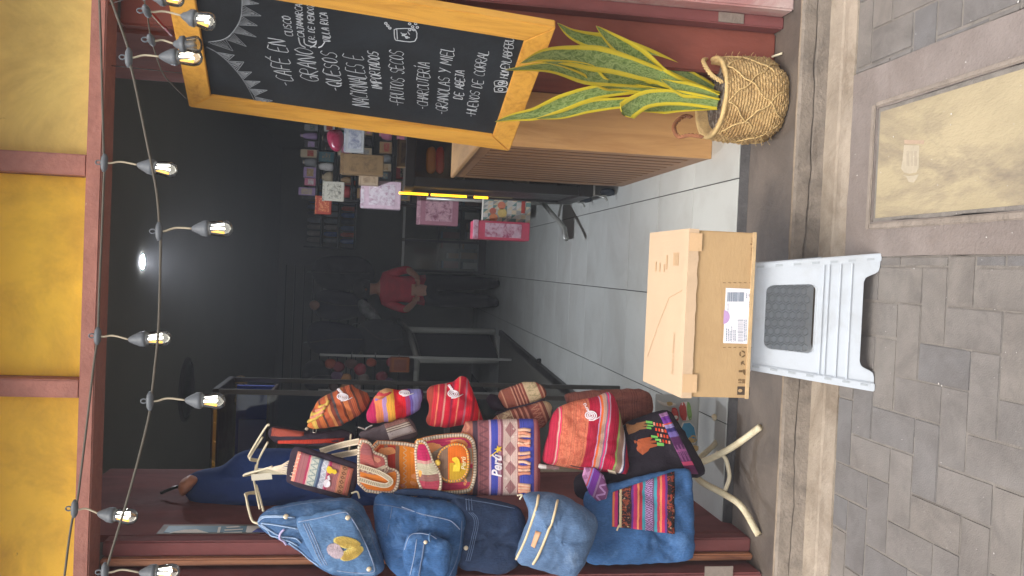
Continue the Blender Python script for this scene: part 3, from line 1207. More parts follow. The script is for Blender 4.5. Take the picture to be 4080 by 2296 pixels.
# ================================================================= THE SHOP FRONT
red_mat = M('oxide_red_paint', (136, 78, 66), 0.85, 0.2, 3, 0.2, 40, 0.08, stain=(92, 50, 44), stain_amt=0.5, stain_scale=4, stretch=(1, 1, 0.4), wear=(176, 128, 110), wear_at=0.68)
red_dark = M('maroon_paint', (132, 80, 78), 0.85, 0.2, 3, 0.2, 40, 0.08, stain=(86, 50, 50), stain_amt=0.5, stain_scale=4, stretch=(1, 1, 0.4), wear=(170, 124, 112), wear_at=0.68)
beam_mat = M('beam_paint', (158, 104, 90), 0.6, 0.16, 4, 0.3, 60, 0.3, stain=(124, 78, 68), stain_amt=0.5, stain_scale=8, wear=(206, 178, 150), wear_at=0.68)
pink_mat = M('pilaster_paint', (176, 128, 124), 0.65, 0.12, 4, 0.25, 60, 0.3, stain=(206, 192, 184), stain_amt=0.75, stain_scale=3, wear=(224, 214, 206), wear_at=0.64)
strip_mat = MW('worn_wood_edge', (172, 116, 82), (126, 76, 60), 'Z', 10, 0.6)
conc_patch = M('cement_patch', (138, 126, 116), 0.9, 0.2, 9, 0.4, 60, 0.2)

front = thing('shop_front', (0, 2.8, 0.1), 'oxide red painted wooden shop front around the open doorway', 'shop front')
# lintel beam
box('lintel', (-1.55, 2.68, 2.243), (1.45, 2.785, 2.287), beam_mat, front, 0.004)
# yellow transom panels with red mullions between them
ypanel = [M('yellow_paint_a', (238, 188, 72), 0.7, 0.1, 3, 0.12, 40, 0.15, stain=(166, 118, 56), stain_amt=0.5, stain_scale=2.5, wear=(150, 108, 60), wear_at=0.67),
          M('yellow_paint_b', (238, 190, 70), 0.7, 0.1, 3, 0.12, 40, 0.15, stain=(178, 132, 58), stain_amt=0.5, stain_scale=2.5, wear=(150, 108, 60), wear_at=0.67),
          M('yellow_paint_c', (226, 194, 112), 0.7, 0.1, 3, 0.12, 40, 0.15, stain=(170, 134, 76), stain_amt=0.5, stain_scale=2.5, wear=(150, 108, 60), wear_at=0.67)]
mx1, mx2 = at(100, 1545, 2.70).x, at(100, 645, 2.70).x
for (a, b, mt) in ((-1.55, mx1 - 0.028, ypanel[0]), (mx1 + 0.028, mx2 - 0.032, ypanel[1]), (mx2 + 0.032, 1.45, ypanel[2])):
    box('transom_panel', (a, 2.755, 2.289), (b, 2.772, 2.72), mt, front, 0.002)
box('mullion', (mx1 - 0.027, 2.692, 2.289), (mx1 + 0.027, 2.7745, 2.72), beam_mat, front, 0.004)
box('mullion', (mx2 - 0.031, 2.692, 2.289), (mx2 + 0.031, 2.7745, 2.72), beam_mat, front, 0.004)
soffit = M('soffit_paint', (150, 128, 120), 0.8, 0.12, 3, 0.2, 40, 0.2)
box('canopy', (-1.9, 2.56, 2.60), (1.9, 2.69, 2.70), soffit, front, 0.006)
box('upper_wall', (-1.9, 2.74, 2.725), (1.9, 2.86, 3.6), pink_mat, front, 0)

# right jamb: painted post, narrow maroon slip, pink pilaster
RJ = 2.80
box('post', (0.700, RJ, 0.1), (0.852, RJ + 0.06, 2.242), red_mat, front, 0.006)
box('post_slip', (0.853, 2.745, 0.1), (0.893, RJ + 0.05, 2.242), red_dark, front, 0.004)
box('pilaster', (0.894, 2.675, 0.1), (1.9, 2.86, 2.242), pink_mat, front, 0.006)
box('reveal_panel', (0.690, RJ + 0.061, 0.1), (0.712, 3.62, 2.5), red_mat, front, 0.003)
a, b = at(2862, 115, 2.74), at(2972, 125, 2.74)
box('cement_patch', (0.857, 2.7415, a.z - 0.09), (0.890, 2.7455, a.z), conc_patch, front, 0.001)
# left jamb
LJ = 2.80
xa = at(2000, 2150, LJ).x
xb = at(2000, 2207, LJ).x
xc = at(2000, 2238, LJ).x
box('post', (xb, LJ, 0.1), (xa, LJ + 0.06, 2.242), red_dark, front, 0.005)
box('wood_strip', (xb - 0.022, LJ - 0.022, 0.1), (xb - 0.001, LJ + 0.05, 2.242), strip_mat, front, 0.005)
box('wood_strip', (xc, LJ - 0.012, 0.1), (xb - 0.023, LJ + 0.05, 2.242), strip_mat, front, 0.004)
box('pilaster', (-1.9, 2.70, 0.1), (xc - 0.012, 2.86, 2.242), red_dark, front, 0.006)
box('reveal_panel', (xa - 0.022, LJ + 0.061, 0.1), (xa + 0.001, 3.75, 2.5), red_dark, front, 0.003)
bpx = at(2830, 2270, 2.70)
box('cement_patch', (bpx.x - 0.10, 2.6965, bpx.z - 0.08), (bpx.x + 0.012, 2.7005, bpx.z + 0.02), conc_patch, front, 0.001)

# white paint flakes lying on the right pilaster foot
wf = M('white_paint', (214, 206, 198), 0.7, 0.12, 20, 0.3, 60, 0.2)

# gum, droppings and grit on the paving
fleck = M('pale_fleck', (208, 204, 198), .8, .1, 40, .1, 90, .2)
rf = random.Random(17)
gs = []
for (x, y, s) in [(3740, 1528, 5), (3752, 1537, 4), (3642, 1070, 3.5), (3790, 455, 5), (3788, 498, 2.5), (4056, 8, 5), (3535, 902, 4), (3960, 2205, 3.5), (3120, 2255, 5), (3848, 248, 3.5), (3560, 545, 3), (3930, 945, 3), (4050, 1405, 2.5), (3415, 700, 4)] + [(rf.uniform(3400, 4070), rf.uniform(20, 2280), rf.uniform(1.0, 2.2)) for _ in range(60)]:
    c = gz(x, y, 0.0042)
    n = 7
    V = [c + Vector((0, 0, .0015))] + [c + Vector((cos(2 * pi * k / n), sin(2 * pi * k / n), 0)) * (s / 1700 * rf.uniform(.6, 1.3)) for k in range(n)]
    gs.append((V, [(0, 1 + k, 1 + (k + 1) % n) for k in range(n)]))
v, f = merge_geo(gs)
tag(mesh_obj('grit', v, f, fleck), 'pale flecks of gum and grit scattered over the paving', 'grit', kind='stuff')

# ================================================================= CHALKBOARD
fit_BL, fit_BR, fit_TL = Vector((0.43, 3.0, 0.981)), Vector((0.686, 2.436, 0.951)), Vector((0.476, 2.962, 2.063))
B_BL = at(2030, 603, 3.0)
B_BR = at(2214, 111, 2.436)
B_TL = at(753, 426, 2.962)
bex = (B_BR - B_BL)
BWID = bex.length
bex.normalize()
bez = (B_TL - B_BL)
BHEI = bez.length
bez.normalize()
bez = (bez - bex * bez.dot(bex) * 0.5).normalized()
bn = bex.cross(bez).normalized()          # faces the street
if bn.dot(CAM - B_BL) < 0:
    bn = -bn
frame_wood = MW('honey_pine', (214, 158, 66), (186, 128, 46), 'Z', 7, 0.45)
frame_wood_x = MW('honey_pine_cross', (214, 158, 66), (186, 128, 46), 'X', 7, 0.45)
slate = M('blackboard_paint', (30, 33, 36), 0.7, 0.25, 5, 0.1, 60, 0.3, stain=(44, 50, 56), stain_amt=0.5, stain_scale=3)
chalk = M('chalk', (178, 182, 186), 0.95, 0.12, 60, 0.3, 200, 0.1)
chalk_dim = M('chalk_faint', (128, 132, 136), 0.95, 0.2, 60, 0.3, 200, 0.1)
board = thing('chalkboard', B_BL, 'large chalkboard menu in a honey coloured wooden frame hung at the right of the doorway', 'chalkboard')
FW, FT = 0.075, 0.03


def bp(u, v, d=0.0):
    return B_BL + bex * u + bez * v + bn * d


def frame_bar(name, pts, mat):
    bm = bmesh.new()
    vs_ = [bm.verts.new(bp(u, v, 0.0)) for u, v in pts]
    f = bm.faces.new(vs_)
    r = bmesh.ops.extrude_face_region(bm, geom=[f])
    for v in [e for e in r['geom'] if isinstance(e, bmesh.types.BMVert)]:
        v.co -= bn * FT
    bmesh.ops.recalc_face_normals(bm, faces=bm.faces)
    bev(bm, 0.0025, 2)
    return bm_obj(name, bm, mat, board)


W_, H_ = BWID, BHEI
frame_bar('frame_rail', [(0, 0), (W_, 0), (W_ - FW, FW), (FW, FW)], frame_wood_x)
frame_bar('frame_rail', [(0, H_), (FW, H_ - FW), (W_ - FW, H_ - FW), (W_, H_)], frame_wood_x)
frame_bar('frame_stile', [(0, 0.001), (FW, FW + 0.001), (FW, H_ - FW - 0.001), (0, H_ - 0.001)], frame_wood)
frame_bar('frame_stile', [(W_, 0.001), (W_, H_ - 0.001), (W_ - FW, H_ - FW - 0.001), (W_ - FW, FW + 0.001)], frame_wood)
obox('writing_panel', bp(FW - 0.004, FW - 0.004, -0.016), bex * (W_ - 2 * FW + 0.008), bez * (H_ - 2 * FW + 0.008), bn * 0.006, slate, board, 0.0)
SURF = -0.0095


def buv(x, y):
    p = onplane(x, y, bp(0, 0, SURF), bn) - B_BL
    return p.dot(bex), p.dot(bez)


def chalk_line(name, lines, r=0.0022, mat=chalk, seed=0):
    gs = []
    for q in lines:
        q2 = smooth_line([(a, b, 0) for a, b in q], 3) if len(q) > 2 else [Vector((a, b, 0)) for a, b in q]
        pts = [bp(p.x, p.y, SURF + 0.0008) for p in q2]
        if len(pts) >= 2:
            gs.append(tube_geo(pts, r, 5, flat=0.5))
    v, f = merge_geo(gs)
    return mesh_obj(name, v, f, mat, board)


def chalk_text(txt, pl, pr, x_top, seed, r=0.0022, gap=0.3, slant=0.08):
    """pl / pr: photo points at the left and right end of the base line; x_top: photo x of the letter tops at the left end"""
    u0, v0 = buv(*pl)
    u1, v1 = buv(*pr)
    _, vt = buv(x_top, pl[1])
    st = strokes(txt, 0, 1, 0, 1, seed=seed, gap=gap, slant=slant)
    h = vt - v0
    lines = [[(u0 + (u1 - u0) * a, v0 + (v1 - v0) * a + h * b) for a, b in q] for q in st]
    chalk_line('chalk_lettering', lines, r)


Z2 = lambda a, b: (1000 + a * .792, b * .792)
for i, (t, l, r_, tp, g) in enumerate((
        ('-CAFÉ EN', (215, 437), (178, 208), 130, 0.3), ('CUSCO', (212, 185), (200, 86), 172, 0.3),
        ('GRANO', (345, 415), (312, 252), 256, 0.3), ('CAJAMARCA', (270, 190), (258, 24), 236, 0.25),
        ('R. DE MENDOZA', (322, 200), (315, 6), 292, 0.2), ('VILLA RICA', (400, 214), (385, 68), 362, 0.25),
        ('-QUESOS', (460, 462), (432, 268), 384, 0.3), ('NACIONALES E', (598, 540), (560, 284), 512, 0.28),
        ('IMPORTADOS', (662, 452), (640, 264), 610, 0.25), ('-FRUTOS SECOS', (768, 536), (770, 262), 702, 0.25),
        ('-CHARCUTERÍA', (888, 552), (900, 318), 832, 0.25), ('-GRANOLAS Y MIEL', (984, 578), (1022, 240), 926, 0.22),
        ('DE ABEJA', (1066, 500), (1076, 358), 1022, 0.25), ('-HUEVOS DE CORRAL', (1128, 590), (1200, 258), 1078, 0.2),
        ('@ HONEYLABPERU', (1288, 424), (1325, 196), 1246, 0.2))):
    chalk_text(t, Z2(*l), Z2(*r_), Z2(tp, 0)[0], i + 3, 0.0015 if len(t) < 12 else 0.0012, g)

# drawings: brace lines, jar with nuts, app icons, the big arc with sun rays
lines = []
for pts in ([(240, 190), (250, 225), (275, 240)], [(268, 195), (275, 225), (330, 238)], [(330, 205), (325, 225), (300, 240)], [(340, 240), (358, 232), (372, 212)], [(290, 205), (312, 214), (330, 210)]):
    lines.append([buv(*Z2(*p)) for p in pts])
chalk_line('chalk_brace', lines, 0.002)
lines = []
for pts in ([(722, 150), (725, 195), (745, 205), (825, 208), (828, 150), (745, 145), (722, 150)], [(735, 150), (738, 198)], [(755, 165), (780, 185), (800, 190)], [(760, 180), (785, 170)], [(790, 160), (800, 175)]):
    lines.append([buv(*Z2(*p)) for p in pts])
for (a, b) in ((800, 150), (815, 135), (830, 120), (800, 120), (820, 150), (838, 138), (770, 175), (785, 188), (690, 130), (680, 118), (700, 142)):
    q = []
    for k in range(9):
        q.append(buv(*Z2(a + 6 * cos(k * pi / 4), b + 5 * sin(k * pi / 4))))
    lines.append(q)
chalk_line('chalk_drawing', lines, 0.0016)
lines = []
for (y0, y1) in ((462, 438), (432, 408)):
    lines.append([buv(*Z2(*p)) for p in ((1228, y0), (1228, y1), (1284, y1), (1284, y0), (1228, y0))])
    lines.append([buv(*Z2(1256 + 12 * cos(k * pi / 4), (y0 + y1) / 2 + 7 * sin(k * pi / 4))) for k in range(9)])
chalk_line('chalk_icons', lines, 0.0016)
Z8 = lambda a, b: (500 + a * .3448, b * .3448)
arc = [(1350, -60), (1350, 100), (1330, 230), (1270, 340), (1190, 430), (1100, 470), (960, 490)]
arc2 = [(940, 545), (1060, 610), (1180, 710), (1290, 830), (1370, 940), (1440, 1060), (1490, 1160), (1520, 1215)]
chalk_line('chalk_arc', [[buv(*Z8(*p)) for p in arc], [buv(*Z8(*p)) for p in arc2]], 0.0016, chalk_dim)
lines = []
tips = [((1352, -20), (1545, 45), (1355, 60)), ((1352, 60), (1570, 185), (1345, 185)), ((1345, 190), (1528, 300), (1295, 290)), ((1290, 300), (1515, 430), (1240, 375)), ((1240, 380), (1400, 540), (1160, 455)), ((1160, 460), (1245, 590), (980, 500)),
        ((1050, 605), (1260, 640), (1180, 705)), ((1185, 710), (1370, 720), (1290, 825)), ((1290, 830), (1460, 835), (1360, 920)), ((1365, 935), (1560, 945), (1430, 1020)), ((1430, 1030), (1640, 1045), (1490, 1110)), ((1490, 1120), (1700, 1165), (1525, 1205))]
for a, t, b in tips:
    A, T, Bq = Vector(buv(*Z8(*a))), Vector(buv(*Z8(*t))), Vector(buv(*Z8(*b)))
    lines += [[tuple(A), tuple(T)], [tuple(T), tuple(Bq)]]
    for k in range(1, 6):
        s = k / 6
        lines.append([tuple(A.lerp(Bq, s)), tuple(A.lerp(Bq, s).lerp(T, 0.8 - abs(s - .5)))])
chalk_line('chalk_rays', lines, 0.0011, chalk_dim)
wire_mat = M('dark_wire', (70, 66, 62), 0.6, 0.2, 30, 0.1, 90, 0.3)
tube('hanging_wire', [bp(W_ * .25, H_, -0.012), bp(W_ * .25, H_ + .12, -0.012) * 0.5 + Vector((bp(W_ * .25, H_).x, 2.76, 2.244)) * 0.5, Vector((bp(W_ * .25, H_).x, 2.74, 2.243))], 0.0015, wire_mat, board, 6)
tube('hanging_wire', [bp(W_ * .85, H_, -0.012), Vector((bp(W_ * .85, H_).x, 2.70, 2.243))], 0.0015, wire_mat, board, 6)

# small calendar on the red panel above the board
cal = thing('wall_calendar', gx(630, 100, 0.688), 'small red and white calendar on the red panel behind the chalkboard top', 'calendar')
c_red = M('calendar_red', (168, 52, 56), 0.6, 0.15, 20, 0.05, 90, 0.3)
c_wht = M('calendar_white', (206, 198, 186), 0.7, 0.08, 20, 0.05, 90, 0.3)
c_blk = M('calendar_ink', (74, 58, 52), 0.7, 0.1, 20, 0.05, 90, 0.3)
cp = Vector((0.0, 0, 0))
ca, cb = gx(602, 45, 0.688), gx(680, 140, 0.688)
cy0, cy1, cz0, cz1 = min(ca.y, cb.y), max(ca.y, cb.y), min(ca.z, cb.z), max(ca.z, cb.z)
box('backing', (0.684, cy0, cz0), (0.6895, cy1, cz1), c_red, cal, 0.0)
ym = cy0 + (cy1 - cy0) * 0.62
box('sheet', (0.6815, cy0 + 0.005, cz0 + 0.005), (0.6835, ym, cz1 - 0.005), c_wht, cal, 0.0)
for i in range(3):
    for j in range(3):
        y = cy0 + 0.02 + (ym - cy0 - 0.03) * i / 3
        z = cz0 + 0.02 + (cz1 - cz0 - 0.03) * j / 3
        box('printed_day', (0.6805, y, z), (0.6812, y + (ym - cy0) * .16, z + (cz1 - cz0) * .14), c_blk, cal, 0.0)

# ================================================================= WOODEN COUNTER
ply = MW('pale_plywood', (196, 150, 96), (176, 128, 78), 'Z', 5, 0.5)
ply_x = MW('pale_plywood_top', (204, 160, 108), (184, 138, 90), 'Y', 5, 0.5)
slat_mat = MW('slat_wood', (158, 114, 74), (132, 90, 56), 'Z', 6, 0.5, rnd=0.12)
groove = M('slat_gap_shade', (92, 65, 44), 0.8, 0.2, 12, 0.1, 60, 0.2)  # shade of the gaps between slats, painted as a dark backing
KX0, KX1, KY0, KY1, KZ0, KZ1 = 0.474, 0.686, 3.262, 4.54, FLOOR_Z, 1.07
counter = thing('wooden_counter', ((KX0 + KX1) / 2, (KY0 + KY1) / 2, FLOOR_Z), 'pale wooden shop counter with a slatted side and plain plywood end', 'counter')
box('end_panel', (KX0, KY0, KZ0), (KX1, KY0 + 0.02, KZ1 - 0.021), ply, counter, 0.002)
box('core', (KX0 + 0.0042, KY0 + 0.021, KZ0), (KX1, KY1, KZ1 - 0.021), groove, counter, 0.0)
box('counter_top', (KX0 - 0.004, KY0 - 0.004, KZ1 - 0.02), (KX1, KY1 + 0.01, KZ1), ply_x, counter, 0.003)
box('skirting', (KX0 + 0.002, KY0 + 0.021, KZ0), (KX0 + 0.004, KY1, KZ0 + 0.06), slat_mat, counter, 0.001)
box('top_rail', (KX0 + 0.002, KY0 + 0.021, KZ1 - 0.07), (KX0 + 0.004, KY1, KZ1 - 0.021), slat_mat, counter, 0.001)
box('back_stile', (KX0 + 0.001, KY1 - 0.09, KZ0 + 0.061), (KX0 + 0.004, KY1, KZ1 - 0.071), slat_mat, counter, 0.001)
bm = bmesh.new()
sw = 0.056
bm_box(bm, (0, -sw / 2, 0), (0.002, 0, 0), (0, sw, 0), (0, 0, KZ1 - KZ0 - 0.133))
bmesh.ops.recalc_face_normals(bm, faces=bm.faces)
bev(bm, 0.0006, 1)
me = bpy.data.meshes.new('slat')
bm.to_mesh(me)
bm.free()
me.materials.append(slat_mat)
y = KY0 + 0.055
while y < KY1 - 0.11:
    o = bpy.data.objects.new('slat', me)
    COL.objects.link(o)
    o.location = (KX0 + 0.002, y, KZ0 + 0.0615)
    adopt_world(o, counter)
    y += 0.088

# ================================================================= SNAKE PLANT IN A BASKET
pc = gz(3095, 398, SLAB_Z)
PC = Vector((0.612, 2.79, SLAB_Z))
PR, PH = 0.128, 0.232
rope = M('seagrass', (194, 162, 112), 0.85, 0.2, 30, 0.6, 160, 0.2, stain=(150, 112, 66), stain_amt=0.55, stain_scale=12)
rope_l = M('seagrass_cord', (206, 176, 122), 0.85, 0.15, 40, 0.5, 200, 0.2)
rope_d = M('seagrass_brown', (150, 100, 70), 0.85, 0.2, 40, 0.5, 200, 0.2)
soil = M('potting_soil', (74, 60, 50), 0.95, 0.4, 60, 0.8, 120, 0.1, stain=(180, 172, 160), stain_amt=0.6, stain_scale=50)
plant = thing('potted_plant', PC, 'tall variegated snake plant in a woven seagrass basket on the step', 'potted plant')


def pot_r(h):
    t = h / PH
    return PR * (1.06 - 0.22 * max(0.0, 1 - t / 0.28) ** 2.2 - 0.05 * t + 0.05 * sin(pi * t))


rows = 24
prof = []
for i in range(rows):
    h0 = PH * i / rows
    for k in range(4):
        h = h0 + PH / rows * k / 4
        prof.append((pot_r(h) + 0.0045 * sin(pi * k / 4), h))
prof.append((pot_r(PH), PH))


def weave_mod(r, h, a, i):
    row = int(h / PH * rows + 1e-6)
    return r + 0.0022 * sin(a * 34 + (pi if row % 2 else 0)) + 0.010 * noise.noise(Vector((cos(a) * 2, sin(a) * 2, h * 9))) + 0.004 * noise.noise(Vector((cos(a) * 9, sin(a) * 9, h * 40)))


lathe('basket', [(0.02, 0.002)] + prof + [(pot_r(PH) - 0.012, PH), (pot_r(PH) - 0.018, PH - 0.05)], PC, rope, plant, n=96, mod=lambda r, h, a, i: weave_mod(r, h, a, i) if r > 0.05 else r, cap=False)
lathe('soil', [(0.005, PH - 0.028), (0.06, PH - 0.027), (pot_r(PH) - 0.016, PH - 0.034)], PC, soil, plant, n=32, cap=False, mod=lambda r, h, a, i: r)


def on_pot(a, h, lift=0.006):
    r = pot_r(h) + lift
    return PC + Vector((cos(a) * r, sin(a) * r, h))


# rim cord and criss-cross cords
tube('rim_cord', [on_pot(2 * pi * k / 40, PH - 0.004, 0.003) for k in range(40)], 0.0075, rope_l, plant, 8, closed=True)
for k in range(7):
    a0 = 2 * pi * k / 7
    for sgn in (1, -1):
        pts = [on_pot(a0 + sgn * 1.3 * t / 12 + 0.05 * sin(t * 1.7 + k), PH - 0.012 - (PH - 0.03) * t / 12, 0.005) for t in range(13)]
        tube('cross_cord', pts, 0.0030, rope_l, plant, 6)


gs = []
rs_ = random.Random(31)
for k in range(70):
    a, h = rs_.uniform(pi, 2 * pi), rs_.uniform(0.02, PH)
    p0 = on_pot(a, h, 0.004)
    p1 = p0 + Vector((cos(a + rs_.uniform(-1, 1)), sin(a + rs_.uniform(-1, 1)), rs_.uniform(-.8, .8))) * rs_.uniform(.008, .022)
    gs.append(tube_geo([p0, p0.lerp(p1, .5) + Vector((0, 0, .003)), p1], 0.0007, 4))
v, f = merge_geo(gs)
mesh_obj('loose_fibres', v, f, rope_l, plant)['kind'] = 'stuff'


def braid(name, pts, r, mat, parent):
    P = smooth_line(pts, 8)
    gs = []
    for ph in (0, 2 * pi / 3, 4 * pi / 3):
        q = []
        for i, p in enumerate(P):
            a = i * 0.85 + ph
            q.append(p + Vector((cos(a), 0.6 * sin(a), sin(a))) * r * 0.8)
        gs.append(tube_geo(q, r * 0.8, 6))
    v, f = merge_geo(gs)
    return mesh_obj(name, v, f, mat, parent, smooth=True)


def s7(a, b):
    return (2500 + a * .3172, 180 + b * .3172)


hr = [at(*s7(1190, 470), 2.70), at(*s7(1060, 380), 2.71), at(*s7(980, 270), 2.74), at(*s7(955, 190), 2.78), at(*s7(1030, 175), 2.82), at(*s7(1150, 200), 2.80)]
braid('handle', hr, 0.005, rope_l, plant)
hl = [at(*s7(800, 900), 2.86), at(*s7(700, 900), 2.85), at(*s7(600, 990), 2.83), at(*s7(590, 1070), 2.80), at(*s7(650, 1150), 2.77), at(*s7(780, 1130), 2.75), at(*s7(940, 1150), 2.73)]
braid('handle', hl, 0.005, rope_d, plant)

# leaves
lm, nt, b = new_mat('snake_leaf')
tc = nd(nt, 'ShaderNodeTexCoord')
sp = nd(nt, 'ShaderNodeSeparateXYZ')
lk(nt, tc.outputs['UV'], sp.inputs[0])
U, V_ = sp.outputs[0], sp.outputs[1]
nz = noise_n(nt, mapping(nt, tc.outputs['UV'], (2.0, 9.0, 1)), 3.0, 4, 0.6, 1.5)
gcol = ramp(nt, nz, [(0.34, lin((88, 112, 56))), (0.46, lin((122, 146, 80))), (0.58, lin((158, 174, 112))), (0.7, lin((108, 134, 70)))])
ed = math_n(nt, 'ABSOLUTE', math_n(nt, 'SUBTRACT', math_n(nt, 'MULTIPLY', U, 2.0), 1.0))
ed = math_n(nt, 'ADD', ed, math_n(nt, 'MULTIPLY', math_n(nt, 'SUBTRACT', noise_n(nt, mapping(nt, tc.outputs['UV'], (1, 4, 1)), 2.0, 2), 0.5), 0.18))
k = math_n(nt, 'GREATER_THAN', ed, 0.6)
cc = mixc(nt, k, gcol, lin((222, 200, 52)))
lk(nt, cc, b.inputs['Base Color'])
b.inputs['Roughness'].default_value = 0.42
b.inputs['Specular IOR Level'].default_value = 0.5
bump(nt, b, nz, 0.1, 0.003)
LEAF = lm


def leaf(px, wpx, Y0, Y1, twist=0.5, cup=0.25, blunt=False):
    """px tip -> base; wpx max width (photo px); Y0 at tip, Y1 at base"""
    q = smooth_line([(p[0], p[1], 0) for p in px], 5)
    n = len(q)
    base = at(q[-1].x, q[-1].y, Y1)
    pts = [at(p.x, p.y, Y0 + (Y1 - Y0) * (i / (n - 1)) ** 0.7) for i, p in enumerate(q)]
    Vv, Ff, uv = [], [], []
    NC = 7
    for i, p in enumerate(pts):
        t = i / (n - 1)
        tg = (pts[min(i + 1, n - 1)] - pts[max(i - 1, 0)]).normalized()
        view = (p - CAM).normalized()
        side = tg.cross(view).normalized()
        nrm = side.cross(tg).normalized()
        if nrm.dot(view) > 0:
            nrm = -nrm
        a = twist * (t - 0.4)
        sd = side * cos(a) + nrm * sin(a)
        nn = nrm * cos(a) - side * sin(a)
        if blunt:
            w = wpx * min(1, (t / 0.1 + 0.25)) * (1 - 0.5 * t)
        else:
            w = wpx * (min(1.0, (t / 0.42)) ** 0.75) * (1 - 0.62 * max(0, t - 0.42) / 0.58)
        w = max(w * 1.22, 1.5) / FPX * (p - CAM).length
        for j in range(NC):
            s = j / (NC - 1) * 2 - 1
            Vv.append(p + sd * (s * w / 2) - nn * ((1 - s * s) * w * cup) + nn * 0.0008)
            uv.append((j / (NC - 1), t))
        for j in range(NC):
            s = j / (NC - 1) * 2 - 1
            Vv.append(p + sd * (s * w / 2 * 0.98) - nn * ((1 - s * s) * w * cup + 0.0022))
            uv.append((j / (NC - 1), t))
    R = 2 * NC
    for i in range(n - 1):
        for j in range(NC - 1):
            a = i * R + j
            Ff.append((a, a + 1, a + R + 1, a + R))
            Ff.append((a + NC, a + NC + R, a + NC + R + 1, a + NC + 1))
        a = i * R
        Ff.append((a, a + R, a + R + NC, a + NC))
        a = i * R + NC - 1
        Ff.append((a, a + NC, a + NC + R, a + R))
    return mesh_obj('leaf', Vv, Ff, LEAF, plant, smooth=True, uvs=uv)


R3 = lambda L: [(2000 + a * .792, b * .792) for a, b in L]
leaf(R3([(-33, 612), (60, 590), (170, 572), (300, 520), (450, 470), (620, 448), (800, 445), (1090, 515)]), 56, 2.66, 2.78, 0.5)
leaf(R3([(170, 598), (300, 580), (450, 535), (600, 518), (780, 505), (1090, 520)]), 42, 2.64, 2.79, -0.4)
leaf(R3([(95, 318), (220, 278), (380, 285), (540, 308), (700, 355), (850, 405), (1090, 490)]), 82, 2.36, 2.80, 0.3)
leaf(R3([(20, 352), (240, 338), (420, 378), (600, 398), (800, 425), (1090, 500)]), 60, 2.36, 2.84, -0.3)
leaf(R3([(215, 312), (330, 325), (440, 360), (520, 425), (640, 440), (1090, 505)]), 46, 2.44, 2.79, 0.6)
leaf(R3([(280, 118), (350, 170), (450, 205), (580, 232), (760, 292), (950, 385), (1090, 462)]), 62, 2.68, 2.83, -0.5)
leaf(R3([(475, 132), (540, 190), (620, 250), (720, 325), (800, 385), (900, 430), (1090, 485)]), 74, 2.60, 2.77, 0.4)
leaf(R3([(640, 228), (740, 262), (860, 330), (980, 400), (1090, 455)]), 56, 2.82, 2.86, -0.4)
leaf(R3([(612, 572), (660, 535), (730, 500), (830, 490), (950, 500), (1090, 525)]), 72, 2.68, 2.76, 0.3, blunt=True)
leaf(R3([(700, 560), (800, 545), (900, 540), (1090, 540)]), 40, 2.74, 2.79, -0.3)
leaf(R3([(800, 400), (900, 445), (1000, 465), (1090, 490)]), 52, 2.70, 2.76, 0.2)

# pale stick lying behind the basket
stick = tag(tube('wooden_stick', [gz(*s7(1560, 225), SLAB_Z + 0.035), gz(*s7(1780, 160), SLAB_Z + 0.012), gz(*s7(1940, 105), SLAB_Z + 0.006)], 0.004, M('pale_stick', (216, 206, 176), 0.7, 0.15, 40, 0.2, 90, 0.3), None, 8), 'thin pale wooden stick lying on the step behind the woven basket', 'stick')
tube('joint', [gz(*s7(1752, 166), SLAB_Z + 0.0142), gz(*s7(1768, 162), SLAB_Z + 0.0135)], 0.0046, c_blk, stick, 8)

# ================================================================= STEP STOOL
plast = M('white_plastic', (198, 204, 210), 0.45, 0.03, 3, 0.03, 90, 0.4, stain=(176, 178, 178), stain_amt=0.4, stain_scale=9)
plast_d = M('white_plastic_shaded', (176, 182, 186), 0.55, 0.05, 6, 0.08, 90, 0.4)  # white plastic with shade put into its colour, for slots and honeycomb
stool = thing('step_stool', (-0.11, 2.43, 0), 'white plastic folding step stool with a window in its front panel', 'stool')
STZ = 0.372
fr_ = gz(3504, 1020, 0.0)
fl_ = gz(3489, 1552, 0.0)
FX0, FX1, FY = fl_.x, fr_.x, (fr_.y + fl_.y) / 2
tr_ = at(3015, 1060, 2.335)
tl_ = at(3010, 1463, 2.335)
TXL, TXR, TY = tl_.x, tr_.x, 2.335


def panel_frame(y0, y1, flip=1):
    """corner function of a sloping leg panel: s across 0..1, h up 0..1, d thickness"""
    def P(s, h, d=0.0):
        xl = FX0 + (TXL - FX0) * h
        xr = FX1 + (TXR - FX1) * h
        return Vector((xl + (xr - xl) * s, y0 + (y1 - y0) * h + flip * d, STZ * h))
    return P


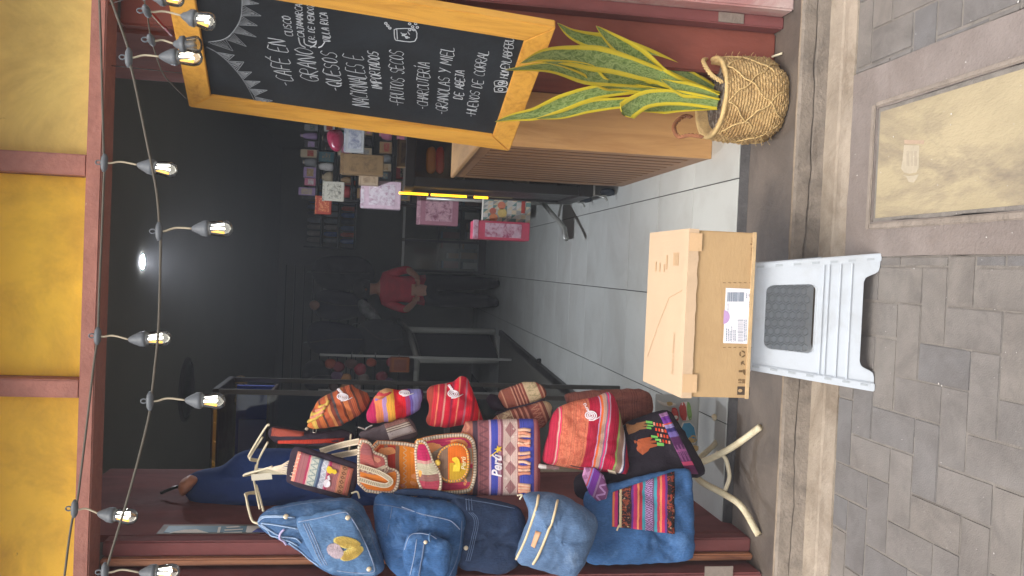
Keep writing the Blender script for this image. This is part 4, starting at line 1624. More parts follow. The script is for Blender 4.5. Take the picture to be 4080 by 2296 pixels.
def leg_panel(name, P, mat, win, foot, th=0.016, solid=False):
    """panel outline with arched foot opening and a rounded window"""
    def rrect(s0, s1, h0, h1, r, n=6):
        q = []
        for (cs, ch, a0) in ((s1 - r, h1 - r * 1.1, 0), (s0 + r, h1 - r * 1.1, pi / 2), (s0 + r, h0 + r * 1.1, pi), (s1 - r, h0 + r * 1.1, 1.5 * pi)):
            for k in range(n + 1):
                a = a0 + pi / 2 * k / n
                q.append((cs + r * cos(a), ch + r * 1.1 * sin(a)))
        return q
    fx, fh = foot
    out = [(0, 0.985), (0, 0.0)] + [(fx - 0.03, 0.0)] + [(fx - 0.02 + 0.05 * sin(pi / 2 * k / 5), fh * (k / 5.0)) for k in range(6)]
    # simple arched cut-out
    out = [(0, 1.0), (0, 0.0), (fx - 0.05, 0.0), (fx - 0.015, 0.012), (fx, 0.04), (fx + 0.008, fh - 0.05), (fx + 0.025, fh - 0.012), (fx + 0.06, fh),
           (1 - fx - 0.06, fh), (1 - fx - 0.025, fh - 0.012), (1 - fx - 0.008, fh - 0.05), (1 - fx, 0.04), (1 - fx + 0.015, 0.012), (1 - fx + 0.05, 0.0), (1, 0.0), (1, 1.0)]
    loops = [out]
    if win:
        loops.append(rrect(*win, 0.055))
    pts3 = [[Vector((p[0], p[1], 0)) for p in lp] for lp in loops]
    tris = tessellate_polygon(pts3)
    flat = [p for lp in loops for p in lp]
    Vv = [P(s, h, 0) for s, h in flat] + [P(s, h, th) for s, h in flat]
    n = len(flat)
    Ff = [tuple(t) for t in tris] + [tuple(n + i for i in reversed(t)) for t in tris]
    o = 0
    for lp in loops:
        m_ = len(lp)
        for k in range(m_):
            a, b2 = o + k, o + (k + 1) % m_
            Ff.append((a, b2, n + b2, n + a))
        o += m_
    bm = bmesh.new()
    vv = [bm.verts.new(v) for v in Vv]
    for f in Ff:
        try:
            bm.faces.new([vv[i] for i in f])
        except ValueError:
            pass
    bmesh.ops.recalc_face_normals(bm, faces=bm.faces)
    sharp = [e for e in bm.edges if len(e.link_faces) == 2 and e.calc_face_angle(0) > 0.6]
    bmesh.ops.bevel(bm, geom=sharp, offset=0.002, segments=2, affect='EDGES', clamp_overlap=True)
    return bm_obj(name, bm, mat, stool)


PF = panel_frame(FY, TY, 1)
leg_panel('front_leg_panel', PF, plast, (0.21, 0.80, 0.46, 0.845), (0.135, 0.115))
# ribs across the panel, hinge slots down its edges
for h in (0.215, 0.30, 0.385, 0.425):
    bar('rib', PF(0.03, h, -0.0025), PF(0.97, h, -0.0025), 0.004, 0.004, plast, stool)
for (s0, s1) in ((-0.02, 0.045), (0.955, 1.02)):
    o_ = [PF(s0, 0.0, -0.006), PF(s1, 0.0, -0.006), PF(s1, 0.99, -0.006), PF(s0, 0.99, -0.006)]
    Vv = [PF(s, h, d) for d in (-0.007, 0.022) for (s, h) in ((s0, 0.0), (s1, 0.0), (s1, 0.995), (s0, 0.995))]
    bm = bmesh.new()
    vv = [bm.verts.new(v) for v in Vv]
    for f in ((0, 1, 2, 3), (7, 6, 5, 4), (0, 4, 5, 1), (1, 5, 6, 2), (2, 6, 7, 3), (3, 7, 4, 0)):
        bm.faces.new([vv[i] for i in f])
    bmesh.ops.recalc_face_normals(bm, faces=bm.faces)
    bev(bm, 0.003, 2)
    rail = bm_obj('side_rail', bm, plast, stool)
    for k in range(7):
        h = 0.06 + k * 0.137
        si = s0 + (s1 - s0) * 0.62 if s0 < 0.5 else s0 + (s1 - s0) * 0.38
        Vn = PF(si, h + 0.022, -0.0078)
        bar('slot', PF(si, h, -0.0078), PF(si, h + 0.055, -0.0078), 0.006, 0.0025, plast_d, rail, bw=0.0006)
# top plate
box('top_plate', (TXL - 0.012, TY - 0.014, STZ - 0.028), (TXR + 0.012, 2.545, STZ - 0.001), plast, stool, 0.006, 3)
PB = panel_frame(2.598, 2.53, -1)
leg_panel('back_leg_panel', PB, plast, None, (0.2, 0.09))
# honeycomb ribs on the inner face of the back panel
gs = []
cell = 0.026
for r_ in range(9):
    for c_ in range(-6, 7):
        cx = -0.11 + c_ * cell * 0.866 * 2 * 0.5 * 1.15
        cz = 0.06 + r_ * cell
        if c_ % 2:
            cz += cell / 2
        if cz > 0.30 or abs(cx + 0.11) > 0.155:
            continue
        ring = []
        for k in range(6):
            a = pi / 3 * k
            x, z = cx + cell * 0.48 * cos(a), cz + cell * 0.48 * sin(a)
            yy = 2.598 + (2.53 - 2.598) * (z / STZ) - 0.018
            ring.append(Vector((x, yy, z)))
        gs.append(tube_geo(ring, 0.0018, 4, closed=True))
v, f = merge_geo(gs)
hc = mesh_obj('honeycomb_ribs', v, f, plast_d, stool)

# ================================================================= CARDBOARD BOX
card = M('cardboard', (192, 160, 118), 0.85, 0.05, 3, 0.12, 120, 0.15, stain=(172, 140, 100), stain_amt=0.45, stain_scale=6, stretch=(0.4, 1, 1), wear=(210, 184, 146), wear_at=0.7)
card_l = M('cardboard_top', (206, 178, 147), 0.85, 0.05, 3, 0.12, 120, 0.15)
card_e = M('cardboard_edge', (206, 176, 134), 0.85, 0.12, 40, 0.3, 200, 0.15)
ink = M('box_ink', (120, 96, 68), 0.8, 0.1, 20, 0.0, 90, 0.1)
ink_f = M('box_ink_faint', (196, 164, 128), 0.8, 0.1, 20, 0.0, 90, 0.1)
ink_d = M('box_ink_dark', (84, 72, 62), 0.8, 0.1, 20, 0.0, 90, 0.1)
lab_w = M('label_paper', (240, 236, 240), 0.6, 0.03, 8, 0.02, 90, 0.3)
lab_i = M('label_ink', (150, 158, 170), 0.7, 0.1, 20, 0.0, 90, 0.1)
lab_b = M('label_blue', (160, 184, 208), 0.7, 0.06, 20, 0.0, 90, 0.1)
lab_p = M('purple_dot', (196, 160, 204), 0.6, 0.06, 20, 0.0, 90, 0.2)
tape = M('clear_tape', (216, 180, 138), 0.25, 0.04, 10, 0.02, 90, 0.5)
BXF = 2.285
fbr, fbl = at(3019, 934, BXF), at(2999, 1594, BXF)
ftr, ftl = at(2744, 911, BXF), at(2711, 1574, BXF)
BX0 = (fbl.x + ftl.x) / 2
BX1 = (fbr.x + ftr.x) / 2
BZ0 = STZ + 0.0005
BZ1 = (ftr.z + ftl.z) / 2
bbr, bbl = gz(2591, 957, BZ1), gz(2560, 1548, BZ1)
BXB = (bbr.y + bbl.y) / 2
cbox = thing('cardboard_box', ((BX0 + BX1) / 2, (BXF + BXB) / 2, BZ0), 'closed brown cardboard delivery box with a white shipping label, resting on the white stool', 'box')
print('BOX', BX0, BX1, BZ0, BZ1, BXF, BXB, fbr.z, fbl.z)
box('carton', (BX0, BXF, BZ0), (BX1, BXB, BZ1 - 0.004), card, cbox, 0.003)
# lid with a slightly ragged front edge folded over the front
bm = bmesh.new()
nx = 60
top, low, und = [], [], []
for i in range(nx + 1):
    x = BX0 - 0.003 + (BX1 - BX0 + 0.006) * i / nx
    w = noise.noise(Vector((x * 30, 0, 0))) * 0.003 + noise.noise(Vector((x * 90, 0, 3))) * 0.0015
    top.append([bm.verts.new((x, BXB + 0.003, BZ1)), bm.verts.new((x, BXF + 0.02, BZ1 + 0.001 + w * .3)), bm.verts.new((x, BXF - 0.005 + w * .6, BZ1 - 0.001)), bm.verts.new((x, BXF - 0.0055, BZ1 - 0.03 + w)), bm.verts.new((x, BXF - 0.0022, BZ1 - 0.03 + w)), bm.verts.new((x, BXF - 0.002, BZ1 - 0.005)), bm.verts.new((x, BXB + 0.003, BZ1 - 0.0035))])
for i in range(nx):
    for j in range(7):
        a, b2 = top[i], top[i + 1]
        bm.faces.new((a[j], a[(j + 1) % 7], b2[(j + 1) % 7], b2[j]))
bm.faces.new(top[0])
bm.faces.new(list(reversed(top[-1])))
bmesh.ops.recalc_face_normals(bm, faces=bm.faces)
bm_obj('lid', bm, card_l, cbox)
box('bottom_edge', (BX0 - 0.002, BXF - 0.004, BZ0 + 0.0002), (BX1 + 0.002, BXF - 0.0005, BZ0 + 0.012), card_e, cbox, 0.001)


def bf(x, y):
    """photo point to the box front (u right, z up)"""
    p = at(x, y, BXF)
    return p.x, p.z


def print_rect(name, px0, px1, mat, lift=0.001, parent=None):
    (x0, z0), (x1, z1) = bf(*px0), bf(*px1)
    return box(name, (min(x0, x1), BXF - lift - 0.0006, min(z0, z1)), (max(x0, x1), BXF - lift, max(z0, z1)), mat, parent or cbox, 0.0)


Z8b = lambda a, b: (2550 + a * .5103, 880 + b * .5103)
zlab = lambda a, b: (2800 + a * .1931, 1120 + b * .1931)
# tape flaps at the two lid corners
print_rect('tape', Z8b(385, 95), Z8b(475, 240), tape, 0.006)
print_rect('tape', Z8b(330, 1195), Z8b(435, 1340), tape, 0.006)
lab = print_rect('shipping_label', zlab(418, 1280), zlab(1015, 165), lab_w, 0.0012)
yb = 230
rr = random.Random(5)
# upper barcode: bars stacked up the label
x = 505
while x < 845:
    w = rr.choice((6, 10, 16, 24))
    print_rect('label_print', zlab(x, 232), zlab(min(x + w, 848), 425), lab_i, 0.002, lab)
    x += w + rr.choice((8, 12, 18))
y = 790
while y < 1245:
    h = rr.choice((6, 10, 16))
    print_rect('label_print', zlab(712, y), zlab(828, y + h), lab_i, 0.002, lab)
    y += h + rr.choice((8, 12))
for (a0, a1, b0, b1) in ((475, 492, 980, 1245), (518, 530, 985, 1250), (552, 564, 1030, 1250), (585, 597, 935, 1250), (628, 638, 1010, 1250), (655, 668, 1010, 1250), (845, 858, 800, 1240), (880, 892, 795, 1240), (888, 905, 255, 355), (942, 955, 270, 340), (945, 955, 420, 535), (945, 958, 845, 880), (990, 1003, 260, 600), (508, 516, 462, 640)):
    bb = b0
    while bb < b1:
        e = min(b1, bb + rr.choice((24, 36, 52)))
        print_rect('label_print', zlab(a0, bb), zlab(a1, e), lab_i, 0.002, lab)
        bb = e + 10
# purple round dot cut by the label edge
cxp, czp = bf(*zlab(425, 742))
rx = abs(bf(*zlab(425, 600))[0] - cxp)
V = [Vector((cxp + rx * cos(a), BXF - 0.0024, czp + rx * 0.92 * sin(a))) for a in [pi + pi * k / 24 for k in range(25)]]
mesh_obj('purple_dot', V, [tuple(range(len(V)))], lab_p, lab)
# dashed label frame
for k in range(6):
    for yy in (30, 1365):
        print_rect('dashed_frame', zlab(415 + k * 108, yy), zlab(470 + k * 108, yy + 12), ink, 0.0010)
for k in range(10):
    yy = 80 + k * 130
    if 150 < yy < 1300:
        print_rect('dashed_frame', zlab(372, yy), zlab(382, yy + 50), ink_f, 0.0010)
# brand lettering at the lower right, reading left to right
n0, n1 = bf(*Z8b(880, 310)), bf(*Z8b(880, 130))
text_on('printed_lettering', 'natura &co', (n0[0], BXF - 0.001, n0[1]), (1, 0, 0), (0, 0, 1), n1[0] - n0[0], ink, cbox, lift=0.0006, bold=0.01)


# pictograms at the lower left
def picto(name, polys, mat=ink):
    bm = bmesh.new()
    for poly in polys:
        vs_ = []
        for p in poly:
            u, z = bf(*p)
            vs_.append(bm.verts.new((u, BXF - 0.0014, z)))
        bm.faces.new(vs_)
    bmesh.ops.recalc_face_normals(bm, faces=bm.faces)
    return bm_obj(name, bm, mat, cbox)


zp = lambda a, b: (2750 + a * .2069, 1300 + b * .2069)
ring = []
for k in range(3):
    a0 = 2 * pi * k / 3 + 0.25
    poly = [zp(1000 + 60 * cos(a0 + t * 1.6), 535 + 68 * sin(a0 + t * 1.6)) for t in (0, .33, .66, 1)] + [zp(1000 + 34 * cos(a0 + t * 1.6), 535 + 40 * sin(a0 + t * 1.6)) for t in (1, .66, .33, 0)]
    ring.append(poly)
picto('recycling_mark', ring)
picto('handling_mark', [[zp(970, 690), zp(1020, 660), zp(1030, 690), zp(975, 755)], [zp(1010, 700), zp(1055, 745), zp(1050, 755), zp(1005, 715)]])
picto('handling_mark', [[zp(930, 848), zp(1005, 848), zp(1005, 888), zp(930, 888)], [zp(1010, 835), zp(1058, 835), zp(1058, 945), zp(1030, 930), zp(1010, 890)]])
picto('handling_mark', [[zp(1000 + 20 * k, 1020), zp(1013 + 20 * k, 1020), zp(1013 + 20 * k, 1100), zp(1000 + 20 * k, 1100)] for k in range(3)])
n0, n1 = bf(*zp(985, 1095)), bf(*zp(985, 1015))
text_on('printed_number', '10', (n0[0], BXF - 0.001, n0[1]), (1, 0, 0), (0, 0, 1), n1[0] - n0[0], ink, cbox, lift=0.0006, bold=0.02)
for yy0, yy1 in ((985, 1130), (850, 930), (680, 740), (480, 600)):
    for xx in (1085, 1105):
        print_rect('small_print', zp(xx, yy0), zp(xx + 8, yy1), ink_f, 0.0010)
dk = print_rect('dark_stamp', zp(900, 1320), zp(1148, 1165), ink_d, 0.0012)
q = []
for k in range(14):
    a = 2 * pi * k / 14
    q.append((bf(*zp(955 + 42 * cos(a), 1240 + 32 * sin(a)))))
mesh_obj('stamp_mark', [Vector((u, BXF - 0.0026, z)) for u, z in q], [tuple(range(14))], card, dk)
# faint printing and old sticker on the lid
def lidp(x, y):
    p = gz(x, y, BZ1 + 0.002)
    return p


def lid_rect(name, p0, p1, mat):
    a, b2 = lidp(*p0), lidp(*p1)
    return box(name, (min(a.x, b2.x), min(a.y, b2.y), BZ1 + 0.0015), (max(a.x, b2.x), max(a.y, b2.y), BZ1 + 0.0022), mat, cbox, 0.0)


for k in range(5):
    lid_rect('lid_print', Z8b(262 + k * 8, 250), Z8b(266 + k * 8, 350), ink_f)
for a_, b0, b1 in ((120, 320, 395), (150, 330, 400), (205, 270, 380), (185, 340, 400)):
    lid_rect('lid_print', Z8b(a_, b0), Z8b(a_ + 5, b1), ink_f)
for word, p0, p1 in (('Belleza y', (252, 1195), (172, 1195)), ):
    pass
e0, e1 = lidp(*Z8b(262, 1200)), lidp(*Z8b(262, 870))
text_on('lid_lettering', 'Belleza y Bienestar', (e0.x, e0.y, BZ1 + 0.0016), (1, 0, 0), (0, 1, 0), (e1.x - e0.x), ink_f, cbox, lift=0.0004, height=0.022)
tube('loose_thread', [lidp(*Z8b(60, 1060)) + Vector((0, 0, .001)), lidp(*Z8b(150, 800)) + Vector((0, 0, .001)), lidp(*Z8b(230, 600)) + Vector((0, 0, .001)), lidp(*Z8b(330, 545)) + Vector((0, 0, .001))], 0.0006, ink_f, cbox, 5)

# ================================================================= STRING LIGHTS
cable_mat = M('cable_rubber', (92, 86, 76), 0.7, 0.15, 30, 0.1, 90, 0.3)
cable_pale = M('cable_pale', (176, 164, 140), 0.6, 0.15, 30, 0.1, 90, 0.3)
sock_mat = M('socket_plastic', (92, 96, 100), 0.5, 0.1, 20, 0.08, 90, 0.4)
glass = glassy('bulb_glass', (238, 240, 240), 0.04, 0.06)
fil_w = emis('filament_white', (255, 248, 232), 4.0)
fil_y = emis('filament_amber', (255, 190, 80), 1.2)
cap_mat = M('bulb_cap', (150, 150, 148), 0.35, 0.1, 20, 0.05, 90, 0.5, metal=0.6)


def string_light(label, pts, Ys, drops, r=0.0034):
    fil_off = M('filament_unlit', (150, 132, 104), 0.5, 0.1, 30, 0.05, 90, 0.4)
    q = smooth_line([(p[0], p[1], 0) for p in pts], 6)
    n = len(q)
    P = [at(p.x, p.y, Ys[0] + (Ys[1] - Ys[0]) * i / (n - 1)) for i, p in enumerate(q)]
    th_ = thing('string_light', P[n // 2], label, 'string light', 'string lights across the doorway')
    tube('cable', P, r, cable_mat, th_, 8)
    for (J, S, T, Yb, *off) in drops:
        j, s, t = at(J[0], J[1], Yb), at(S[0], S[1], Yb), at(T[0], T[1], Yb)
        d = (t - s)
        L = d.length
        d.normalize()
        # moulded junction on the cable with its hanging eye
        u = Vector((0, 0, 1))
        lathe('junction', [(0.004, -0.026), (0.009, -0.016), (0.0105, 0.0), (0.009, 0.016), (0.004, 0.026)], j, sock_mat, th_, 12, axis=(P[-1] - P[0]))
        tube('hanging_eye', [j + Vector((0.006 * cos(a), 0, 0.016 + 0.008 * sin(a))) for a in [2 * pi * k / 10 for k in range(10)]], 0.0022, sock_mat, th_, 6, closed=True)
        mid = j.lerp(s, 0.5) + Vector((0.006, 0.004, 0))
        tube('drop_wire', smooth_line([j, j.lerp(s, 0.2), mid, s + d * 0.004], 4), 0.0028, cable_pale, th_, 8)
        hs = L * 0.44
        so = lathe('socket', [(0.004, 0.0), (0.008, 0.004), (0.0135, 0.014), (0.0195, hs * 0.55), (0.0215, hs * 0.6), (0.0215, hs * 0.72), (0.0225, hs * 0.74), (0.0225, hs * 0.92), (0.019, hs * 0.98)], s, sock_mat, th_, 20, axis=d)
        hg = L - hs
        rb = 0.0238
        lathe('bulb', [(0.0185, hs * 0.97), (0.0195, hs + hg * 0.12), (0.0225, hs + hg * 0.4), (rb, hs + hg * 0.62), (0.021, hs + hg * 0.82), (0.013, hs + hg * 0.95), (0.003, L)], s, glass, so, 20, axis=d, cap=False)
        ax = d.orthogonal().normalized()
        ay = d.cross(ax)
        for k in range(4):
            a = pi / 4 + k * pi / 2
            o_ = ax * cos(a) + ay * sin(a)
            v, f = tube_geo([s + d * (hs + hg * 0.06) + o_ * 0.007, s + d * (hs + hg * 0.62) + o_ * 0.012], 0.0036, 6)
            mesh_obj('filament', v, f, fil_off if off else (fil_w if k else fil_y), so, smooth=True)
        v, f = tube_geo([s + d * (hs * 0.95), s + d * (hs + hg * 0.5)], [0.011, 0.004], 8)
        mesh_obj('stem', v, f, cap_mat, so, smooth=True)
    return th_


string_light('upper string of lit clear bulbs running along the red lintel', [(394, -40), (398, 60), (404, 240), (413, 600), (416, 650), (414, 720), (405, 950), (396, 1148), (389, 1338), (372, 1465), (340, 1742), (309, 1988), (297, 2027), (277, 2138), (257, 2296), (248, 2360)], (2.60, 2.60),
             [((416, 649), (546, 657), (709, 681), 2.60), ((389, 1339), (511, 1354), (683, 1346), 2.60), ((297, 2027), (388, 2047), (550, 2063), 2.60)])
string_light('lower sagging string of lit clear bulbs hanging furthest into the doorway', [(430, -40), (443, 0), (507, 182), (513, 230), (539, 340), (586, 570), (622, 752), (634, 879), (634, 923), (640, 958), (637, 1148), (630, 1330), (614, 1488), (606, 1560), (598, 1599), (594, 1655), (554, 1821), (499, 2019), (475, 2098), (432, 2241), (420, 2280), (405, 2350)], (2.44, 2.44),
             [((513, 230), (634, 226), (808, 230), 2.44), ((634, 923), (764, 911), (928, 911), 2.44), ((598, 1599), (737, 1595), (899, 1599), 2.44), ((418, 2280), (554, 2282), (717, 2280), 2.44)])
string_light('short string of three bulbs close in front of the chalkboard top', [(560, -60), (585, 50), (603, 155), (645, 285), (690, 340), (742, 392)], (2.30, 2.90),
             [((585, 45), (721, 62), (862, 93), 2.33), ((603, 160), (690, 176), (806, 179), 2.40, 1), ((566, -25), (600, -12), (735, -8), 2.30)], r=0.002)

# ================================================================= BAG STAND
cream = M('cream_wire', (222, 210, 180), 0.5, 0.08, 20, 0.08, 90, 0.4, stain=(180, 160, 120), stain_amt=0.3, stain_scale=20)
bark = M('cream_leg', (216, 204, 172), 0.7, 0.12, 16, 0.3, 90, 0.3, stain=(168, 146, 108), stain_amt=0.5, stain_scale=14)
hub = Vector((-0.690, 2.93, 0.285))
stand = thing('bag_stand', (hub.x, hub.y, SLAB_Z), 'cream painted hook stand with splayed legs, hung full of bags', 'display stand')
z3 = lambda a, b: (2200 + a * .3586, 1480 + b * .3586)
z6 = lambda a, b: (2200 + a * .3106, 1850 + b * .3106)
z7 = lambda a, b: (600 + a * .5837, 1450 + b * .5837)
ptop = at(*z7(725, 735), 2.93)
tube('pole', [hub + Vector((0, 0, 0.0)), Vector((ptop.x, 2.93, ptop.z))], 0.011, cream, stand, 12)
f1 = gz(3028, 1702, SLAB_Z + 0.012)
f2 = gz(3022, 2132, SLAB_Z + 0.012)
tube('leg', smooth_line([hub + Vector((0, 0, 0.01)), at(*z3(1780, 960), 2.90), at(*z3(1990, 850), 2.86), at(*z3(2150, 740), 2.82), f1], 6), 0.0118, bark, stand, 10)
tube('leg', smooth_line([hub + Vector((0, 0, 0.0)), at(*z6(1900, 215), 2.90), at(*z6(2200, 380), 2.85), at(*z6(2430, 545), 2.80), f2], 6), 0.0118, bark, stand, 10)
f3 = gz(*z3(1800, 500), FLOOR_Z + 0.012)
tube('leg', smooth_line([hub + Vector((0.0, 0.01, 0.01)), at(*z3(1720, 890), 3.0), at(*z3(1830, 770), 3.1), at(*z3(1850, 640), 3.22), f3], 6), 0.010, bark, stand, 10)
tube('brace', smooth_line([at(*z3(1820, 900), 2.90), at(*z3(1920, 960), 2.89), at(*z3(1962, 1100), 2.88), at(*z3(1965, 1200), 2.87), at(*z3(1915, 1345), 2.86)], 5), 0.0075, cream, stand, 10)


zz_ = lambda a, b: (1000 + a * .3586, 1480 + b * .3586)


def wire(pts, Y, r=0.0035, name='hook_wire'):
    if not isinstance(Y, (list, tuple)):
        Y = [Y] * len(pts)
    return tube(name, smooth_line([at(*z7(*p), yy) for p, yy in zip(pts, Y)], 5), r, cream, stand, 8)


wire([(720, 735), (740, 650), (800, 535)], [2.93, 2.88, 2.83])
wire([(735, 655), (672, 640), (690, 590), (790, 428), (812, 420)], [2.89, 2.86, 2.84, 2.82, 2.82])
wire([(728, 665), (678, 652), (700, 600), (765, 500)], [2.90, 2.86, 2.85, 2.83])
wire([(722, 745), (640, 765), (660, 750), (800, 712), (830, 700)], [2.92, 2.84, 2.83, 2.78, 2.77])
wire([(720, 690), (708, 790), (712, 830), (745, 990)], [2.93, 2.90, 2.89, 2.83])
wire([(722, 830), (735, 870), (770, 1005)], [2.90, 2.87, 2.80])
wire([(735, 870), (650, 885), (655, 920), (690, 1060), (735, 1092)], [2.89, 2.84, 2.82, 2.74, 2.70])
wire([(725, 885), (655, 900), (680, 1040), (700, 1078)], [2.89, 2.84, 2.76, 2.72])
for pts, Y in (([zz_(1110, 700), zz_(1100, 800), zz_(1085, 900)], 2.74), ([zz_(1115, 1355), zz_(1180, 1340), zz_(1205, 1410)], 2.66), ([(2420, 1985), (2432, 1965), (2434, 1990)], 2.72), ([(2060, 1975), (2080, 1972), (2070, 1990)], 2.66)):
    tube('hook_wire', smooth_line([at(p[0], p[1], Y) for p in pts], 5), 0.0028, cream, stand, 8)
tag_p = obox('price_card', at(*z7(685, 755), 2.87), at(*z7(825, 745), 2.87) - at(*z7(685, 755), 2.87), at(*z7(690, 798), 2.87) - at(*z7(685, 755), 2.87), Vector((0, 0.002, 0)), M('cream_card', (226, 218, 196), 0.7, 0.05, 10, 0.05, 60, 0.2), stand, 0.0)

# ================================================================= DENIM BAGS
dn1 = denim('denim_mid', (78, 110, 150), (142, 170, 204), 0.65)
dn2 = denim('denim_blue', (62, 98, 144), (116, 156, 206), 0.65)
dn3 = denim('denim_dark', (46, 60, 86), (76, 96, 132), 0.4)
dn4 = denim('denim_grey', (96, 122, 156), (146, 168, 196), 0.55)
dn5 = denim('denim_tote', (62, 98, 144), (110, 148, 196), 0.6)
dn1f = denim('denim_flap', (96, 130, 170), (150, 182, 212), 0.55)
stitch = M('stitch_pale', (150, 164, 192), 0.8, 0.1, 60, 0.2, 200, 0.2)
stitch_d = M('stitch_dim', (96, 112, 140), 0.8, 0.1, 60, 0.2, 200, 0.2)
cord_p = M('pale_cord', (156, 178, 206), 0.8, 0.1, 60, 0.2, 200, 0.2)
lilac = M('lilac_tie', (192, 180, 214), 0.7, 0.1, 40, 0.1, 200, 0.2)
brass = M('pale_snap', (226, 208, 178), 0.35, 0.08, 20, 0.03, 90, 0.5, metal=0.3)
z4 = lambda a, b: (1000 + a * .2731, 1900 + b * .2731)
z5 = lambda a, b: (1600 + a * .2731, 1900 + b * .2731)
GD = 'denim bags on the left of the stand'


def root(name, px, Y, label, cat, group=None):
    return thing(name, at(px[0], px[1], Y), label, cat, group)


# 1: flap backpack with a leaf embroidery
r1 = root('denim_backpack', (1480, 2180), 2.60, 'mid blue denim drawstring backpack with a yellow leaf embroidered on its flap', 'backpack', GD)
body = pillow('body', [(1030, 2085), (1060, 2035), (1150, 2012), (1250, 1996), (1370, 1988), (1435, 2005), (1478, 2095), (1512, 2190), (1528, 2245), (1518, 2272), (1490, 2290), (1400, 2292), (1330, 2282), (1270, 2254), (1200, 2194), (1110, 2140), (1060, 2115)], 2.62, 0.11, dn1, r1, wr=0.009, flat=4)
flap = pillow('flap', [(1172, 2066), (1260, 2052), (1340, 2034), (1376, 2034), (1398, 2050), (1430, 2118), (1470, 2200), (1500, 2268), (1497, 2287), (1470, 2290), (1400, 2288), (1330, 2280), (1272, 2254), (1222, 2170)], 2.540, 0.035, dn1f, r1, wr=0.004, flat=4)
seam('stitching', flap, [z4(690, 660), z4(1000, 600), z4(1340, 520), z4(1430, 560), z4(1560, 760), z4(1700, 1050), z4(1800, 1340), z4(1740, 1400), z4(1500, 1400), z4(1250, 1370)], 0.0016, stitch, r1)
for dx in (0, 40, 75):
    seam('stitching', flap, [z4(760 + dx, 680), z4(860 + dx, 900), z4(960 + dx, 1140), z4(1040 + dx, 1290)], 0.0013, stitch, r1)
seam('stitching', body, [z4(190, 520), z4(500, 440), z4(900, 375), z4(1400, 335)], 0.0013, stitch_d, r1)
seam('stitching', body, [z4(1400, 450), z4(1500, 480), z4(1580, 540), z4(1700, 720), z4(1800, 1000), z4(1890, 1240)], 0.0013, stitch_d, r1)
for pts in ([(115, 660), (200, 600), (350, 590), (640, 600)], [(160, 680), (400, 710), (700, 760)], [(160, 700), (330, 810), (470, 870), (640, 890), (735, 960)], [(120, 690), (250, 780), (300, 850), (420, 880), (600, 950), (690, 1000)], [(130, 640), (170, 590), (300, 575), (500, 580)], [(560, 960), (720, 1070), (860, 1200), (1000, 1290)]):
    seam('drawcord', body, [z4(*p) for p in pts], 0.0024, cord_p, r1, eps=0.002)
seam('cord_tie', body, [z4(490, 760), z4(430, 830), z4(430, 880), z4(480, 915), z4(525, 970)], 0.0036, lilac, r1, eps=0.004)
disc_on('snap', flap, *z4(1412, 598), 0.0075, brass, r1, 0.006)
disc_on('snap', flap, *z4(1722, 1348), 0.0075, brass, r1, 0.006)
disc_on('cord_stop', body, *z4(510, 582), 0.008, brass, r1, 0.006)
leaf_y = M('yellow_thread', (222, 204, 122), 0.85, 0.2, 120, 0.5, 240, 0.2)
leaf_p = M('pink_thread', (190, 170, 176), 0.85, 0.2, 120, 0.5, 240, 0.2)


def fringe(cx, cy, ax, ay, rx, ry, n=40, amp=0.1):
    out = []
    for k in range(n * 2):
        a = 2 * pi * k / (n * 2)
        m_ = 1 + (amp if k % 2 else 0)
        px, py = rx * cos(a) * m_, ry * sin(a) * m_
        out.append((cx + px * ax - py * ay, cy + px * ay + py * ax))
    return out


flat_on('leaf_embroidery', flap, fringe(*z4(1400, 960), 0.97, 0.2, 52, 22), leaf_y, r1, eps=0.0025)
flat_on('leaf_embroidery', flap, fringe(*z4(1460, 1120), 0.9, -0.43, 44, 22), leaf_y, r1, eps=0.0032)
flat_on('leaf_embroidery', flap, fringe(*z4(1230, 1080), 0.8, 0.6, 34, 25), leaf_p, r1, eps=0.004)
flat_on('leaf_embroidery', flap, fringe(*z4(1600, 1060), 0.97, 0.2, 10, 12, 10), leaf_y, r1, eps=0.0025)
gs = []
for cx, cy, ang, L in ((1400, 960, 0.2, 52), (1460, 1120, -0.45, 44)):
    c0 = z4(cx, cy)
    for k in range(-9, 10):
        u = k / 10 * L
        for s in (-1, 1):
            p = (c0[0] + u * cos(ang), c0[1] + u * sin(ang))
            w = 20 * sqrt(max(0, 1 - (k / 10) ** 2))
            e = (p[0] + (-sin(ang)) * s * w + 5, p[1] + cos(ang) * s * w)
            gs.append(tube_geo([drape(flap, p[0], p[1], 0.0042), drape(flap, e[0], e[1], 0.0035)], 0.0011, 4))
v, f = merge_geo(gs)
o = mesh_obj('embroidery_threads', v, f, M('gold_thread', (204, 172, 88), 0.8, 0.2, 80, 0.2, 200, 0.2), r1)
o['kind'] = 'stuff'

# 2: blue backpack with a zip pocket
r2 = root('denim_backpack', (1700, 2180), 2.62, 'bright blue denim backpack with an arched zip pocket, below the leaf one', 'backpack', GD)
body = pillow('body', [(1490, 1962), (1600, 1980), (1700, 1996), (1785, 2000), (1840, 2028), (1852, 2080), (1838, 2180), (1818, 2260), (1798, 2315), (1700, 2326), (1610, 2310), (1535, 2240), (1500, 2120)], 2.65, 0.12, dn2, r2, wr=0.012, flat=4.5)
pk = pillow('pocket', [(1614, 2150), (1640, 2126), (1700, 2122), (1745, 2142), (1790, 2162), (1800, 2205), (1782, 2290), (1750, 2318), (1640, 2318), (1604, 2240)], 2.565, 0.05, dn2, r2, wr=0.005, flat=4)
seam('stitching', pk, [(1612, 2190), (1630, 2140), (1660, 2126), (1710, 2132), (1740, 2148)], 0.0014, stitch, r2)
seam('zip', pk, [(1690, 2162), (1682, 2220), (1668, 2300)], 0.0030, stitch_d, r2)
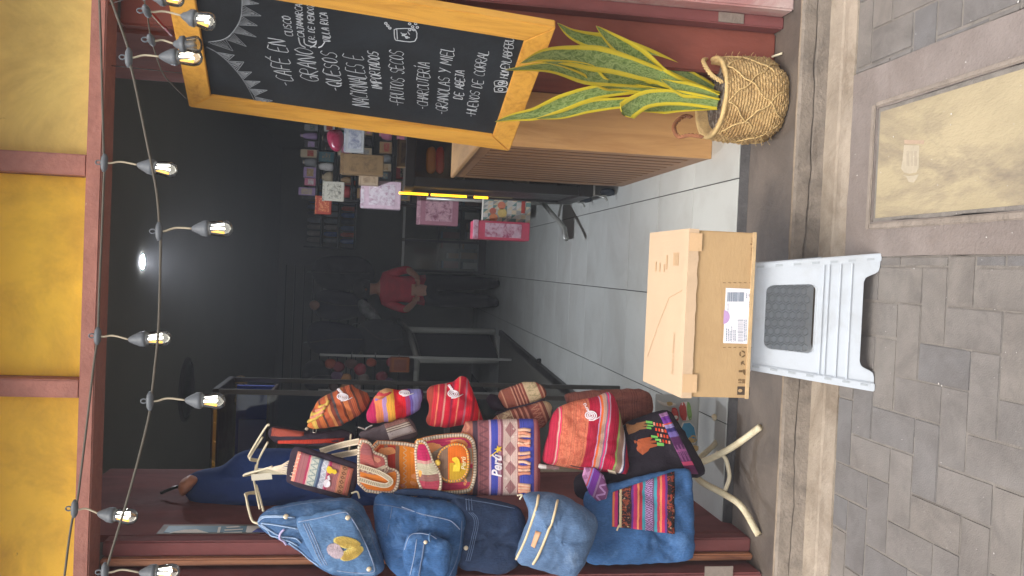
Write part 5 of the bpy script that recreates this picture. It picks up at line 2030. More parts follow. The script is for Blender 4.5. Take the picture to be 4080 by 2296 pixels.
seam('stitching', pk, [(1660, 2150), (1650, 2220), (1632, 2300)], 0.0014, stitch, r2)
seam('pocket_loop', pk, [(1714, 2126), (1710, 2142), (1712, 2158)], 0.0035, dn1f, r2)
seam('stitching', body, [z5(0, 440), z5(300, 545), z5(660, 625), z5(760, 680), z5(850, 770)], 0.0016, stitch, r2)
seam('stitching', body, [z5(880, 640), z5(870, 850), z5(840, 1060), z5(790, 1250), z5(700, 1450)], 0.0014, stitch_d, r2)
seam('stitching', body, [z4(1800, 400), z4(2060, 430), z4(2300, 490), z4(2560, 570)], 0.0014, stitch_d, r2)
seam('stitching', body, [z4(2060, 440), z4(2030, 620), z4(1980, 860)], 0.0014, stitch_d, r2)
disc_on('zip_pull', pk, *z5(350, 955), 0.006, brass, r2)

strap_px = [(1500, 1985), (1620, 1962), (1760, 1972), (1860, 2000)]
qv = smooth_line([(a, b, 0) for a, b in strap_px], 6)
tube('shoulder_strap', [at(p.x, p.y, 2.66) for p in qv], 0.012, dn3, r2, 8, flat=0.35)

# 3: dark backpack
r3 = root('denim_backpack', (1960, 2150), 2.64, 'dark indigo denim backpack with triple stitched flap, half hidden behind the blue one', 'backpack', GD)
body = pillow('body', [(1785, 1972), (1850, 1978), (1950, 1994), (2050, 2016), (2082, 2042), (2092, 2110), (2072, 2200), (2050, 2262), (1985, 2284), (1900, 2266), (1830, 2264), (1800, 2180), (1788, 2080)], 2.68, 0.11, dn3, r3, wr=0.011, flat=4.5)
for k in range(3):
    seam('stitching', body, [z5(980 + 28 * k, 520), z5(1050 + 28 * k, 600), z5(1060 + 28 * k, 720), z5(1020 + 28 * k, 900), z5(980 + 28 * k, 1080), z5(940 + 28 * k, 1230)], 0.0012, stitch_d, r3)
seam('stitching', body, [z5(930, 330), z5(1300, 390), z5(1650, 462)], 0.0012, stitch_d, r3)
disc_on('snap', body, *z5(940, 1040), 0.0072, brass, r3, 0.006)
for k in range(3):
    seam('stitching', body, [z5(940 + 40 * k, 320), z5(945 + 40 * k, 410), z5(950 + 40 * k, 490)], 0.0011, stitch_d, r3)

# 4: grey blue barrel bag with tan piping
r4 = root('denim_barrel_bag', (2250, 2150), 2.58, 'grey blue denim barrel bag with two cream straps and a tan leather tag', 'bag', GD)
body = pillow('body', [(2084, 1972), (2170, 1962), (2262, 1984), (2361, 2050), (2380, 2082), (2356, 2160), (2314, 2256), (2280, 2300), (2200, 2278), (2119, 2256), (2054, 2236), (2070, 2170), (2100, 2100), (2115, 2045), (2096, 2004)], 2.62, 0.13, dn4, r4, wr=0.010, flat=3.6, down=(0.9, 0.4))
tan = M('cream_strap', (222, 200, 160), 0.6, 0.08, 40, 0.15, 90, 0.3)
seam('strap', body, [(2146, 1975), (2135, 2031), (2105, 2124), (2082, 2180), (2058, 2228)], 0.0042, tan, r4)
seam('strap', body, [(2222, 1994), (2201, 2075), (2168, 2159), (2148, 2205), (2124, 2248)], 0.0042, tan, r4)
leather = M('tan_leather', (206, 156, 118), 0.55, 0.1, 30, 0.15, 120, 0.35)
patch('leather_tag', body, [z5(1890, 1010), z5(1960, 790), z5(2040, 810), z5(1945, 1040)], leather, r4, 4, 4, 0.003)
seam('stitching', body, [z6(300, 520), z6(420, 640), z6(440, 740)], 0.0012, stitch_d, r4)

# 5: tote with a woven pouch panel
r5 = root('denim_tote', (2640, 2120), 2.66, 'blue denim tote with a striped woven zip panel, lowest on the stand', 'bag', GD)
body = pillow('body', [(2320, 1960), (2450, 1930), (2600, 1890), (2738, 1866), (2752, 1900), (2756, 2000), (2762, 2190), (2742, 2230), (2640, 2238), (2440, 2244), (2330, 2246), (2345, 2150), (2345, 2060)], 2.72, 0.06, dn5, r5, wr=0.012, flat=5)
tote_w = textile('tote_weave', [(25, (214, 118, 76)), (40, (190, 50, 110)), (20, (52, 40, 70)), (30, (226, 204, 158)), (125, (52, 40, 44)), (25, (110, 60, 140)), (45, (196, 52, 104)), (25, (224, 140, 96)), (40, (176, 52, 72)), (40, (70, 148, 164)), (110, (112, 80, 112)), (40, (70, 148, 164)), (35, (180, 58, 80)), (25, (226, 142, 96)), (40, (206, 52, 88)), (25, (106, 56, 130)), (95, (46, 38, 40))],
                 [(0.145, 0.30, 'figure', 9, (196, 170, 138), 0.9), (0.145, 0.30, 'blob', 14, (190, 92, 60), 0.6), (0.52, 0.655, 'vee', 7, (190, 150, 200), 0.9), (0.88, 1.0, 'figure', 8, (206, 178, 150), 0.9), (0.88, 1.0, 'blob', 11, (200, 84, 56), 0.6)])
wp = patch('woven_panel', body, [(2438, 2098), (2440, 1960), (2686, 1880), (2686, 2127)], tote_w, r5, 16, 16, 0.004)
seam('zip_pull', body, [z6(868, 760), z6(840, 800), z6(822, 845)], 0.003, tan, r5, eps=0.006)

# ================================================================= WOVEN BAGS
zz1 = lambda a, b: (1000 + a * .3586, 1480 + b * .3586)
zz2 = lambda a, b: (1700 + a * .3586, 1480 + b * .3586)
L1 = lambda L: [zz1(*p) for p in L]
L2 = lambda L: [zz2(*p) for p in L]
L3 = lambda L: [z3(*p) for p in L]
GW = 'woven bags hung on the stand'
white_t = M('white_embroidery', (232, 222, 226), 0.8, 0.06, 60, 0.2, 200, 0.2)
yellow_t = M('yellow_embroidery', (236, 200, 60), 0.8, 0.1, 60, 0.2, 200, 0.2)
dark_cloth = M('dark_cloth', (58, 48, 58), 0.9, 0.2, 20, 0.3, 160, 0.15)
navy_cloth = M('navy_cloth', (38, 40, 66), 0.9, 0.2, 12, 0.3, 160, 0.15)
string_c = M('cream_string', (222, 204, 180), 0.85, 0.1, 60, 0.2, 200, 0.2)
metal = M('zip_metal', (200, 196, 186), 0.3, 0.1, 30, 0.05, 90, 0.6, metal=0.8)

# phone pouch with llama
rp = root('phone_pouch', (1400, 1900), 2.64, 'dark edged phone pouch striped salmon and white with a little llama', 'pouch', GW)
pb = pillow('back_panel', [(1166, 1784), (1200, 1780), (1420, 1846), (1430, 1872), (1398, 1986), (1378, 1994), (1150, 1930), (1142, 1905)], 2.68, 0.03, dark_cloth, rp, wr=0.003, flat=6, down=(0.95, 0.28))
pw = textile('pouch_weave', [(5, (226, 150, 128)), (2, (188, 84, 98)), (12, (172, 108, 112)), (4, (196, 70, 104)), (2, (230, 190, 182)), (12, (214, 214, 200)), (3, (120, 140, 156)), (4, (84, 96, 128)), (9, (196, 196, 206)), (2, (200, 120, 140)), (4, (176, 52, 92)), (14, (176, 112, 112)), (3, (216, 138, 108)), (10, (190, 132, 98)), (4, (206, 112, 98)), (5, (222, 140, 116))],
             [(0.265, 0.39, 'zigzag', 5, (140, 160, 156), 0.8), (0.46, 0.555, 'zigzag', 5, (230, 230, 236), 0.8), (0.80, 0.905, 'diamond', 6, (110, 66, 50), 0.9)])
patch('woven_panel', pb, [(1160, 1914), (1188, 1798), (1408, 1868), (1384, 1975)], pw, rp, 10, 14, 0.003)
gs = []
for k in range(7):
    e = (1170 + 4 * k * 1.2, 1900 - k * 15)
    gs.append(tube_geo([at(1068, 1867, 2.72), at(1110 + k * 2, 1872 - k * 3 + (6 - k), 2.70), drape(pb, e[0], e[1], 0.004)], 0.0016, 5))
v, f = merge_geo(gs)
mesh_obj('strings', v, f, string_c, rp)['kind'] = 'stuff'
flat_on('llama_body', pb, [(1303 + 15 * cos(a), 1925 + 16 * sin(a)) for a in [2 * pi * k / 14 for k in range(14)]], white_t, rp, 0.007)
flat_on('llama_neck', pb, [(1306, 1912), (1304, 1896), (1312, 1890), (1318, 1912)], white_t, rp, 0.007)
flat_on('llama_head', pb, L1([(840, 1080), (860, 1050), (890, 1060), (910, 1085), (945, 1090), (955, 1120), (930, 1135), (900, 1120), (880, 1130), (850, 1115)]), yellow_t, rp, 0.007)


def trimmed(name_, px, Y, th, trim, inner, parent, slope=(0, 0), scale=(0.93, 0.84), down=(1, 0), it=1, part='body'):
    """body with coloured piping, a blanket-stitched border and a woven field"""
    o = pillow(part, px, Y, th, trim, parent, flat=5, wr=0.003, it=it, slope=slope, down=down)
    c = centroid(px)
    e1 = [(c[0] + (p[0] - c[0]) * scale[0], c[1] + (p[1] - c[1]) * scale[0]) for p in px]
    e2 = [(c[0] + (p[0] - c[0]) * scale[1], c[1] + (p[1] - c[1]) * scale[1]) for p in px]
    return o, e1, e2


trim_o = M('orange_piping', (228, 152, 96), 0.8, 0.12, 60, 0.3, 200, 0.2)
trim_s = M('salmon_piping', (204, 132, 108), 0.8, 0.12, 60, 0.3, 200, 0.2)
trim_y = M('amber_piping', (236, 170, 84), 0.8, 0.12, 60, 0.3, 200, 0.2)
border = textile('blanket_stitch', [(1, (214, 196, 166))], [(0.0, 1.0, 'ticks', 46, (150, 134, 118), 0.8)], axis='v', weave=40)
border2 = textile('blanket_stitch_b', [(1, (214, 198, 172))], [(0.0, 1.0, 'ticks', 40, (160, 146, 130), 0.7)], axis='u', weave=40)


def border_tube(ob, px, r, parent, it=1, mat=None, name='stitched_border'):
    P = chaikin(px, it)
    P = [p for p in P]
    pts = [drape(ob, p[0], p[1], r * 0.2) for p in P]
    tube(name, pts, r, mat or string_c, parent, 6, closed=True, flat=0.5)
    # short blanket stitches across the border
    gs = []
    tot = sum((pts[(i + 1) % len(pts)] - pts[i]).length for i in range(len(pts)))
    c = sum(pts, Vector()) / len(pts)
    nst = int(tot / 0.0085)
    i, acc_, step_ = 0, 0.0, tot / nst
    cum = [0]
    for i in range(len(pts)):
        cum.append(cum[-1] + (pts[(i + 1) % len(pts)] - pts[i]).length)
    for k in range(nst):
        d = k * step_
        j = max(i for i in range(len(pts)) if cum[i] <= d)
        t = (d - cum[j]) / max(1e-6, cum[j + 1] - cum[j])
        p = pts[j].lerp(pts[(j + 1) % len(pts)], t)
        tg = (pts[(j + 1) % len(pts)] - pts[j]).normalized()
        nn = Vector((0, -1, 0))
        s = tg.cross(nn).normalized()
        gs.append(tube_geo([p - s * r * 1.1 + nn * r * 0.55, p + s * r * 1.1 + nn * r * 0.55], 0.0012, 4))
    v, f = merge_geo(gs)
    mesh_obj('stitches', v, f, stitch_brown, parent)['kind'] = 'stuff'


stitch_brown = M('stitch_brown', (150, 130, 112), 0.85, 0.1, 60, 0.2, 200, 0.1)
# purse A2 (behind) and A1 (stepped flap, in front)
ra2 = root('woven_purse', (1660, 1900), 2.70, 'orange and brown woven purse with rounded corners behind the stepped one', 'purse', GW)
pxA2 = [(1470, 1755), (1600, 1760), (1670, 1772), (1694, 1796), (1696, 1850), (1686, 1955), (1668, 1980), (1600, 1978), (1500, 1968), (1470, 1900)]
o, e1, e2 = trimmed('purse', pxA2, 2.715, 0.035, trim_o, None, ra2)
wA2 = textile('purse_orange', [(12, (206, 84, 50)), (5, (150, 112, 92)), (18, (190, 62, 48)), (9, (140, 104, 86)), (20, (228, 132, 40)), (5, (196, 168, 132)), (26, (232, 138, 34)), (12, (214, 128, 52)), (8, (150, 104, 78))], [(0.52, 0.58, 'zigzag', 10, (210, 190, 160), 0.9)], axis='u')
flat_on('woven_field', o, e2, textile('purse_orange_v', [(22, (206, 84, 50)), (8, (150, 108, 90)), (16, (190, 62, 48)), (8, (142, 104, 88)), (46, (230, 136, 38))], [(0.62, 0.7, 'zigzag', 9, (206, 180, 146), 0.7)], axis='v'), ra2, 0.002, it=1)
border_tube(o, e1, 0.0055, ra2)
disc_on('button', o, 1605, 1934, 0.007, trim_s, ra2)
ra1 = root('woven_purse', (1580, 1920), 2.66, 'woven purse with a stepped orange flap and long cream straps', 'purse', GW)
pxA1 = [(1428, 1748), (1464, 1752), (1478, 1772), (1484, 1798), (1530, 1812), (1540, 1828), (1542, 1866), (1586, 1876), (1596, 1900), (1584, 1958), (1552, 1974), (1426, 1955), (1424, 1850)]
o, e1, e2 = trimmed('purse', pxA1, 2.67, 0.03, trim_s, None, ra1)
flat_on('woven_field', o, e2, textile('purse_step', [(30, (226, 124, 44)), (10, (222, 128, 52)), (8, (150, 112, 100)), (6, (206, 186, 160)), (24, (176, 92, 86)), (20, (158, 92, 92))], [(0.42, 0.52, 'zigzag', 6, (206, 186, 160), 0.8)], axis='u'), ra1, 0.002, it=1)
border_tube(o, e1, 0.005, ra1)


def strap(name, px, Y0, Y1, w, mat, parent):
    q = smooth_line([(p[0], p[1], 0) for p in px], 6)
    n = len(q)
    pts = [at(p.x, p.y, Y0 + (Y1 - Y0) * i / (n - 1)) for i, p in enumerate(q)]
    Vv, Ff, uv = [], [], []
    for i, p in enumerate(pts):
        tg = (pts[min(i + 1, n - 1)] - pts[max(i - 1, 0)]).normalized()
        s = tg.cross(Vector((0, -1, 0))).normalized()
        nn = Vector((0, -1, 0))
        for (a, d) in ((-1, 0), (1, 0), (1, -1), (-1, -1)):
            Vv.append(p + s * (w / 2 * a) + nn * (0.0025 * d + 0.001))
            uv.append((i / (n - 1) * 8, 0 if a < 0 else 1))
    for i in range(n - 1):
        for k in range(4):
            a, b2 = i * 4 + k, i * 4 + (k + 1) % 4
            Ff.append((a, b2, b2 + 4, a + 4))
    Ff += [(3, 2, 1, 0), ((n - 1) * 4, (n - 1) * 4 + 1, (n - 1) * 4 + 2, (n - 1) * 4 + 3)]
    return mesh_obj(name, Vv, Ff, mat, parent, uvs=uv)


ladder = textile('ladder_strap', [(1, (220, 204, 176)), (3, (206, 188, 158)), (1, (224, 208, 180))], [(0.15, 0.85, 'ticks', 6, (140, 124, 108), 0.8)], axis='v', weave=20)
strap('strap', L1([(770, 890), (1000, 820), (1210, 775)]), 2.74, 2.68, 0.019, ladder, ra1)
strap('strap', L1([(900, 950), (1050, 920), (1210, 890)]), 2.75, 2.69, 0.019, ladder, ra1)
strap('strap_loop', L1([(1195, 1050), (1380, 1110), (1500, 1170), (1555, 1225), (1500, 1268), (1380, 1250), (1195, 1195)]), 2.645, 2.645, 0.015, ladder, ra1)

# purse C with pocket flap, purse B (magenta flap) over it
rc = root('woven_purse', (1880, 1880), 2.70, 'grey and magenta woven purse with an orange oval pocket reading Peru', 'purse', GW)
pxC = [(1640, 1765), (1700, 1738), (1836, 1724), (1876, 1732), (1898, 1765), (1902, 1875), (1890, 1944), (1870, 1966), (1770, 1972), (1700, 1972), (1660, 1900)]
o, e1, e2 = trimmed('purse', pxC, 2.72, 0.04, trim_o, None, rc, scale=(0.93, 0.85))
flat_on('woven_field', o, e2, textile('purse_magenta', [(16, (196, 60, 92)), (26, (130, 108, 96)), (8, (190, 60, 88)), (4, (206, 160, 150)), (26, (170, 156, 132)), (4, (200, 90, 110)), (16, (190, 52, 92))], axis='u'), rc, 0.002, it=1)
border_tube(o, e1, 0.006, rc)
pocket = pillow('pocket', [(1740, 1800), (1790, 1766), (1836, 1762), (1862, 1782), (1872, 1820), (1870, 1878), (1846, 1914), (1807, 1926), (1756, 1916), (1740, 1870)], 2.69, 0.02, textile('pocket_sunset', [(34, (138, 108, 88)), (66, (226, 112, 36))], [(0.36, 1.0, 'ticks', 1, (206, 172, 48), 0.85)], axis='v', wob=0.004), rc, flat=5, wr=0.002)
border_tube(pocket, [(1747, 1803), (1790, 1773), (1836, 1769), (1858, 1787), (1866, 1820), (1864, 1875), (1843, 1908), (1807, 1919), (1760, 1909), (1747, 1868)], 0.0035, rc, mat=trim_y)
text_drape('embroidered_lettering', 'Perú', pocket, zz2(432, 1090), zz2(432, 945), 18, M('cream_embroidery', (222, 206, 160), 0.8, 0.06, 60, 0.2, 200, 0.2), rc, 0.003)
flat_on('llama_figure', pocket, L2([(290, 1110), (300, 1040), (330, 1030), (350, 1060), (360, 1020), (340, 990), (280, 985), (285, 960), (330, 950), (360, 980), (375, 1040), (365, 1110)]), yellow_t, rc, 0.003)
rb_ = root('woven_purse', (1750, 1930), 2.66, 'curved magenta and cream purse flap with amber piping and a yellow button', 'purse', GW)
pxB = [(1652, 1752), (1690, 1748), (1708, 1786), (1724, 1838), (1750, 1878), (1762, 1915), (1755, 1966), (1730, 1984), (1685, 1974), (1658, 1900)]
o, e1, e2 = trimmed('purse', pxB, 2.675, 0.025, trim_y, None, rb_)
flat_on('woven_field', o, e2, textile('purse_cream', [(26, (186, 72, 90)), (14, (160, 112, 104)), (22, (206, 194, 164)), (6, (220, 160, 150)), (32, (198, 46, 96))], axis='u'), rb_, 0.002, it=1)
border_tube(o, e1, 0.0045, rb_)
disc_on('button', o, *zz2(122, 1015), 0.0095, M('yellow_button', (228, 188, 76), 0.4, 0.06, 20, 0.03, 90, 0.5), rb_, 0.006)

# purple bag with Peru lettering and tassels
r6 = root('woven_tote', (2140, 1830), 2.70, 'mauve and royal blue woven bag with white Peru lettering and salmon tassels', 'bag', GW)
o = pillow('body', [(1826, 1684), (1950, 1674), (2120, 1670), (2146, 1676), (2152, 1800), (2150, 1962), (2140, 1970), (1950, 1972), (1830, 1968)], 2.735, 0.05, textile('peru_bag_weave', [(150, (164, 98, 84)), (50, (76, 58, 70)), (120, (142, 88, 92)), (20, (198, 166, 190)), (72, (72, 78, 168)), (30, (186, 140, 160)), (26, (150, 92, 104)), (150, (206, 178, 168)), (22, (140, 84, 88)), (150, (74, 80, 168)), (40, (176, 110, 112)), (45, (150, 78, 84))],
           [(0.01, 0.16, 'diamond', 5, (190, 130, 104), 0.7), (0.24, 0.36, 'zigzag', 8, (104, 66, 74), 0.7), (0.54, 0.705, 'solid_diamond', 4, (150, 92, 96), 0.8), (0.54, 0.705, 'figure', 11, (230, 214, 204), 0.7)], wob=0.004), r6, flat=7, wr=0.004, it=1)
text_drape('embroidered_lettering', 'Perú', o, zz2(832, 1170), zz2(832, 915), 40, white_t, r6, 0.004, 0.3, 0.03)
star = []
c0 = zz2(795, 862)
for k in range(10):
    rr_ = 17 if k % 2 == 0 else 7
    a = -pi / 2 + k * pi / 5
    star.append((c0[0] + rr_ * sin(a), c0[1] + rr_ * cos(a)))
flat_on('star', o, star, yellow_t, r6, 0.004)
seam('star_tail', o, L2([(705, 945), (770, 895), (795, 862)]), 0.002, yellow_t, r6)
tas = M('salmon_tassel', (222, 150, 122), 0.85, 0.2, 60, 0.4, 200, 0.2)
tas2 = M('pale_tassel', (230, 186, 158), 0.85, 0.2, 60, 0.4, 200, 0.2)
for (y0, y1) in ((640, 835), (890, 1165), (1245, 1345)):
    for k in range(6):
        y = y0 + (y1 - y0) * (k + 0.5) / 6
        seam('tassel', o, [zz2(1018, y), zz2(1080, y + rr.uniform(-14, 14)), zz2(1150, y + rr.uniform(-22, 22))], 0.0058, tas if k % 2 else tas2, r6)

# drawstring pouches on the right of the stand
r7 = root('drawstring_pouch', (1460, 1630), 2.82, 'rust and brown striped drawstring pouch with a white spiral emblem, topmost of three', 'pouch', GW)
o = pillow('body', [(1226, 1694), (1258, 1612), (1290, 1580), (1340, 1560), (1396, 1530), (1412, 1545), (1424, 1556), (1464, 1566), (1472, 1600), (1448, 1644), (1362, 1695), (1290, 1702), (1234, 1706)], 2.84, 0.08, textile('rust_stripes', [(8, (206, 120, 60)), (6, (214, 176, 86)), (5, (150, 72, 50)), (7, (196, 108, 58)), (3, (96, 60, 52)), (7, (186, 92, 58)), (4, (208, 140, 84)), (5, (136, 66, 52)), (3, (92, 82, 84)), (7, (192, 96, 58)), (3, (120, 60, 48)), (6, (204, 118, 70)), (4, (140, 68, 52)), (6, (188, 94, 60)), (3, (96, 58, 50)), (6, (178, 92, 62)), (4, (128, 66, 50)), (6, (166, 88, 60))], wob=0.03, wscale=2), r7, down=(0.9, -0.35), wr=0.008)
swirl('spiral_emblem', o, *zz1(1015, 285), 40, 15, white_t, r7)
for k in range(5):
    seam('gather', o, [zz1(640 + k * 30, 560 - k * 40), zz1(720 + k * 28, 520 - k * 36), zz1(800 + k * 16, 470 - k * 36)], 0.006, trim_s if k % 2 else M('yellow_gather', (200, 168, 84), .85, .2, 40, .3, 120, .2), r7)
r8 = root('drawstring_pouch', (1660, 1640), 2.82, 'rainbow striped drawstring pouch, crimson orange red and lavender', 'pouch', GW)
o = pillow('body', [(1462, 1645), (1500, 1570), (1545, 1546), (1565, 1556), (1640, 1552), (1678, 1552), (1686, 1575), (1668, 1638), (1602, 1668), (1505, 1686), (1468, 1680)], 2.83, 0.08, textile('rainbow_stripes', [(20, (186, 40, 90)), (16, (222, 130, 84)), (9, (168, 130, 176)), (16, (228, 164, 62)), (22, (214, 34, 44)), (9, (160, 60, 110)), (6, (120, 100, 180)), (20, (150, 146, 208)), (5, (90, 60, 110))], wob=0.04, wscale=2), r8, wr=0.006, down=(1, -0.1))
swirl('spiral_emblem', o, *zz1(1700, 245), 38, 11, white_t, r8, tail=False)
o2 = pillow('gathered_top', L1([(1370, 330), (1400, 240), (1480, 190), (1550, 190), (1580, 240), (1500, 290), (1430, 340)]), 2.82, 0.05, textile('gather_multi', [(2, (130, 110, 180)), (2, (200, 120, 80)), (2, (196, 60, 70)), (2, (214, 160, 110))], axis='u', wob=0.2), r8, wr=0.006)
r9 = root('drawstring_pouch', (1900, 1630), 2.80, 'red striped drawstring pouch with a white spiral emblem, beside the purple bag', 'pouch', GW)
o = pillow('body', [(1700, 1541), (1812, 1524), (1834, 1498), (1862, 1508), (1884, 1568), (1918, 1660), (1922, 1684), (1808, 1697), (1722, 1700), (1700, 1682), (1716, 1620), (1702, 1590)], 2.81, 0.075, textile('red_stripes', [(10, (150, 60, 48)), (6, (190, 44, 56)), (2, (214, 120, 90)), (8, (186, 36, 58)), (3, (196, 130, 120)), (8, (200, 32, 54)), (3, (140, 36, 62)), (7, (206, 34, 54)), (2, (220, 130, 100)), (9, (190, 30, 56)), (3, (166, 96, 110)), (9, (210, 30, 48)), (4, (150, 30, 48)), (8, (214, 32, 46)), (2, (206, 140, 110)), (8, (190, 34, 54))], wob=0.02, wscale=2), r9, wr=0.007, down=(1, 0.12))
swirl('spiral_emblem', o, *zz2(290, 250), 40, 17, white_t, r9)

# thin shoulder bag and wallet at the back of the stand
r10 = root('shoulder_bag', (1300, 1750), 2.86, 'narrow dark shoulder bag with orange patterned strap, high on the stand', 'bag', GW)
o = pillow('body', L1([(205, 660), (260, 610), (340, 620), (620, 670), (1050, 640), (1150, 720), (1080, 800), (780, 830), (300, 800), (210, 730)]), 2.87, 0.06, dark_cloth, r10, down=(1, 0))
patch('patterned_end', o, L1([(225, 720), (240, 630), (590, 680), (590, 720)]), textile('orange_lozenge', [(1, (190, 96, 76))], [(0.0, 1.0, 'vee', 5, (140, 52, 48), 0.8)], axis='u'), r10, 8, 8, 0.003)
patch('orange_side', o, L1([(300, 795), (300, 768), (1040, 740), (1020, 800)]), textile('orange_side', [(1, (204, 70, 50))], [(0, 1, 'blob', 9, (160, 40, 40), .5)]), r10, 8, 4, 0.003)
disc_on('snap', o, *zz1(620, 640), 0.006, brass, r10)
seam('buckle', o, L1([(700, 605), (725, 615), (720, 680), (690, 672)]), 0.002, metal, r10, closed=True)
r11 = root('woven_wallet', (1480, 1700), 2.78, 'small grey wallet with cream and brown woven bands and a zip', 'wallet', GW)
o = pillow('body', L1([(1200, 680), (1320, 640), (1480, 590), (1720, 505), (1790, 540), (1840, 660), (1850, 740), (1560, 770), (1400, 770), (1230, 740)]), 2.80, 0.035, M('grey_cloth', (96, 84, 88), 0.9, 0.2, 20, 0.3, 160, 0.15), r11, flat=5, wr=0.003)
patch('woven_band', o, L1([(1540, 755), (1482, 590), (1720, 512), (1830, 672)]), textile('wallet_weave', [(44, (196, 184, 180)), (6, (120, 100, 96)), (8, (212, 200, 184)), (5, (104, 82, 78)), (8, (206, 190, 172)), (5, (110, 84, 80)), (26, (150, 106, 98))], [(0.0, 0.44, 'figure', 7, (130, 122, 130), 0.7), (0.76, 1.0, 'diamond', 6, (120, 78, 74), 0.7)], axis='u'), r11, 8, 8, 0.003)
seam('clasp', o, L1([(1190, 612), (1240, 628), (1270, 640), (1300, 615), (1350, 592)]), 0.0028, metal, r11, eps=0.01)

# brown striped pouches
gp = textile('brown_bands', [(6, (176, 104, 84)), (2, (214, 160, 130)), (14, (150, 84, 70)), (2, (206, 150, 124)), (3, (120, 60, 54)), (2, (200, 140, 116)), (3, (130, 66, 58)), (2, (204, 146, 120)), (3, (124, 64, 56)), (2, (200, 140, 116)), (3, (140, 72, 62)), (20, (206, 182, 146)), (4, (150, 84, 70)), (3, (210, 156, 130)), (4, (140, 76, 64))], [(0.1, 0.3, 'check', 14, (180, 110, 90), 0.5), (0.62, 0.86, 'blob', 10, (150, 140, 100), 0.7)], wob=0.004)
r12 = root('striped_pouch', (2160, 1560), 2.86, 'brown striped woven pouch with a cream patch, the upper one of a pair', 'pouch', GW)
o = pillow('body', L2([(772, 228), (1030, 138), (1140, 112), (1225, 124), (1300, 184), (1330, 252), (1302, 294), (1150, 356), (895, 424), (840, 350)]), 2.88, 0.05, gp, r12, down=(0.93, -0.36), wr=0.004, flat=4)
pillow('dark_end', L2([(640, 300), (770, 232), (890, 420), (790, 450), (720, 420)]), 2.90, 0.04, dark_cloth, r12, wr=0.003)
r13 = root('striped_pouch', (2180, 1660), 2.82, 'brown striped woven pouch with a cream patch, the lower one of a pair', 'pouch', GW)
o = pillow('body', L2([(712, 556), (830, 458), (1100, 392), (1300, 322), (1378, 380), (1388, 440), (1340, 566), (1246, 650), (900, 640), (760, 600)]), 2.84, 0.07, textile('brown_bands_b', [(10, (150, 88, 74)), (20, (196, 170, 136)), (4, (140, 76, 64)), (3, (190, 128, 106)), (4, (120, 64, 56)), (3, (190, 128, 106)), (4, (124, 66, 58)), (3, (184, 122, 102)), (4, (120, 62, 56)), (14, (150, 84, 72)), (3, (190, 130, 106)), (4, (120, 64, 56)), (10, (196, 166, 132))], [(0.12, 0.35, 'blob', 9, (130, 84, 70), 0.7), (0.65, 0.8, 'zigzag', 7, (196, 140, 116), 0.7)], wob=0.004), r13, down=(0.93, -0.36), wr=0.005, flat=4)
seam('zip', o, L2([(760, 470), (900, 435), (1150, 375), (1310, 320)]), 0.003, dark_cloth, r13, eps=0.003)

# big red backpack
r14 = root('woven_backpack', (2500, 1750), 2.68, 'red and orange woven backpack with white spiral emblem and rainbow stripes', 'backpack', GW)
pxR = [(2160, 1842), (2170, 1785), (2192, 1716), (2188, 1695), (2214, 1632), (2260, 1610), (2306, 1596), (2381, 1584), (2412, 1566), (2440, 1566), (2466, 1640), (2490, 1749), (2506, 1890), (2451, 1880), (2343, 1873), (2272, 1863), (2200, 1850)]
o = pillow('body', pxR, 2.74, 0.12, textile('red_pack_weave', [(30, (178, 40, 66)), (5, (196, 150, 140)), (4, (214, 50, 92)), (88, (206, 116, 88)), (34, (178, 34, 62)), (4, (190, 160, 196)), (7, (226, 104, 50)), (12, (190, 150, 132)), (4, (150, 120, 150)), (6, (226, 62, 120)), (5, (196, 170, 190)), (36, (184, 32, 66)), (8, (150, 168, 96)), (20, (150, 118, 104)), (6, (226, 220, 226)), (7, (66, 66, 116)), (26, (170, 30, 56))],
           [(0.125, 0.42, 'blob', 15, (176, 76, 58), 0.55), (0.125, 0.42, 'figure', 14, (226, 140, 106), 0.4)], wob=0.012, wscale=2, weave=260), r14, wr=0.007, flat=3.2, down=(1, 0.14), it=1)
swirl('spiral_emblem', o, *z3(425, 490), 42, 19, white_t, r14, tail=False)
text_drape('embroidered_lettering', 'erú', o, z3(412, 440), z3(372, 355), 12, white_t, r14, 0.004)
seam('side_zip', o, L3([(205, 1045), (300, 1065), (400, 1075)]), 0.002, dark_cloth, r14)
for k in range(10):
    a = (2428 + k * 3, 1876 + k * 0.6)
    tube('fringe', [drape(o, a[0] - 6, a[1] - 6, 0.002), at(a[0], a[1] + 8, 2.72)], 0.0014, string_c, r14, 5)

# brown patterned bag behind the red backpack
r15 = root('patterned_bag', (2560, 1600), 2.90, 'soft brown patterned bag hanging behind the red backpack', 'bag', GW)
pillow('body', [(2236, 1572), (2325, 1560), (2487, 1553), (2556, 1550), (2592, 1572), (2600, 1648), (2560, 1670), (2487, 1700), (2400, 1670), (2300, 1640)], 2.92, 0.10, textile('brown_damask', [(1, (134, 80, 70))], [(0, 1, 'figure', 12, (104, 58, 54), 0.6), (0, 1, 'blob', 8, (150, 92, 78), 0.5)]), r15, wr=0.006)

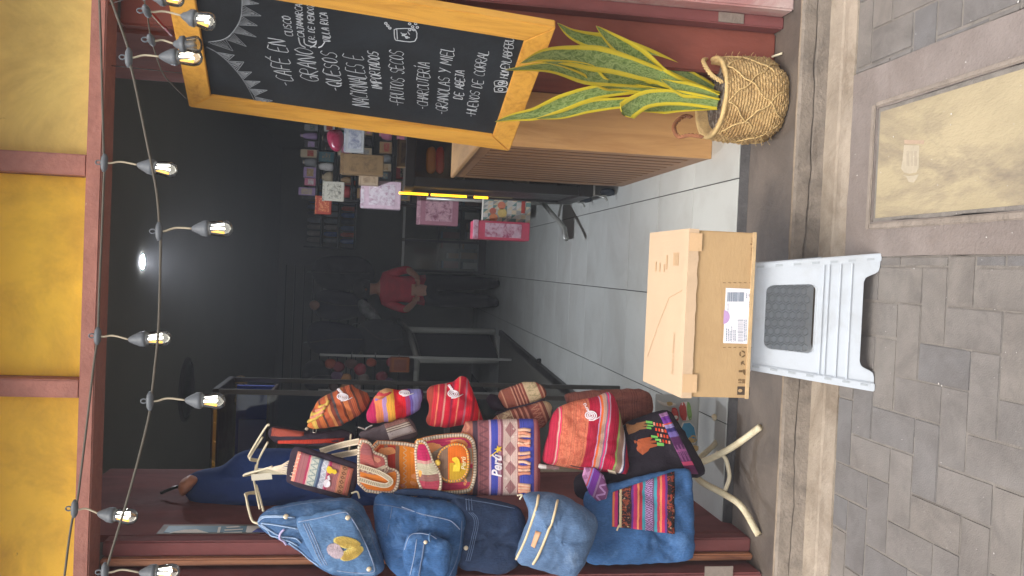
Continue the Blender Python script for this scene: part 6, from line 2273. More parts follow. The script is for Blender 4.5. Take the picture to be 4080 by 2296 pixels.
# black bag with two appliqued hands
r16 = root('black_bag', (2740, 1850), 2.70, 'black cloth bag with orange and brown appliqued hands and a purple woven edge', 'bag', GW)
blk = M('black_cloth', (44, 38, 46), 0.92, 0.2, 12, 0.3, 160, 0.12)
o = pillow('body', [(2480, 1690), (2594, 1650), (2664, 1636), (2700, 1690), (2744, 1762), (2810, 1874), (2784, 1898), (2680, 1910), (2520, 1932), (2418, 1978), (2330, 1996), (2296, 1960), (2290, 1890), (2420, 1860)], 2.78, 0.08, blk, r16, wr=0.006, flat=4)
hand_o = M('applique_rust', (178, 92, 58), 0.9, 0.1, 40, 0.3, 160, 0.15)
hand_b = M('applique_tan', (150, 104, 68), 0.9, 0.1, 40, 0.3, 160, 0.15)
green_t = M('applique_green', (120, 196, 96), 0.9, 0.1, 40, 0.3, 160, 0.15)
flat_on('appliqued_hand', o, L3([(825, 590), (960, 572), (1040, 556), (1045, 574), (985, 588), (1055, 590), (1058, 606), (990, 612), (1050, 622), (1045, 638), (975, 648), (920, 680), (850, 705), (830, 660)]), hand_b, r16, 0.003)
flat_on('appliqued_hand', o, L3([(905, 770), (1000, 745), (1090, 728), (1110, 745), (1040, 770), (1150, 770), (1155, 790), (1060, 800), (1165, 810), (1160, 828), (1080, 850), (1060, 880), (1000, 925), (945, 880)]), hand_o, r16, 0.003)
for (a, b_, c_, d_) in ((1040, 550, 1110, 580), (1055, 590, 1120, 612), (1045, 615, 1095, 642), (1095, 712, 1170, 740), (1140, 745, 1195, 775), (1160, 790, 1235, 826)):
    flat_on('green_nail', o, L3([(a, b_), (c_, b_ + 6), (c_ + 4, d_), (a + 4, d_ - 4)]), green_t, r16, 0.0035)
for k in range(16):
    x = 1120 + (k % 4) * 34 + (k // 4) * 22
    y = 565 + (k // 4) * 62 + (k % 4) * 6
    flat_on('stitched_mark', o, L3([(x, y), (x + 20, y + 2), (x + 24, y + 36), (x + 4, y + 34)]), M('mark_red', (206, 74, 50), .9, .1, 40, .2, 160, .1) if k % 3 else M('mark_pink', (214, 150, 130), .9, .1, 40, .2, 160, .1), r16, 0.003)
patch('woven_edge', o, L3([(1500, 1140), (1185, 480), (1270, 455), (1620, 1135)]), textile('purple_edge', [(14, (110, 50, 92)), (6, (196, 74, 110)), (16, (96, 44, 90)), (4, (150, 76, 130)), (20, (84, 40, 84)), (8, (120, 104, 170)), (6, (60, 50, 110)), (6, (150, 140, 190)), (2, (206, 80, 70)), (10, (120, 58, 160)), (6, (190, 140, 190))], [(0.2, 0.5, 'zigzag', 3, (150, 96, 140), 0.7)], axis='u'), r16, 6, 18, 0.004)

# purple woven phone sleeve tucked below the red backpack
r17 = root('phone_sleeve', (2420, 1930), 2.66, 'small purple woven sleeve with zigzag end, sticking out below the red backpack', 'pouch', GW)
o = pillow('body', [(2306, 1862), (2396, 1866), (2432, 1982), (2362, 2002)], 2.69, 0.018, textile('purple_sleeve', [(22, (196, 140, 180)), (4, (206, 80, 80)), (5, (150, 130, 200)), (22, (120, 56, 150)), (6, (150, 116, 150)), (36, (122, 70, 116)), (5, (170, 120, 160))], [(0.62, 0.92, 'zigzag', 3, (190, 150, 196), 0.8), (0.0, 0.22, 'solid_diamond', 4, (150, 90, 130), 0.7)], wob=0.004), r17, it=1, flat=7, wr=0.001, down=(0.95, 0.32))
r18 = root('zip_pouch', (2240, 1850), 2.70, 'white zip end of a small pouch poking out beside the purple bag', 'pouch', GW)
pillow('body', L2([(1230, 1022), (1330, 1040), (1470, 1050), (1475, 1095), (1340, 1085), (1232, 1078)]), 2.72, 0.015, textile('white_zip', [(40, (216, 206, 200)), (60, (140, 110, 108))], [(0.4, 1.0, 'figure', 5, (216, 206, 196), 0.8)], wob=0.01), r18, it=1)

# ================================================================= INSIDE THE SHOP
led = emis('led_white', (240, 245, 255), 1900.0)
lamp = thing('ceiling_lamp', gz(589, 1045, RZ1), 'round white lit lamp on the dark shop ceiling', 'ceiling lamp')
lp = gz(589, 1045, RZ1 - 0.03)
lathe('lamp_rim', [(0.040, -0.002), (0.052, -0.003), (0.056, 0.0)], (lp.x, lp.y, RZ1 - 0.001), plast, lamp, 24, cap=False)
mesh_obj('lamp_lens', [Vector((lp.x + 0.039 * cos(2 * pi * k / 24), lp.y + 0.039 * sin(2 * pi * k / 24), RZ1 - 0.0015)) for k in range(24)], [tuple(range(23, -1, -1))], led, lamp)

dark_metal = M('black_metal', (34, 32, 32), 0.4, 0.2, 10, 0.05, 90, 0.4)
steel = M('pale_steel', (168, 168, 162), 0.35, 0.08, 10, 0.05, 90, 0.5, metal=0.3)
rubber = M('blue_grey_rubber', (64, 72, 84), 0.7, 0.1, 20, 0.1, 90, 0.3)
shelf_wood = M('cabinet_inside', (74, 58, 46), 0.8, 0.2, 8, 0.1, 60, 0.2)
cglass = glassy('case_glass', (236, 240, 238), 0.05, 0.0)

# black display cabinet on castors behind the counter
DX0, DX1, DY0, DY1, DZ0, DZ1 = 0.425, 1.05, 4.66, 5.28, 0.262, 1.305
case = thing('display_cabinet', ((DX0 + DX1) / 2, 5.0, FLOOR_Z), 'black framed glass display cabinet on castors behind the wooden counter', 'cabinet')
pw_ = 0.05
for (x, y) in ((DX0, DY0), (DX0, DY1 - pw_), (DX1 - pw_, DY0), (DX1 - pw_, DY1 - pw_)):
    box('post', (x, y, DZ0 + 0.081), (x + pw_, y + pw_, DZ1 - 0.051), dark_metal, case, 0.004)
box('base', (DX0 - 0.004, DY0 - 0.004, DZ0), (DX1 + 0.004, DY1 + 0.004, DZ0 + 0.08), dark_metal, case, 0.004)
box('top_frame', (DX0 - 0.004, DY0 - 0.004, DZ1 - 0.05), (DX1 + 0.004, DY1 + 0.004, DZ1), dark_metal, case, 0.004)
box('back_panel', (DX0 + 0.051, DY1 - 0.03, DZ0 + 0.081), (DX1 - 0.051, DY1 - 0.02, DZ1 - 0.051), shelf_wood, case, 0)
box('side_panel', (DX0 + 0.012, DY0 + 0.051, DZ0 + 0.081), (DX0 + 0.022, DY1 - 0.051, DZ1 - 0.051), dark_metal, case, 0)
for z in (0.62, 0.98):
    box('shelf', (DX0 + 0.03, DY0 + 0.03, z), (DX1 - 0.03, DY1 - 0.04, z + 0.012), M('shelf_pale', (150, 132, 108), .6, .1, 10, .05, 60, .3), case, 0.001)
box('front_glass', (DX0 + 0.052, DY0 + 0.01, DZ0 + 0.082), (DX1 - 0.052, DY0 + 0.014, DZ1 - 0.052), cglass, case, 0)
for (x, y) in ((DX0 + 0.03, DY0 + 0.03), (DX0 + 0.03, DY1 - 0.06), (DX1 - 0.05, DY0 + 0.03)):
    cs = lathe('castor', [(0.012, -0.014), (0.036, -0.012), (0.042, 0.0), (0.036, 0.012), (0.012, 0.014)], (x, y, FLOOR_Z + 0.042), rubber, case, 20, axis=(1, 0.25, 0))
    obox('castor_fork', (x - 0.022, y - 0.01, FLOOR_Z + 0.045), (0.004, 0, 0), (0, 0.03, 0.0), (0.0, 0.014, 0.075), steel, cs, 0.001)
    box('castor_plate', (x - 0.03, y - 0.03, DZ0 - 0.012), (x + 0.03, y + 0.03, DZ0 - 0.001), steel, cs, 0.002)
    tube('brake_lever', [(x - 0.024, y - 0.012, FLOOR_Z + 0.09), (x - 0.034, y - 0.03, FLOOR_Z + 0.06), (x - 0.05, y - 0.035, FLOOR_Z + 0.05)], 0.006, steel, cs, 8)
tube_l = emis('yellow_tube', (255, 186, 30), 2.4)
yx = DX0 - 0.012
for (a, b_) in ((1590, 1706), (1718, 1860), (1890, 1945)):
    p0, p1 = gx(a, 748, yx), gx(b_, 762, yx)
    tube('lit_tube', [Vector((yx, 5.02, at(a, 748, 5.02).z)), Vector((yx, 5.02, at(b_, 765, 5.02).z))], 0.007, tube_l, case, 10)
box('tube_channel', (yx + 0.006, 4.985, 0.66), (DX0 - 0.0045, 5.055, 1.26), M('channel_olive', (128, 120, 78), .5, .1, 10, .05, 60, .4), case, 0.001)

# goods in and on the cabinet
GG = 'goods at the back right of the shop'


def carton(name, px0, px1, Y, depth, mat, label, cat, group=GG, bw=0.004, extra=None):
    a, b_ = at(px0[0], px0[1], Y), at(px1[0], px1[1], Y)
    x0, x1, z0, z1 = min(a.x, b_.x), max(a.x, b_.x), min(a.z, b_.z), max(a.z, b_.z)
    t = thing(name, ((x0 + x1) / 2, Y + depth / 2, z0), label, cat, group)
    bodyo = box('body', (x0, Y, z0), (x1, Y + depth, z1), mat, t, bw)
    if extra:
        extra(t, x0, x1, z0, z1, Y)
    return t


def plainc(name, c, rough=0.6):
    return M(name, c, rough, 0.12, 20, 0.08, 90, 0.3)


def printc(name, c1, c2, sc=38.0):
    return M(name, c1, 0.5, 0.12, 20, 0.05, 90, 0.3, stain=c2, stain_amt=0.95, stain_scale=sc)


def flap_top(mat):
    def f(t, x0, x1, z0, z1, Y):
        box('front_print', (x0 + (x1 - x0) * .12, Y - 0.0015, z0 + (z1 - z0) * .15), (x1 - (x1 - x0) * .12, Y - 0.0005, z1 - (z1 - z0) * .2), mat, t, 0)
        box('top_fold', (x0 - 0.002, Y - 0.002, z1 - (z1 - z0) * .08), (x1 + 0.002, Y + 0.03, z1 + 0.002), mat, t, 0.001)
    return f


def handles(mat, n=2):
    def f(t, x0, x1, z0, z1, Y):
        w = x1 - x0
        tube('handle', smooth_line([(x0 + w * .3, Y + .01, z1), (x0 + w * .35, Y + .01, z1 + w * .4), (x0 + w * .65, Y + .01, z1 + w * .4), (x0 + w * .7, Y + .01, z1)], 5), 0.003, mat, t, 6)
    return f


def geo_print(t, x0, x1, z0, z1, Y):
    cols = [plainc('print_teal', (120, 156, 150)), plainc('print_cream', (220, 206, 176)), plainc('print_white', (214, 212, 204)), plainc('print_grey', (168, 170, 166))]
    nx_, nz_ = 8, 10
    dx, dz = (x1 - x0) / nx_, (z1 - z0) / nz_
    byc = {}
    r_ = random.Random(4)
    for i in range(nx_):
        for j in range(nz_):
            for k in range(2):
                m_ = r_.randrange(4)
                X, Z = x0 + i * dx, z0 + j * dz
                tri = [(X, Z), (X + dx, Z), (X, Z + dz)] if k == 0 else [(X + dx, Z), (X + dx, Z + dz), (X, Z + dz)]
                byc.setdefault(m_, []).append(tri)
    for m_, trs in byc.items():
        V, F = [], []
        for tr in trs:
            o_ = len(V)
            V += [(a, Y - 0.001, b_) for a, b_ in tr]
            F.append((o_, o_ + 1, o_ + 2))
        mesh_obj('geometric_print', V, F, cols[m_], t)['kind'] = 'stuff'
    for (u, v, r0, c) in ((.12, .78, .13, (226, 146, 100)), (.32, .8, .1, (206, 120, 100)), (.28, .6, .14, (222, 196, 120)), (.5, .62, .12, (226, 140, 110))):
        V = [((x0 + (x1 - x0) * u) + r0 * (x1 - x0) * cos(a), Y - 0.002, z0 + (z1 - z0) * v + r0 * (x1 - x0) * sin(a)) for a in [2 * pi * k / 20 for k in range(20)]]
        mesh_obj('printed_disc', V, [tuple(range(20))], plainc('disc_%d' % c[0] + '_%d' % c[1], c), t)
    box('red_ribbon', (x0 + (x1 - x0) * .3, Y - 0.003, z0 + (z1 - z0) * .12), (x0 + (x1 - x0) * .75, Y - 0.0022, z0 + (z1 - z0) * .2), plainc('ribbon_red', (190, 74, 64)), t, 0)


carton('gift_bag', (1924, 882), (2117, 760), 5.75, 0.10, plainc('bag_paper', (206, 202, 190)), 'gift bag with pastel triangles and orange circles beside the black cabinet', 'gift bag', bw=0.003, extra=geo_print)
carton('gift_bag', (1886, 950), (2112, 888), 5.6, 0.22, plainc('pink_paper', (214, 84, 110)), 'bright pink paper gift bag standing in front of the glass case', 'gift bag', extra=flap_top(printc('pink_print', (226, 190, 206), (176, 60, 100), 26)))
carton('tissue_pack', (1436, 827), (1600, 726), 6.2, 0.12, plainc('pale_pink', (216, 190, 202)), 'pale pink dotted pack with white bows, left of the yellow tube', 'pack', extra=flap_top(printc('pack_white', (226, 216, 222), (180, 140, 160), 34)))
carton('pink_package', (1660, 893), (1830, 776), 6.6, 0.15, plainc('dusty_pink', (170, 116, 130)), 'stack of dusty pink packages under the yellow tube', 'package', extra=flap_top(printc('pkg_print', (202, 160, 170), (120, 60, 84), 26)))
carton('paper_bag', (1255, 852), (1322, 783), 6.4, 0.06, plainc('dotted_red', (150, 56, 40)), 'small rust red dotted bag hanging high at the back', 'gift bag', extra=flap_top(printc('dots_tan', (160, 60, 40), (216, 150, 100), 60)))
carton('booklet', (1284, 799), (1373, 726), 6.3, 0.02, plainc('booklet_white', (186, 182, 168)), 'black and white printed booklet beside the rust red bag', 'booklet', extra=flap_top(printc('booklet_ink', (190, 186, 170), (60, 58, 54), 40)))
carton('white_pack', (1370, 602), (1454, 512), 5.9, 0.08, plainc('white_wrap', (178, 180, 180)), 'white wrapped pack just beside the chalkboard edge', 'pack', extra=flap_top(printc('pack_grey', (188, 190, 194), (120, 124, 146), 24)))
carton('brown_carton', (1355, 690), (1530, 620), 6.0, 0.12, plainc('kraft', (134, 108, 74)), 'long kraft carton lying above the black cabinet', 'carton', extra=flap_top(printc('kraft_d', (132, 106, 72), (96, 74, 50), 20)))
carton('cream_carton', (1430, 735), (1510, 672), 6.1, 0.1, plainc('cream_board', (176, 156, 130)), 'small cream carton next to the kraft carton', 'carton', extra=flap_top(printc('cream_board_d', (176, 154, 126), (132, 108, 84), 26)))
o = pillow('cosmetic_pouch', [(1300, 525), (1330, 516), (1368, 520), (1370, 580), (1345, 610), (1310, 585)], 5.95, 0.08, plainc('magenta_vinyl', (140, 40, 66), 0.3))
tag(o, 'glossy magenta pouch beside the white wrapped pack', 'pouch', GG)
for i, (a, b_) in enumerate(((1700, 1735), (1738, 1769))):
    o = pillow('snack_packet', [(a, 590), (b_, 584), (b_ + 2, 640), (b_, 690), (a, 692), (a - 3, 640)], 4.76, 0.05, plainc('packet_orange' if i == 0 else 'packet_red', (236, 140, 40) if i == 0 else (224, 56, 30), 0.35), wr=0.004)
    tag(o, ('orange' if i == 0 else 'red') + ' snack packet behind the cabinet glass', 'packet', GG)
o = tag(carton('bread_tray', (1582, 662), (1660, 560), 4.8, 0.1, plainc('tray_tan', (124, 98, 66)), 'tan tray inside the upper part of the black cabinet', 'tray', extra=flap_top(printc('tray_in', (104, 82, 56), (62, 48, 36), 30))))
carton('spice_box', (1842, 700), (1905, 672), 4.8, 0.06, plainc('spice', (186, 128, 84)), 'small brown box on the lower shelf of the black cabinet', 'box', extra=flap_top(plainc('spice2', (150, 100, 66))))

# crowded shelf rack behind the black cabinet
RKY = 7.4
rk = thing('goods_rack', at(1640, 640, RKY), 'tall crowded rack of small goods behind the black cabinet', 'rack')
rkx0, rkx1 = at(1400, 795, RKY).x, at(1400, 470, RKY).x
levels = [1640, 1560, 1480, 1402, 1330, 1262]
for p in levels:
    z = at(p, 640, RKY).z
    box('shelf', (rkx0, RKY - 0.02, z - 0.014), (rkx1, RKY + 0.25, z), dark_metal, rk, 0.002)
for x in (rkx0 - 0.02, rkx1):
    box('upright', (x, RKY - 0.02, FLOOR_Z), (x + 0.02, RKY + 0.25, at(1215, 640, RKY).z), dark_metal, rk, 0.002)
ORD = ['first', 'second', 'third', 'fourth', 'fifth', 'sixth', 'seventh', 'eighth', 'ninth', 'tenth', 'eleventh', 'twelfth', 'thirteenth', 'fourteenth', 'fifteenth']
pal = {'pink': (214, 128, 154), 'white': (220, 218, 214), 'tan': (170, 136, 96), 'red': (176, 60, 60), 'lilac': (172, 144, 186), 'grey': (138, 140, 140), 'black': (56, 54, 56), 'teal': (60, 104, 112), 'cream': (196, 178, 146)}
rg = random.Random(21)
for li, p in enumerate(levels):
    z = at(p, 640, RKY).z + 0.001
    x = rkx0 + 0.015
    k = 0
    while x < rkx1 - 0.09:
        cn = rg.choice(list(pal))
        w, h, d = rg.uniform(.05, .11), rg.uniform(.08, .145), rg.uniform(.05, .1)
        soft = rg.random() < 0.45
        lab = '%s %s, %s from the left on the %s shelf up of the crowded rack' % (cn, 'pouch' if soft else 'box', ORD[k], ORD[li])
        m_ = plainc('goods_' + cn, pal[cn], 0.5)
        t = thing('soft_pouch' if soft else 'small_box', (x + w / 2, RKY + d / 2, z), lab, 'pouch' if soft else 'box', 'goods on the crowded rack')
        if soft:
            lathe('body', [(w * .2, 0.0), (w * .5, h * .06), (w * .52, h * .4), (w * .4, h * .75), (w * .2, h * .9), (w * .26, h)], (x + w / 2, RKY + d / 2, z), m_, t, 12, mod=lambda r, hh, a, i: r * (1 + .06 * sin(a * 5 + i)))
            lathe('neck_tie', [(w * .21, h * .87), (w * .24, h * .9), (w * .21, h * .93)], (x + w / 2, RKY + d / 2, z), plainc('goods_cream', pal['cream'], .5), t, 12, cap=False)
        else:
            box('carton', (x, RKY, z), (x + w, RKY + d, z + h), m_, t, 0.003)
            c2 = rg.choice(list(pal))
            box('print', (x + w * .12, RKY - 0.001, z + h * .2), (x + w * .88, RKY - 0.0002, z + h * rg.uniform(.5, .85)), printc('goods_print_' + c2, pal[c2], pal[cn], 60), t, 0)
        x += w + rg.uniform(.004, .02)
        k += 1

# steel rack foot beside the cabinet
rack = thing('rack_base', gz(2270, 960, FLOOR_Z), 'grey steel tube foot of a rack on the tiled floor beside the cabinet', 'rack')
z24 = lambda a, b: (2050 + a * .2759, 600 + b * .2759)
tube('foot_bar', [at(*z24(420, 770), 5.9), at(*z24(720, 1120), 5.45), at(*z24(745, 1280), 5.3)], 0.016, steel, rack, 10)
tube('foot_bar', [at(*z24(470, 745), 5.9), at(*z24(790, 760), 5.75)], 0.013, steel, rack, 10)
tube('stay', [at(*z24(670, 780), 5.8), at(*z24(640, 950), 5.7)], 0.008, steel, rack, 8)
tube('upright', [at(*z24(420, 770), 5.9), at(1700, 790, 5.9)], 0.012, steel, rack, 10)

# glass counter at the very back
GX0, GX1, GY = at(1900, 1092, 10.8).x, at(1900, 850, 10.8).x, 10.55
gcase = thing('glass_counter', ((GX0 + GX1) / 2, GY + 0.25, FLOOR_Z), 'low glass counter with pale metal edges at the back of the shop', 'glass counter')
gt = at(1603, 950, GY).z
box('plinth', (GX0, GY, FLOOR_Z), (GX1 + .3, GY + 0.5, FLOOR_Z + 0.09), dark_metal, gcase, 0.002)
for (a, b_) in ((GX0, (GX0 + GX1) / 2 - .02), ((GX0 + GX1) / 2 + .02, GX1 + .3)):
    box('metal_edge', (a, GY - 0.01, gt - 0.03), (b_, GY + 0.02, gt), steel, gcase, 0.003)
    box('front_glass', (a, GY + 0.002, FLOOR_Z + 0.091), (b_, GY + 0.006, gt - 0.031), cglass, gcase, 0)
for x in (GX0, (GX0 + GX1) / 2 - 0.018, GX1 + .27):
    box('corner_post', (x, GY - 0.008, FLOOR_Z + 0.091), (x + 0.03, GY + 0.02, gt - 0.031), dark_metal, gcase, 0.002)
for z in (0.45, 0.72):
    box('glass_shelf', (GX0 + .03, GY + 0.03, z), (GX1 + .26, GY + 0.45, z + 0.01), cglass, gcase, 0)
box('back_board', (GX0, GY + 0.46, FLOOR_Z + 0.091), (GX1 + .3, GY + 0.48, gt), M('case_back', (110, 104, 92), .8, .1, 5, .05, 60, .2), gcase, 0)
r_ = random.Random(11)
cols = [(84, 110, 128), (150, 118, 84), (120, 110, 100), (176, 168, 156), (140, 96, 90), (96, 100, 104)]
for i in range(14):
    x = GX0 + 0.06 + (GX1 - GX0 + 0.1) * (i % 7) / 7
    z = (FLOOR_Z + 0.092, 0.462)[i // 7]
    w, h = r_.uniform(.06, .1), r_.uniform(.12, .22)
    c = cols[r_.randrange(6)]
    t = thing('boxed_souvenir', (x + w / 2, GY + 0.2, z), '%s boxed souvenir, %s from the left on the %s level of the glass counter' % (('blue', 'tan', 'taupe', 'pale', 'rosy', 'grey')[cols.index(c)], ORD[i % 7], ('bottom', 'upper')[i // 7]), 'souvenir', 'souvenirs in the glass counter')
    box('carton', (x, GY + 0.12, z), (x + w, GY + 0.22, z + h), plainc('souv_%d' % cols.index(c), c), t, 0.004)
    box('lid', (x - .003, GY + 0.118, z + h), (x + w + .003, GY + 0.222, z + h + 0.02), plainc('souv_%d' % ((cols.index(c) + 2) % 6), cols[(cols.index(c) + 2) % 6]), t, 0.003)

# shelf of tins and caps above it
SHX0, SHX1, SHY = at(1300, 968, 11.2).x, at(1300, 770, 11.2).x, 11.15
shelf = thing('wall_shelf', ((SHX0 + SHX1) / 2, SHY + .15, 1.5), 'dark wall shelf stacked with rows of tins at the back right', 'shelf')
zs = [at(p, 870, SHY).z for p in (1412, 1345, 1278, 1215)]
for z in zs[:3]:
    box('board', (SHX0 - .05, SHY - 0.05, z - 0.02), (SHX1 + .3, SHY + 0.3, z), dark_metal, shelf, 0.003)
box('end_board', (SHX0 - .07, SHY - 0.05, zs[0] - .02), (SHX0 - .051, SHY + 0.3, zs[3]), dark_metal, shelf, 0.003)
tin_cols = [(112, 116, 120), (90, 104, 128), (60, 84, 128), (128, 122, 116), (74, 78, 84)]
lat_cache = {}
for rI, z in enumerate(zs[:3]):
    for k in range(10):
        x = SHX0 + 0.03 + (SHX1 + .2 - SHX0) * k / 10
        c = tin_cols[r_.randrange(5)]
        if rI == 0 and k % 4 == 1:
            c = (176, 84, 60)
        key = c
        if key not in lat_cache:
            lab_o = lathe('tin', [(0.0, 0.0), (0.03, 0.0), (0.032, 0.004), (0.032, 0.13), (0.027, 0.145), (0.02, 0.15), (0.02, 0.165), (0.0, 0.166)], (0, 0, 0), plainc('tin_%d_%d' % c[:2], tuple(min(255, int(v * 1.5)) for v in c), 0.35), None, 12, cap=False)
            lat_cache[key] = lab_o
            o = lab_o
        else:
            o = bpy.data.objects.new('tin', lat_cache[key].data)
            COL.objects.link(o)
        o.location = (x, SHY + 0.02, z + 0.001)
        tag(o, '%s tin, %s from the left on the %s board up of the wall shelf' % ({(112, 116, 120): 'grey', (90, 104, 128): 'slate blue', (60, 84, 128): 'blue', (128, 122, 116): 'beige', (74, 78, 84): 'charcoal'}.get(c, 'orange'), ORD[k], ORD[rI]), 'tin', 'tins on the wall shelf')

# dark fixture strip on the back wall, round ceiling fittings
strip = thing('wall_fixture', at(1030, 1270, RY1), 'long dark teal light fitting high on the back wall', 'light fitting')
a, b_ = at(1012, 1450, RY1 - 0.05), at(1052, 1075, RY1 - 0.05)
box('housing', (a.x, RY1 - 0.08, b_.z), (b_.x, RY1 - 0.001, a.z), M('teal_housing', (40, 58, 62), 0.3, 0.15, 8, 0.05, 60, 0.5), strip, 0.01)
box('diffuser', (a.x + .05, RY1 - 0.092, b_.z + .03), (b_.x - .05, RY1 - 0.081, a.z - .03), M('teal_glass', (70, 96, 100), 0.1, 0.1, 8, 0.02, 60, 0.6), strip, 0.004)
strip2 = thing('wall_fixture', at(1030, 700, RY1), 'second dark teal light fitting, further right on the back wall', 'light fitting')
a, b_ = at(1022, 960, RY1 - 0.05), at(1062, 590, RY1 - 0.05)
box('housing', (a.x, RY1 - 0.08, b_.z), (b_.x, RY1 - 0.001, a.z), MATS['teal_housing'], strip2, 0.01)
box('diffuser', (a.x + .05, RY1 - 0.092, b_.z + .03), (b_.x - .05, RY1 - 0.081, a.z - .03), MATS['teal_glass'], strip2, 0.004)
gold = M('dull_gold', (172, 140, 92), 0.4, 0.2, 20, 0.1, 60, 0.5, metal=0.4)
for nm, p in (('right', (955, 1522)), ('left', (955, 1594))):
    c0 = at(p[0] + 5, p[1], 7.6)
    t = thing('gold_rosette', c0, 'small round gold rosette at the back, the %s one of two' % nm, 'ornament', 'gold rosettes')
    lathe('disc', [(0.005, 0.0), (0.05, 0.003), (0.058, 0.012), (0.05, 0.022), (0.012, 0.03)], c0, gold, t, 20, axis=(0, -1, 0))
    for k in range(6):
        a = pi * k / 3
        bar('petal', c0 + Vector((0.012 * cos(a), -0.026, 0.012 * sin(a))), c0 + Vector((0.05 * cos(a), -0.022, 0.05 * sin(a))), 0.008, 0.006, dark_metal, t)
spk = thing('ceiling_speaker', gz(740, 1550, RZ1), 'dark round speaker set in the shop ceiling', 'speaker')
c0 = gz(740, 1552, RZ1 - 0.001)
lathe('grille', [(0.02, -0.03), (0.17, -0.026), (0.2, -0.012), (0.205, 0.0)], c0, dark_metal, spk, 28)
lathe('rim', [(0.2, -0.018), (0.225, -0.014), (0.23, 0.0)], c0, M('dark_grey', (56, 54, 52), .6, .1, 10, .05, 60, .3), spk, 28, cap=False)

# slotted wall panel behind the clothes
slotw = thing('slotted_wall_panel', at(1300, 1250, 11.45), 'grey slotted wall panel behind the hanging jackets', 'wall panel')
a, b_ = at(1120, 1560, 11.5), at(1500, 1070, 11.5)
pn = M('slot_panel', (126, 124, 112), .8, .06, 4, .05, 60, .2)
zt, zb = a.z, b_.z
nb = 10
for k in range(nb):
    z0, z1 = zb + (zt - zb) * k / nb, zb + (zt - zb) * (k + 1) / nb
    box('plank', (a.x, 11.48, z0), (b_.x, 11.52, z1 - 0.014), pn, slotw, 0.003)
box('backing', (a.x, 11.521, zb), (b_.x, 11.56, zt), dark_metal, slotw, 0)

# hanging clothes
GJ = 'dark clothes hanging at the back left'
black_c = M('black_jacket', (30, 30, 36), 0.85, 0.25, 6, 0.3, 60, 0.2)
navy_c = M('navy_jacket', (32, 34, 52), 0.85, 0.25, 6, 0.3, 60, 0.2)
grey_c = M('charcoal_jacket', (52, 54, 56), 0.85, 0.25, 6, 0.3, 60, 0.2)
skin_t = M('dummy_tan', (190, 140, 108), 0.6, 0.08, 8, 0.05, 60, 0.3)


def garment(label, px, Y, mat, slv=None, neck=None, name='hanging_jacket', th=0.22):
    r = root(name, (max(p[0] for p in px), sum(p[1] for p in px) / len(px)), Y, label, 'jacket', GJ)
    o = pillow('body', px, Y, th, mat, r, wr=0.03, wf=5, flat=3)
    c = centroid(px)
    top = min(px)
    seam('front_zip', o, [(top[0] + 12, top[1]), (c[0], c[1]), (max(p[0] for p in px) - 8, c[1])], 0.006, MATS['dark_grey'], r)
    tube('hanger_hook', [at(top[0] + 4, top[1], Y), at(top[0] - 10, top[1], Y), at(top[0] - 16, top[1] + 6, Y)], 0.006, steel, r, 6)
    if neck:
        pillow('neck', neck, Y - 0.02, 0.12, skin_t, r, wr=0.002)
    return r


garment('large black jacket hanging right of the display dummy', [(1236, 1084), (1262, 1033), (1340, 1018), (1464, 1028), (1500, 1105), (1425, 1160), (1283, 1156)], 9.9, black_c)
garment('navy jacket on a dummy with a tan neck', [(1262, 1160), (1255, 1198), (1257, 1264), (1366, 1280), (1470, 1250), (1460, 1178), (1329, 1155)], 9.6, navy_c, neck=[(1232, 1205), (1252, 1196), (1290, 1200), (1294, 1222), (1256, 1240), (1236, 1228)])
garment('dark jacket hanging left of the display dummy', [(1231, 1286), (1224, 1364), (1252, 1408), (1366, 1430), (1450, 1400), (1446, 1308), (1314, 1279)], 9.0, navy_c)
garment('black coat hanging furthest left beside the cabinet post', [(1208, 1457), (1202, 1519), (1236, 1560), (1300, 1560), (1330, 1500), (1310, 1450), (1257, 1428)], 8.2, black_c)
garment('charcoal jacket below the dark one', [(1420, 1290), (1440, 1420), (1520, 1440), (1610, 1400), (1600, 1290), (1500, 1270)], 9.1, grey_c)
o = pillow('wrapped_bundle', [(1424, 1200), (1450, 1190), (1500, 1240), (1525, 1275), (1500, 1292), (1460, 1270), (1430, 1240)], 9.2, 0.15, M('clear_wrap', (120, 122, 118), 0.15, 0.5, 14, 0.6, 20, 0.7), wr=0.03, wf=9)
tag(o, 'shiny plastic wrapped bundle beside the person in red', 'bundle')

# coloured souvenirs on a low rack at the back left
GS = 'small souvenirs on the back left rack'
srack = thing('souvenir_rack', at(1500, 1490, 8.0), 'dark rack carrying small coloured souvenirs at the back left', 'rack')
ra, rb2 = at(1290, 1560, 8.0), at(1640, 1420, 8.0)
for p in (1395, 1490, 1585):
    z = at(p, 1490, 8.0).z
    box('shelf', (ra.x, 8.0, z - 0.012), (rb2.x, 8.25, z), dark_metal, srack, 0.002)
for x in (ra.x, rb2.x - 0.02):
    box('upright', (x, 8.001, FLOOR_Z), (x + 0.02, 8.03, at(1270, 1490, 8.0).z), steel, srack, 0.002)
sc = [(150, 70, 44), (120, 40, 50), (92, 66, 92), (170, 120, 70), (84, 60, 54), (140, 52, 60), (110, 100, 92)]
spots = [(1316, 1450, 28), (1350, 1462, 26), (1342, 1500, 28), (1376, 1510, 27), (1400, 1450, 28), (1434, 1470, 30), (1448, 1510, 28), (1480, 1446, 22), (1520, 1500, 26), (1548, 1520, 20), (1372, 1545, 20), (1330, 1540, 22), (1560, 1445, 24), (1420, 1540, 20)]
nm_c = ['rust', 'crimson', 'violet', 'ochre', 'brown', 'red', 'grey']
